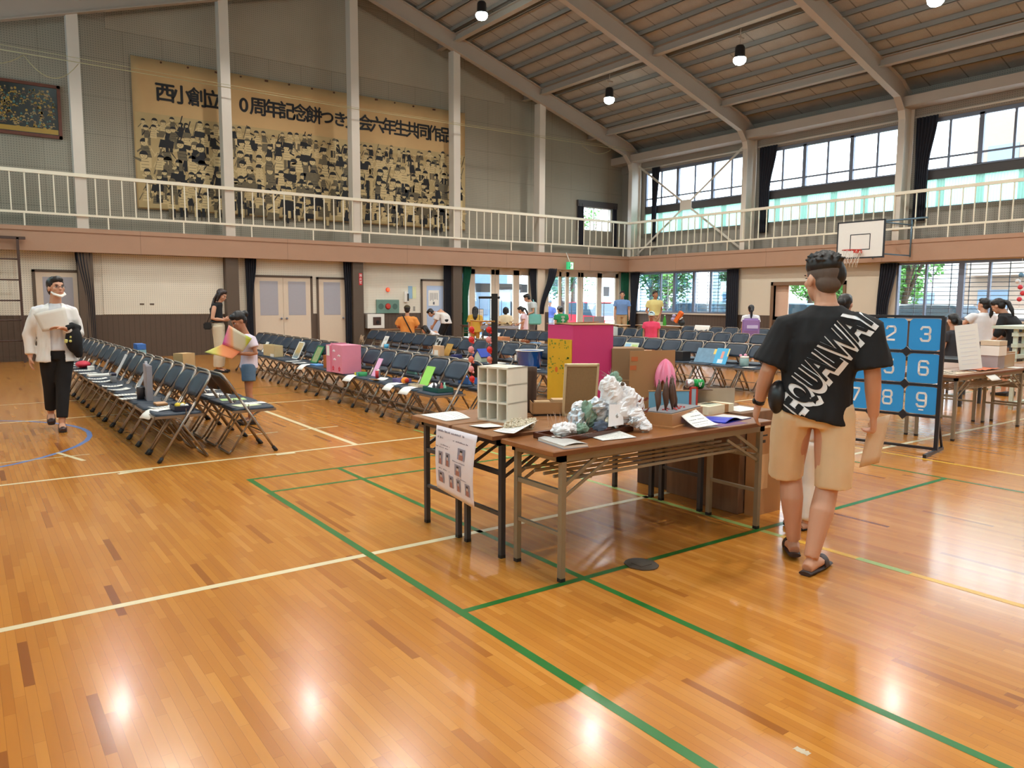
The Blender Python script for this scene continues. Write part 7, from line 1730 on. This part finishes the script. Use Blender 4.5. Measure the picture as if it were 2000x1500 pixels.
# --- people in the far half of the hall
def T(n_, c): return mat(n_, c, .85, var=.06, scale=14)
VX = .016
f = Fig('person in an orange shirt and cap seated before the alarm panel', (10.0, 18.8), 1.66, 0, dict(pelvis=(0, 0, .50), waist=(0, 0, .64), chest=(0, .02, .86), neck=(0, .02, 1.02), head=(0, .04, 1.185), shL=(-.18, 0, .97), shR=(.18, 0, .97), elL=(-.27, .05, .72), elR=(.27, .05, .72), wrL=(-.15, .26, .66), wrR=(.15, .26, .66), hipL=(-.09, .0, .48), hipR=(.09, 0, .48), knL=(-.16, .40, .46), knR=(.16, .40, .46), anL=(-.14, .40, .08), anR=(.14, .40, .08)), vox=VX)
f.hair('short'); f.cap(T('olive_cap', (70, 58, 36)), brim=False); f.shirt(T('orange_shirt', (222, 142, 66)), sleeve=.85, hem=.42, w=1.25, sw=1.6, wr=.01); f.trousers(M_blk, 1.9); f.shoes(M_black)
b = MB(); b.tube([(-.12, -.02, 1.04), (-.08, -.145, .95), (.02, -.165, .75), (.12, -.15, .55), (.2, -.05, .48)], .016, 6); b.build('bag_strap', M_blk, f.t)
t = thing('stool', 'low brown stool under the person in orange', 'stool', (10.0, 18.75, 0)); MB().box(-.18, .18, -.18, .18, .34, .38).build('seat', M_top2, t)
for x in (-.14, .14):
    for y in (-.14, .14): MB().box(x-.015, x+.015, y-.015, y+.015, 0, .34).build('leg', M_dk, t)
f = Fig('child in a white shirt crouching with black hair hanging forward', (10.25, 18.0), 1.4, 70, dict(pelvis=(.30, .05, .30), waist=(.24, .05, .42), chest=(.14, .0, .56), neck=(-.01, -.02, .62), head=(-.13, -.05, .66), shL=(.06, .15, .62), shR=(.08, -.15, .60), elL=(-.05, .22, .42), elR=(.12, -.22, .42), wrL=(-.1, .1, .3), wrR=(.28, -.2, .46), hipL=(.30, .12, .28), hipR=(.30, -.06, .28), knL=(.1, .16, .42), knR=(.1, -.1, .42), anL=(.2, .14, .08), anR=(.2, -.08, .08)), vox=VX, head=(-150, -30))
f.hair('long'); f.shirt(T('white_shirt2', (226, 226, 230)), sleeve=.7, hem=.28); f.trousers(M_blk, 1.8); f.shoes(M_whitep)
f = Fig('person in a loose white shirt bending over the table by the notice door', (11.35, 19.2), 1.66, -60, dict(pelvis=(.12, 0, .86), waist=(.08, .02, 1.0), chest=(-.05, .05, 1.10), neck=(-.2, .1, 1.10), head=(-.33, .12, 1.08), shL=(-.12, -.1, 1.10), shR=(-.1, .24, 1.10), elL=(-.18, -.12, .86), elR=(-.16, .26, .86), wrL=(-.26, -.05, .70), wrR=(-.26, .2, .72), hipL=(.1, -.08, .86), hipR=(.14, .08, .86)), vox=VX, head=(0, -50))
f.hair('short'); f.shirt(T('loose_white_shirt', (228, 224, 222)), sleeve=.9, hem=.78, w=1.2, sw=1.4, wr=.01); f.trousers(M_blk, 1.95, flare=1.3); f.shoes(M_black)
f = Fig('long-haired person in a mustard shirt standing before the glass doors', (11.75, 18.05), 1.27, 0, {}, vox=VX, slim=1.1)
f.hair('long'); f.shirt(T('mustard_shirt', (206, 162, 62)), sleeve=.9, hem=.56, w=1.35, sw=1.7, wr=.008); f.trousers(T('mustard_trousers', (190, 140, 60)), 1.9); f.shoes(M_black)
f = Fig('dark-haired person in a cream shirt behind the ornament post', (12.45, 17.55), 1.26, 10, {}, vox=VX, slim=1.1)
f.hair('bob'); f.shirt(T('cream_shirt', (226, 208, 176)), sleeve=.8, hem=.56, w=1.3, sw=1.5); f.trousers(M_blk, 1.9); f.shoes(M_black)
f = Fig('girl in a pale pink tee looking down beside the grey-shirted adult', (12.95, 17.35), 1.30, -75, dict(head=(-.10, -.02, 1.18), elR=(-.02, -.2, .86), wrR=(-.16, -.17, .80)), vox=VX, head=(0, -28), slim=.95)
f.hair('ponytail'); f.shirt(T('pale_pink_tee', (232, 204, 214)), sleeve=.6, hem=.62, w=1.15, sw=1.3); f.trousers(T('pink_shorts', (210, 150, 150)), .6); f.shoes(M_whitep)
f = Fig('adult in a grey shirt with a teal shoulder bag bowing the head', (14.45, 18.9), 1.72, -80, dict(chest=(-.02, 0, 1.27), neck=(-.08, 0, 1.42), head=(-.20, -.02, 1.53), elL=(.02, -.22, 1.1), wrL=(-.2, -.2, 1.02)), vox=VX, head=(0, -26))
f.hair('short'); f.shirt(T('pale_grey_shirt', (196, 204, 206)), sleeve=.62, hem=.84, w=1.1, sw=1.3); f.trousers(T('grey_trousers', (120, 116, 118)), 1.93); f.shoes(M_black)
t = thing('teal_bag', 'teal shoulder bag at the side of the adult in grey', 'bag', (14.45, 18.9, 0), -atan2(14.45, 18.9)); o = MB().box(-.12, .26, -.32, -.22, .72, 1.04).build('bag_body', T('teal_cloth', (120, 196, 190)), t); bevel(o, .03, 2); MB().tube([(.05, -.27, 1.04), (.06, -.2, 1.3), (.0, -.08, 1.48)], .012, 5).build('bag_strap', T('teal_cloth', (120, 196, 190)), t)
f = Fig('boy in a green tee and grey cap seen from behind before the glass doors', (13.15, 15.95), 1.32, -25, dict(head=(-.04, .03, 1.20)), vox=VX, head=(-20, -10))
f.hair('short'); f.cap(T('grey_cap', (120, 124, 130))); g_ = f.shirt(T('vivid_green_tee', (40, 140, 84)), sleeve=.6, hem=.62, w=1.25, sw=1.4); f.trousers(T('dark_shorts', (60, 60, 66)), .8); f.shoes(M_black)
b = MB(); P0 = f.j['chest']-f.F*.132
for (x, z, w2, h2) in ((-.05, .05, .10, .012), (-.05, .02, .1, .012), (-.006, -.06, .012, .12), (-.04, -.03, .08, .012), (-.05, -.06, .1, .014)): c = P0+f.R*x; b.bar(c+V(0, 0, z), c+f.R*w2+V(0, 0, z), .02, h2)
b.build('shirt_print', M_whitep, g_)
f = Fig('child in blue with a cap seen through the glass doors outside', (19.2, 24.0, -.12), 1.6, 200, {}, vox=VX)
f.hair('short'); f.cap(T('blue_grey_cap', (110, 130, 150))); f.shirt(T('blue_patterned_shirt', (90, 110, 190)), sleeve=.8, w=1.2, sw=1.5); f.trousers(T('blue_shorts', (170, 180, 200)), 1.2); f.shoes(M_whitep)
f = Fig('man in a blue polo shirt and beige trousers standing in the hall corner', (18.55, 19.2), 1.80, 180, {}, vox=.013, head=(-5, 4))
f.face(); f.hair('short'); f.shirt(T('blue_polo', (116, 152, 206)), sleeve=.62, hem=.98, w=1.1, sw=1.35); f.trousers(T('khaki_trousers', (190, 160, 122)), 1.94); f.shoes(M_whitep)
f = Fig('man in a pale yellow polo shirt standing before the barred window', (18.7, 17.8), 1.80, 165, dict(elR=(-.28, .0, 1.12), wrR=(-.13, -.2, .98), wrL=(.1, -.24, .86)), vox=.013, head=(-15, 6), skin=M_skin2)
f.face(); f.hair('short', M_hairb); f.shirt(T('pale_yellow_polo', (224, 210, 140)), sleeve=.62, hem=.98, w=1.15, sw=1.35); f.trousers(T('cream_trousers', (206, 180, 150)), 1.94); f.shoes(M_whitep)
f = Fig('child in a bright pink tee and pale blue cap among the chairs', (12.35, 11.85), 1.21, 180, {}, vox=.013, head=(0, -4), skin=M_skin2)
f.face(); f.hair('short'); f.cap(T('pale_blue_cap', (186, 212, 222)), T('cream_brim', (226, 224, 196))); f.shirt(T('bright_pink_tee', (232, 72, 108)), sleeve=.65, hem=.56, w=1.2, sw=1.35); f.trousers(T('dark_shorts', (60, 60, 66)), .8); f.shoes(M_whitep)
f = Fig('child with black hair wearing a lilac backpack and facing the window', (15.4, 11.52), 1.37, -5, {}, vox=.013, head=(0, 0))
f.hair('ponytail'); f.shirt(T('white_tee2', (226, 226, 230)), sleeve=.65, hem=.64, w=1.15, sw=1.3); f.trousers(T('blue_shorts2', (60, 76, 120)), .7); f.shoes(M_whitep)
t = thing('backpack', 'lilac backpack with a pale band worn by the child facing the window', 'backpack', (15.4, 11.52, 0), -atan2(15.4, 11.52)); o = MB().box(-.19, .21, -.34, -.13, .56, 1.06).build('bag_body', T('lilac_cloth', (150, 120, 176)), t); bevel(o, .04, 3); MB().box(-.08, .17, -.352, -.34, .82, .90).build('pale_band', T('pale_lilac', (200, 190, 226)), t); MB().box(-.14, .16, -.38, -.34, .60, .78).build('front_pocket', T('lilac_dark', (134, 100, 150)), t)
f = Fig('small dark-haired child in pink partly hidden behind the sleeve of the man in black', (14.9, 9.95), 1.12, 30, {}, vox=VX)
f.hair('bob'); f.shirt(T('pale_pink_tee', (232, 204, 214)), sleeve=.6, hem=.52, w=1.1); f.trousers(M_blk, 1.8); f.shoes(M_whitep)
f = Fig('person with black hair walking just beyond the man in black', (7.86, 4.66), 1.54, 20, {}, vox=.013)
f.hair('bun'); f.shirt(T('dark_tee', (36, 36, 42)), sleeve=.6); f.trousers(M_blk, 1.95); f.shoes(M_black, M_whitep)
f = Fig('small child in white trousers hidden in front of the man in black', (4.32, 2.80), 1.02, 40, {}, vox=.013)
f.hair('short'); f.shirt(T('white_tee2', (226, 226, 230)), sleeve=.6); f.trousers(M_wsh, 1.95, flare=1.4); f.shoes(T('pale_shoe', (190, 150, 130)))
f = Fig('girl in a white tee with a long ponytail standing at the wide window', (13.9, 5.75), 1.53, -35, dict(elL=(-.30, -.12, 1.08), wrL=(-.47, -.16, .92)), vox=.013, head=(-25, 4))
f.hair('ponytail'); f.shirt(T('white_tee2', (226, 226, 230)), sleeve=.6, hem=.80, w=1.15, sw=1.3); f.trousers(T('denim_shorts2', (70, 84, 106)), .5, flare=1.2); f.shoes(M_whitep)
f = Fig('girl in dark clothes seated beside the girl in a white tee', (12.7, 5.66), 1.5, -50, dict(pelvis=(0, 0, .55), waist=(0, 0, .68), chest=(0, .0, .86), neck=(-.01, 0, 1.03), head=(-.03, 0, 1.17), shL=(-.1, -.12, .98), shR=(.1, .12, .98), elL=(-.14, -.16, .74), elR=(.12, .18, .74), wrL=(-.25, -.12, .62), wrR=(-.1, .2, .62), hipL=(-.04, -.07, .52), hipR=(.04, .07, .52), knL=(-.36, .1, .5), knR=(-.3, .24, .5), anL=(-.34, .1, .08), anR=(-.3, .24, .08)), vox=.013, head=(10, -8))
f.hair('ponytail'); f.shirt(T('dark_grey_tee', (52, 52, 58)), sleeve=.6, hem=.5); f.trousers(T('navy_shorts', (40, 48, 66)), .8); f.shoes(M_black)
t = thing('stool', 'low dark stool under the seated girl in dark clothes', 'stool', (12.72, 5.65, 0)); MB().box(-.17, .17, -.17, .17, .38, .42).build('seat', M_black, t)
for x in (-.13, .13):
    for y in (-.13, .13): MB().box(x-.015, x+.015, y-.015, y+.015, 0, .38).build('leg', M_dk, t)
f = Fig('girl in black with a long dark ponytail bending forward at the wide window', (13.3, 5.10), 1.58, -60, dict(pelvis=(.10, 0, .84), waist=(.08, 0, .98), chest=(-.01, .02, 1.16), neck=(-.09, .03, 1.30), head=(-.19, .03, 1.40), shL=(-.10, -.12, 1.25), shR=(.02, .17, 1.25), elL=(-.16, -.17, .98), elR=(-.06, .2, .98), wrL=(-.26, -.14, .80), wrR=(-.2, .2, .82), hipL=(.08, -.08, .82), hipR=(.12, .08, .82)), vox=.013, head=(-5, -30))
f.hair('ponytail'); f.shirt(T('black_tee2', (26, 26, 30)), sleeve=1.3, hem=.78, w=1.15, sw=1.2); f.trousers(T('dark_shorts', (60, 60, 66)), .9); f.shoes(M_black)
# ------------------------------------------------------------------ outside
M_conc = mat('pale_concrete', (170, 168, 164), .9, var=.05, scale=.5)
struct(MB().box(XR+.6, 75, -40, 60, -.3, -.12).box(-25, XR+.6, YG+.6, 60, -.3, -.12).build('ground', M_conc))
M_leaf = mat('green_leaf', (92, 148, 62), .7, var=.35, scale=3); M_leaf2 = mat('dark_green_leaf', (58, 112, 56), .7, var=.35, scale=3); M_bark = mat('bark', (84, 64, 48), .9, var=.3, scale=8)
def tree(label, x, y, h, r_, m, seed, n=3200):
    rr = random.Random(seed); t = thing('tree', label, 'tree', (x, y, -.12), group='trees outside the hall')
    b = MB(); b.tube([(0, 0, 0), (.1, .05, h*.3), (.05, -.1, h*.55), (0, 0, h*.8)], [.16, .13, .09, .04], 8)
    for k in range(5):
        a = rr.uniform(0, 6.28); b.tube([(.08, 0, h*.3+k*.2), (r_*.4*cos(a), r_*.4*sin(a), h*.5+k*.25), (r_*.7*cos(a), r_*.7*sin(a), h*.65+k*.25)], [.06, .04, .02], 6)
    b.build('trunk', M_bark, t)
    b = MB(); bl = [(rr.uniform(-.5, .5)*r_, rr.uniform(-.5, .5)*r_, h*rr.uniform(.4, .9), r_*rr.uniform(.35, .6)) for _ in range(9)]
    for k in range(n):
        cx, cy, cz, cr = rr.choice(bl); d = Vector((rr.gauss(0, 1), rr.gauss(0, 1), rr.gauss(0, .8))).normalized()*cr*rr.uniform(.6, 1); c = Vector((cx, cy, cz))+d
        u = Vector((rr.gauss(0, 1), rr.gauss(0, 1), rr.gauss(0, 1))).normalized(); v = u.orthogonal().normalized(); s_ = rr.uniform(.07, .13)
        b.poly([c+u*s_, c+v*s_*.6, c-u*s_, c-v*s_*.6])
    o = b.build('foliage', m, t, recalc=False); o['kind'] = 'stuff'
    return t
tree('bushy green tree outside behind the man in yellow', 27.5, 25.5, 5.2, 1.9, M_leaf, 1)
tree('dark green tree outside the middle of the barred window', 29.5, 22.6, 5.4, 1.7, M_leaf2, 2)
tree('green tree outside near the curtain end of the barred window', 30.0, 19.4, 5.0, 1.5, M_leaf, 3)
tree('leafy tree outside the opening beside the man in black', 27.0, 16.3, 3.2, 1.3, M_leaf, 4, 2000)
tree('pale green tree outside the wide barred window by its curtain', 28.0, 14.3, 4.6, 1.1, M_leaf, 5, 2200)
tree('dark tree seen beyond the glass doors behind the blue polo man', 26.0, 31.5, 4.6, 1.7, M_leaf2, 6)
tree('small tree outside the little gable window', 31.0, 36.5, 9.5, 2.4, M_leaf, 8)
for i, (x, y, h, r_, lb) in enumerate(((40, 38.5, 7, 2.9, 'tall pale tree far outside the corner end of the barred window'), (43, 31.5, 7, 2.9, 'tall green tree far outside the middle of the barred window'), (44, 24.5, 6.5, 2.6, 'tall green tree far outside the curtain end of the barred window'), (34, 18.2, 4.2, 1.7, 'round green tree beyond the opening in the beige wall'), (36, 43, 7, 3.4, 'tall tree far beyond the corner glass doors'))):
    tree(lb, x, y, h, r_, M_leaf if i % 2 else M_leaf2, 30+i, 4200)
M_redcar = mat('red_car_paint', (206, 40, 44), .25, coat=.6, var=0); M_whcar = mat('white_car_paint', (232, 234, 238), .25, coat=.6, var=0); M_carglass = mat('dark_car_glass', (60, 80, 92), .1, var=0)
M_bluecar = mat('silver_blue_car_paint', (170, 186, 204), .25, coat=.6, var=0)
def car(label, x, y, rz, m, L=4.0, h=1.5):
    t = thing('car', label, 'car', (x, y, -.12), rz, 'parked cars'); w_ = 1.65
    rings = []
    prof = [(-L/2, .45, .75), (-L/2+.1, .3, .9), (-L/2+.9, .25, 1.0), (L/2-.8, .25, .95), (L/2-.1, .3, .8), (L/2, .45, .7)]
    b = MB(); b.loft([[(px, -w_/2, z0), (px, w_/2, z0), (px, w_/2*.96, z1), (px, -w_/2*.96, z1)] for px, z0, z1 in prof], smooth=False); o = b.build('body', m, t); bevel(o, .05, 2)
    b = MB(); b.loft([[(px, -w_/2*.9*k, .9), (px, w_/2*.9*k, .9), (px2, w_/2*.78*k, z1), (px2, -w_/2*.78*k, z1)] for px, px2, z1, k in ((-L/2+.35, -L/2+.7, h-.02, 1), (0, 0, h, 1), (L/2-1.0, L/2-1.6, h-.04, 1))], smooth=False); b.build('cabin_glass', M_carglass, t)
    MB().box(-L/2+.75, L/2-1.65, -w_/2*.78, w_/2*.78, h-.02, h+.03).build('roof', m, t)
    for px in (-L/2+.75, L/2-.75):
        for py in (-w_/2, w_/2): MB().cyl((px, py-.1, .3), (px, py+.1, .3), .3, n=16).build('wheel', M_black, t)
    for py in (-.6, .6): MB().box(L/2-.04, L/2+.02, py-.18, py+.18, .6, .75).build('headlamp', M_whitep, t)
    return t
car('red car parked outside the glass doors beside the man in a blue polo', 22.2, 24.6, radians(-100), M_redcar)
car('white car parked outside behind the man in yellow', 24.4, 21.2, radians(90), M_whcar)
car('silver blue car parked outside the curtain end of the barred window', 24.4, 16.8, radians(90), M_bluecar)
car('white car parked outside the wide barred window by its curtain', 24.6, 12.0, radians(90), M_whcar)
car('white car parked outside behind the ponytailed girls', 24.8, 7.4, radians(90), M_whcar, 4.0)
car('silver car parked outside beyond the frame edge of the wide window', 25.0, 3.0, radians(90), M_bluecar)
# entrance canopy, porch and neighbouring buildings
t = thing('entrance_canopy', 'dark roofed walkway on posts outside the glass doors', 'walkway roof', (0, 0, 0))
M_can = mat('dark_canopy_steel', (62, 60, 62), .6)
MB().box(11.5, 19.6, 25.0, 25.7, 1.78, 2.12).build('roof', M_can, t)
for x in (12.2, 15.1, 18.2): MB().box(x-.07, x+.07, 25.1, 25.24, -.12, 1.8).build('post', M_can, t)
def building(label, x0, x1, y0, y1, z1, c, face, nwin, floors, name):
    t = thing('building', label, 'building', (0, 0, 0))
    MB().box(x0, x1, y0, y1, -.12, z1).build('wall', mat(name, c, .8, var=.04, scale=.5), t)
    wg_ = mat('far_window_glass', (110, 130, 150), .2, var=0); bal = mat('far_balcony', (176, 156, 140), .8)
    for f_ in range(floors):
        z = .8+f_*2.7
        for k in range(nwin):
            if face == 'x':
                y = y0+(y1-y0)*(k+.5)/nwin; MB().box(x0-.04, x0, y-.8, y+.8, z, z+1.4).build('window', wg_, t)
            else:
                x = x0+(x1-x0)*(k+.5)/nwin; MB().box(x-.8, x+.8, y0-.04, y0, z, z+1.4).build('window', wg_, t)
        if face == 'x': MB().box(x0-.9, x0, y0+.5, y1-.5, z-.5, z+.35).build('balcony', bal, t)
    return t
building('beige apartment block with balconies beyond the wide barred window', 48, 56, -4, 21, 12, (150, 128, 112), 'x', 8, 4, 'beige_block')
building('pale blue building wall beyond the walkway outside the glass doors', 6, 21, 29.5, 34, 5.0, (120, 148, 186), 'y', 4, 1, 'blue_white_wall')
building('low white house beyond the glass doors', 23, 40, 54, 60, 5.0, (150, 160, 168), 'y', 6, 1, 'low_white_house')
building('white house far outside behind the trees', 58, 64, 26, 48, 6.0, (224, 222, 220), 'x', 5, 1, 'white_house')
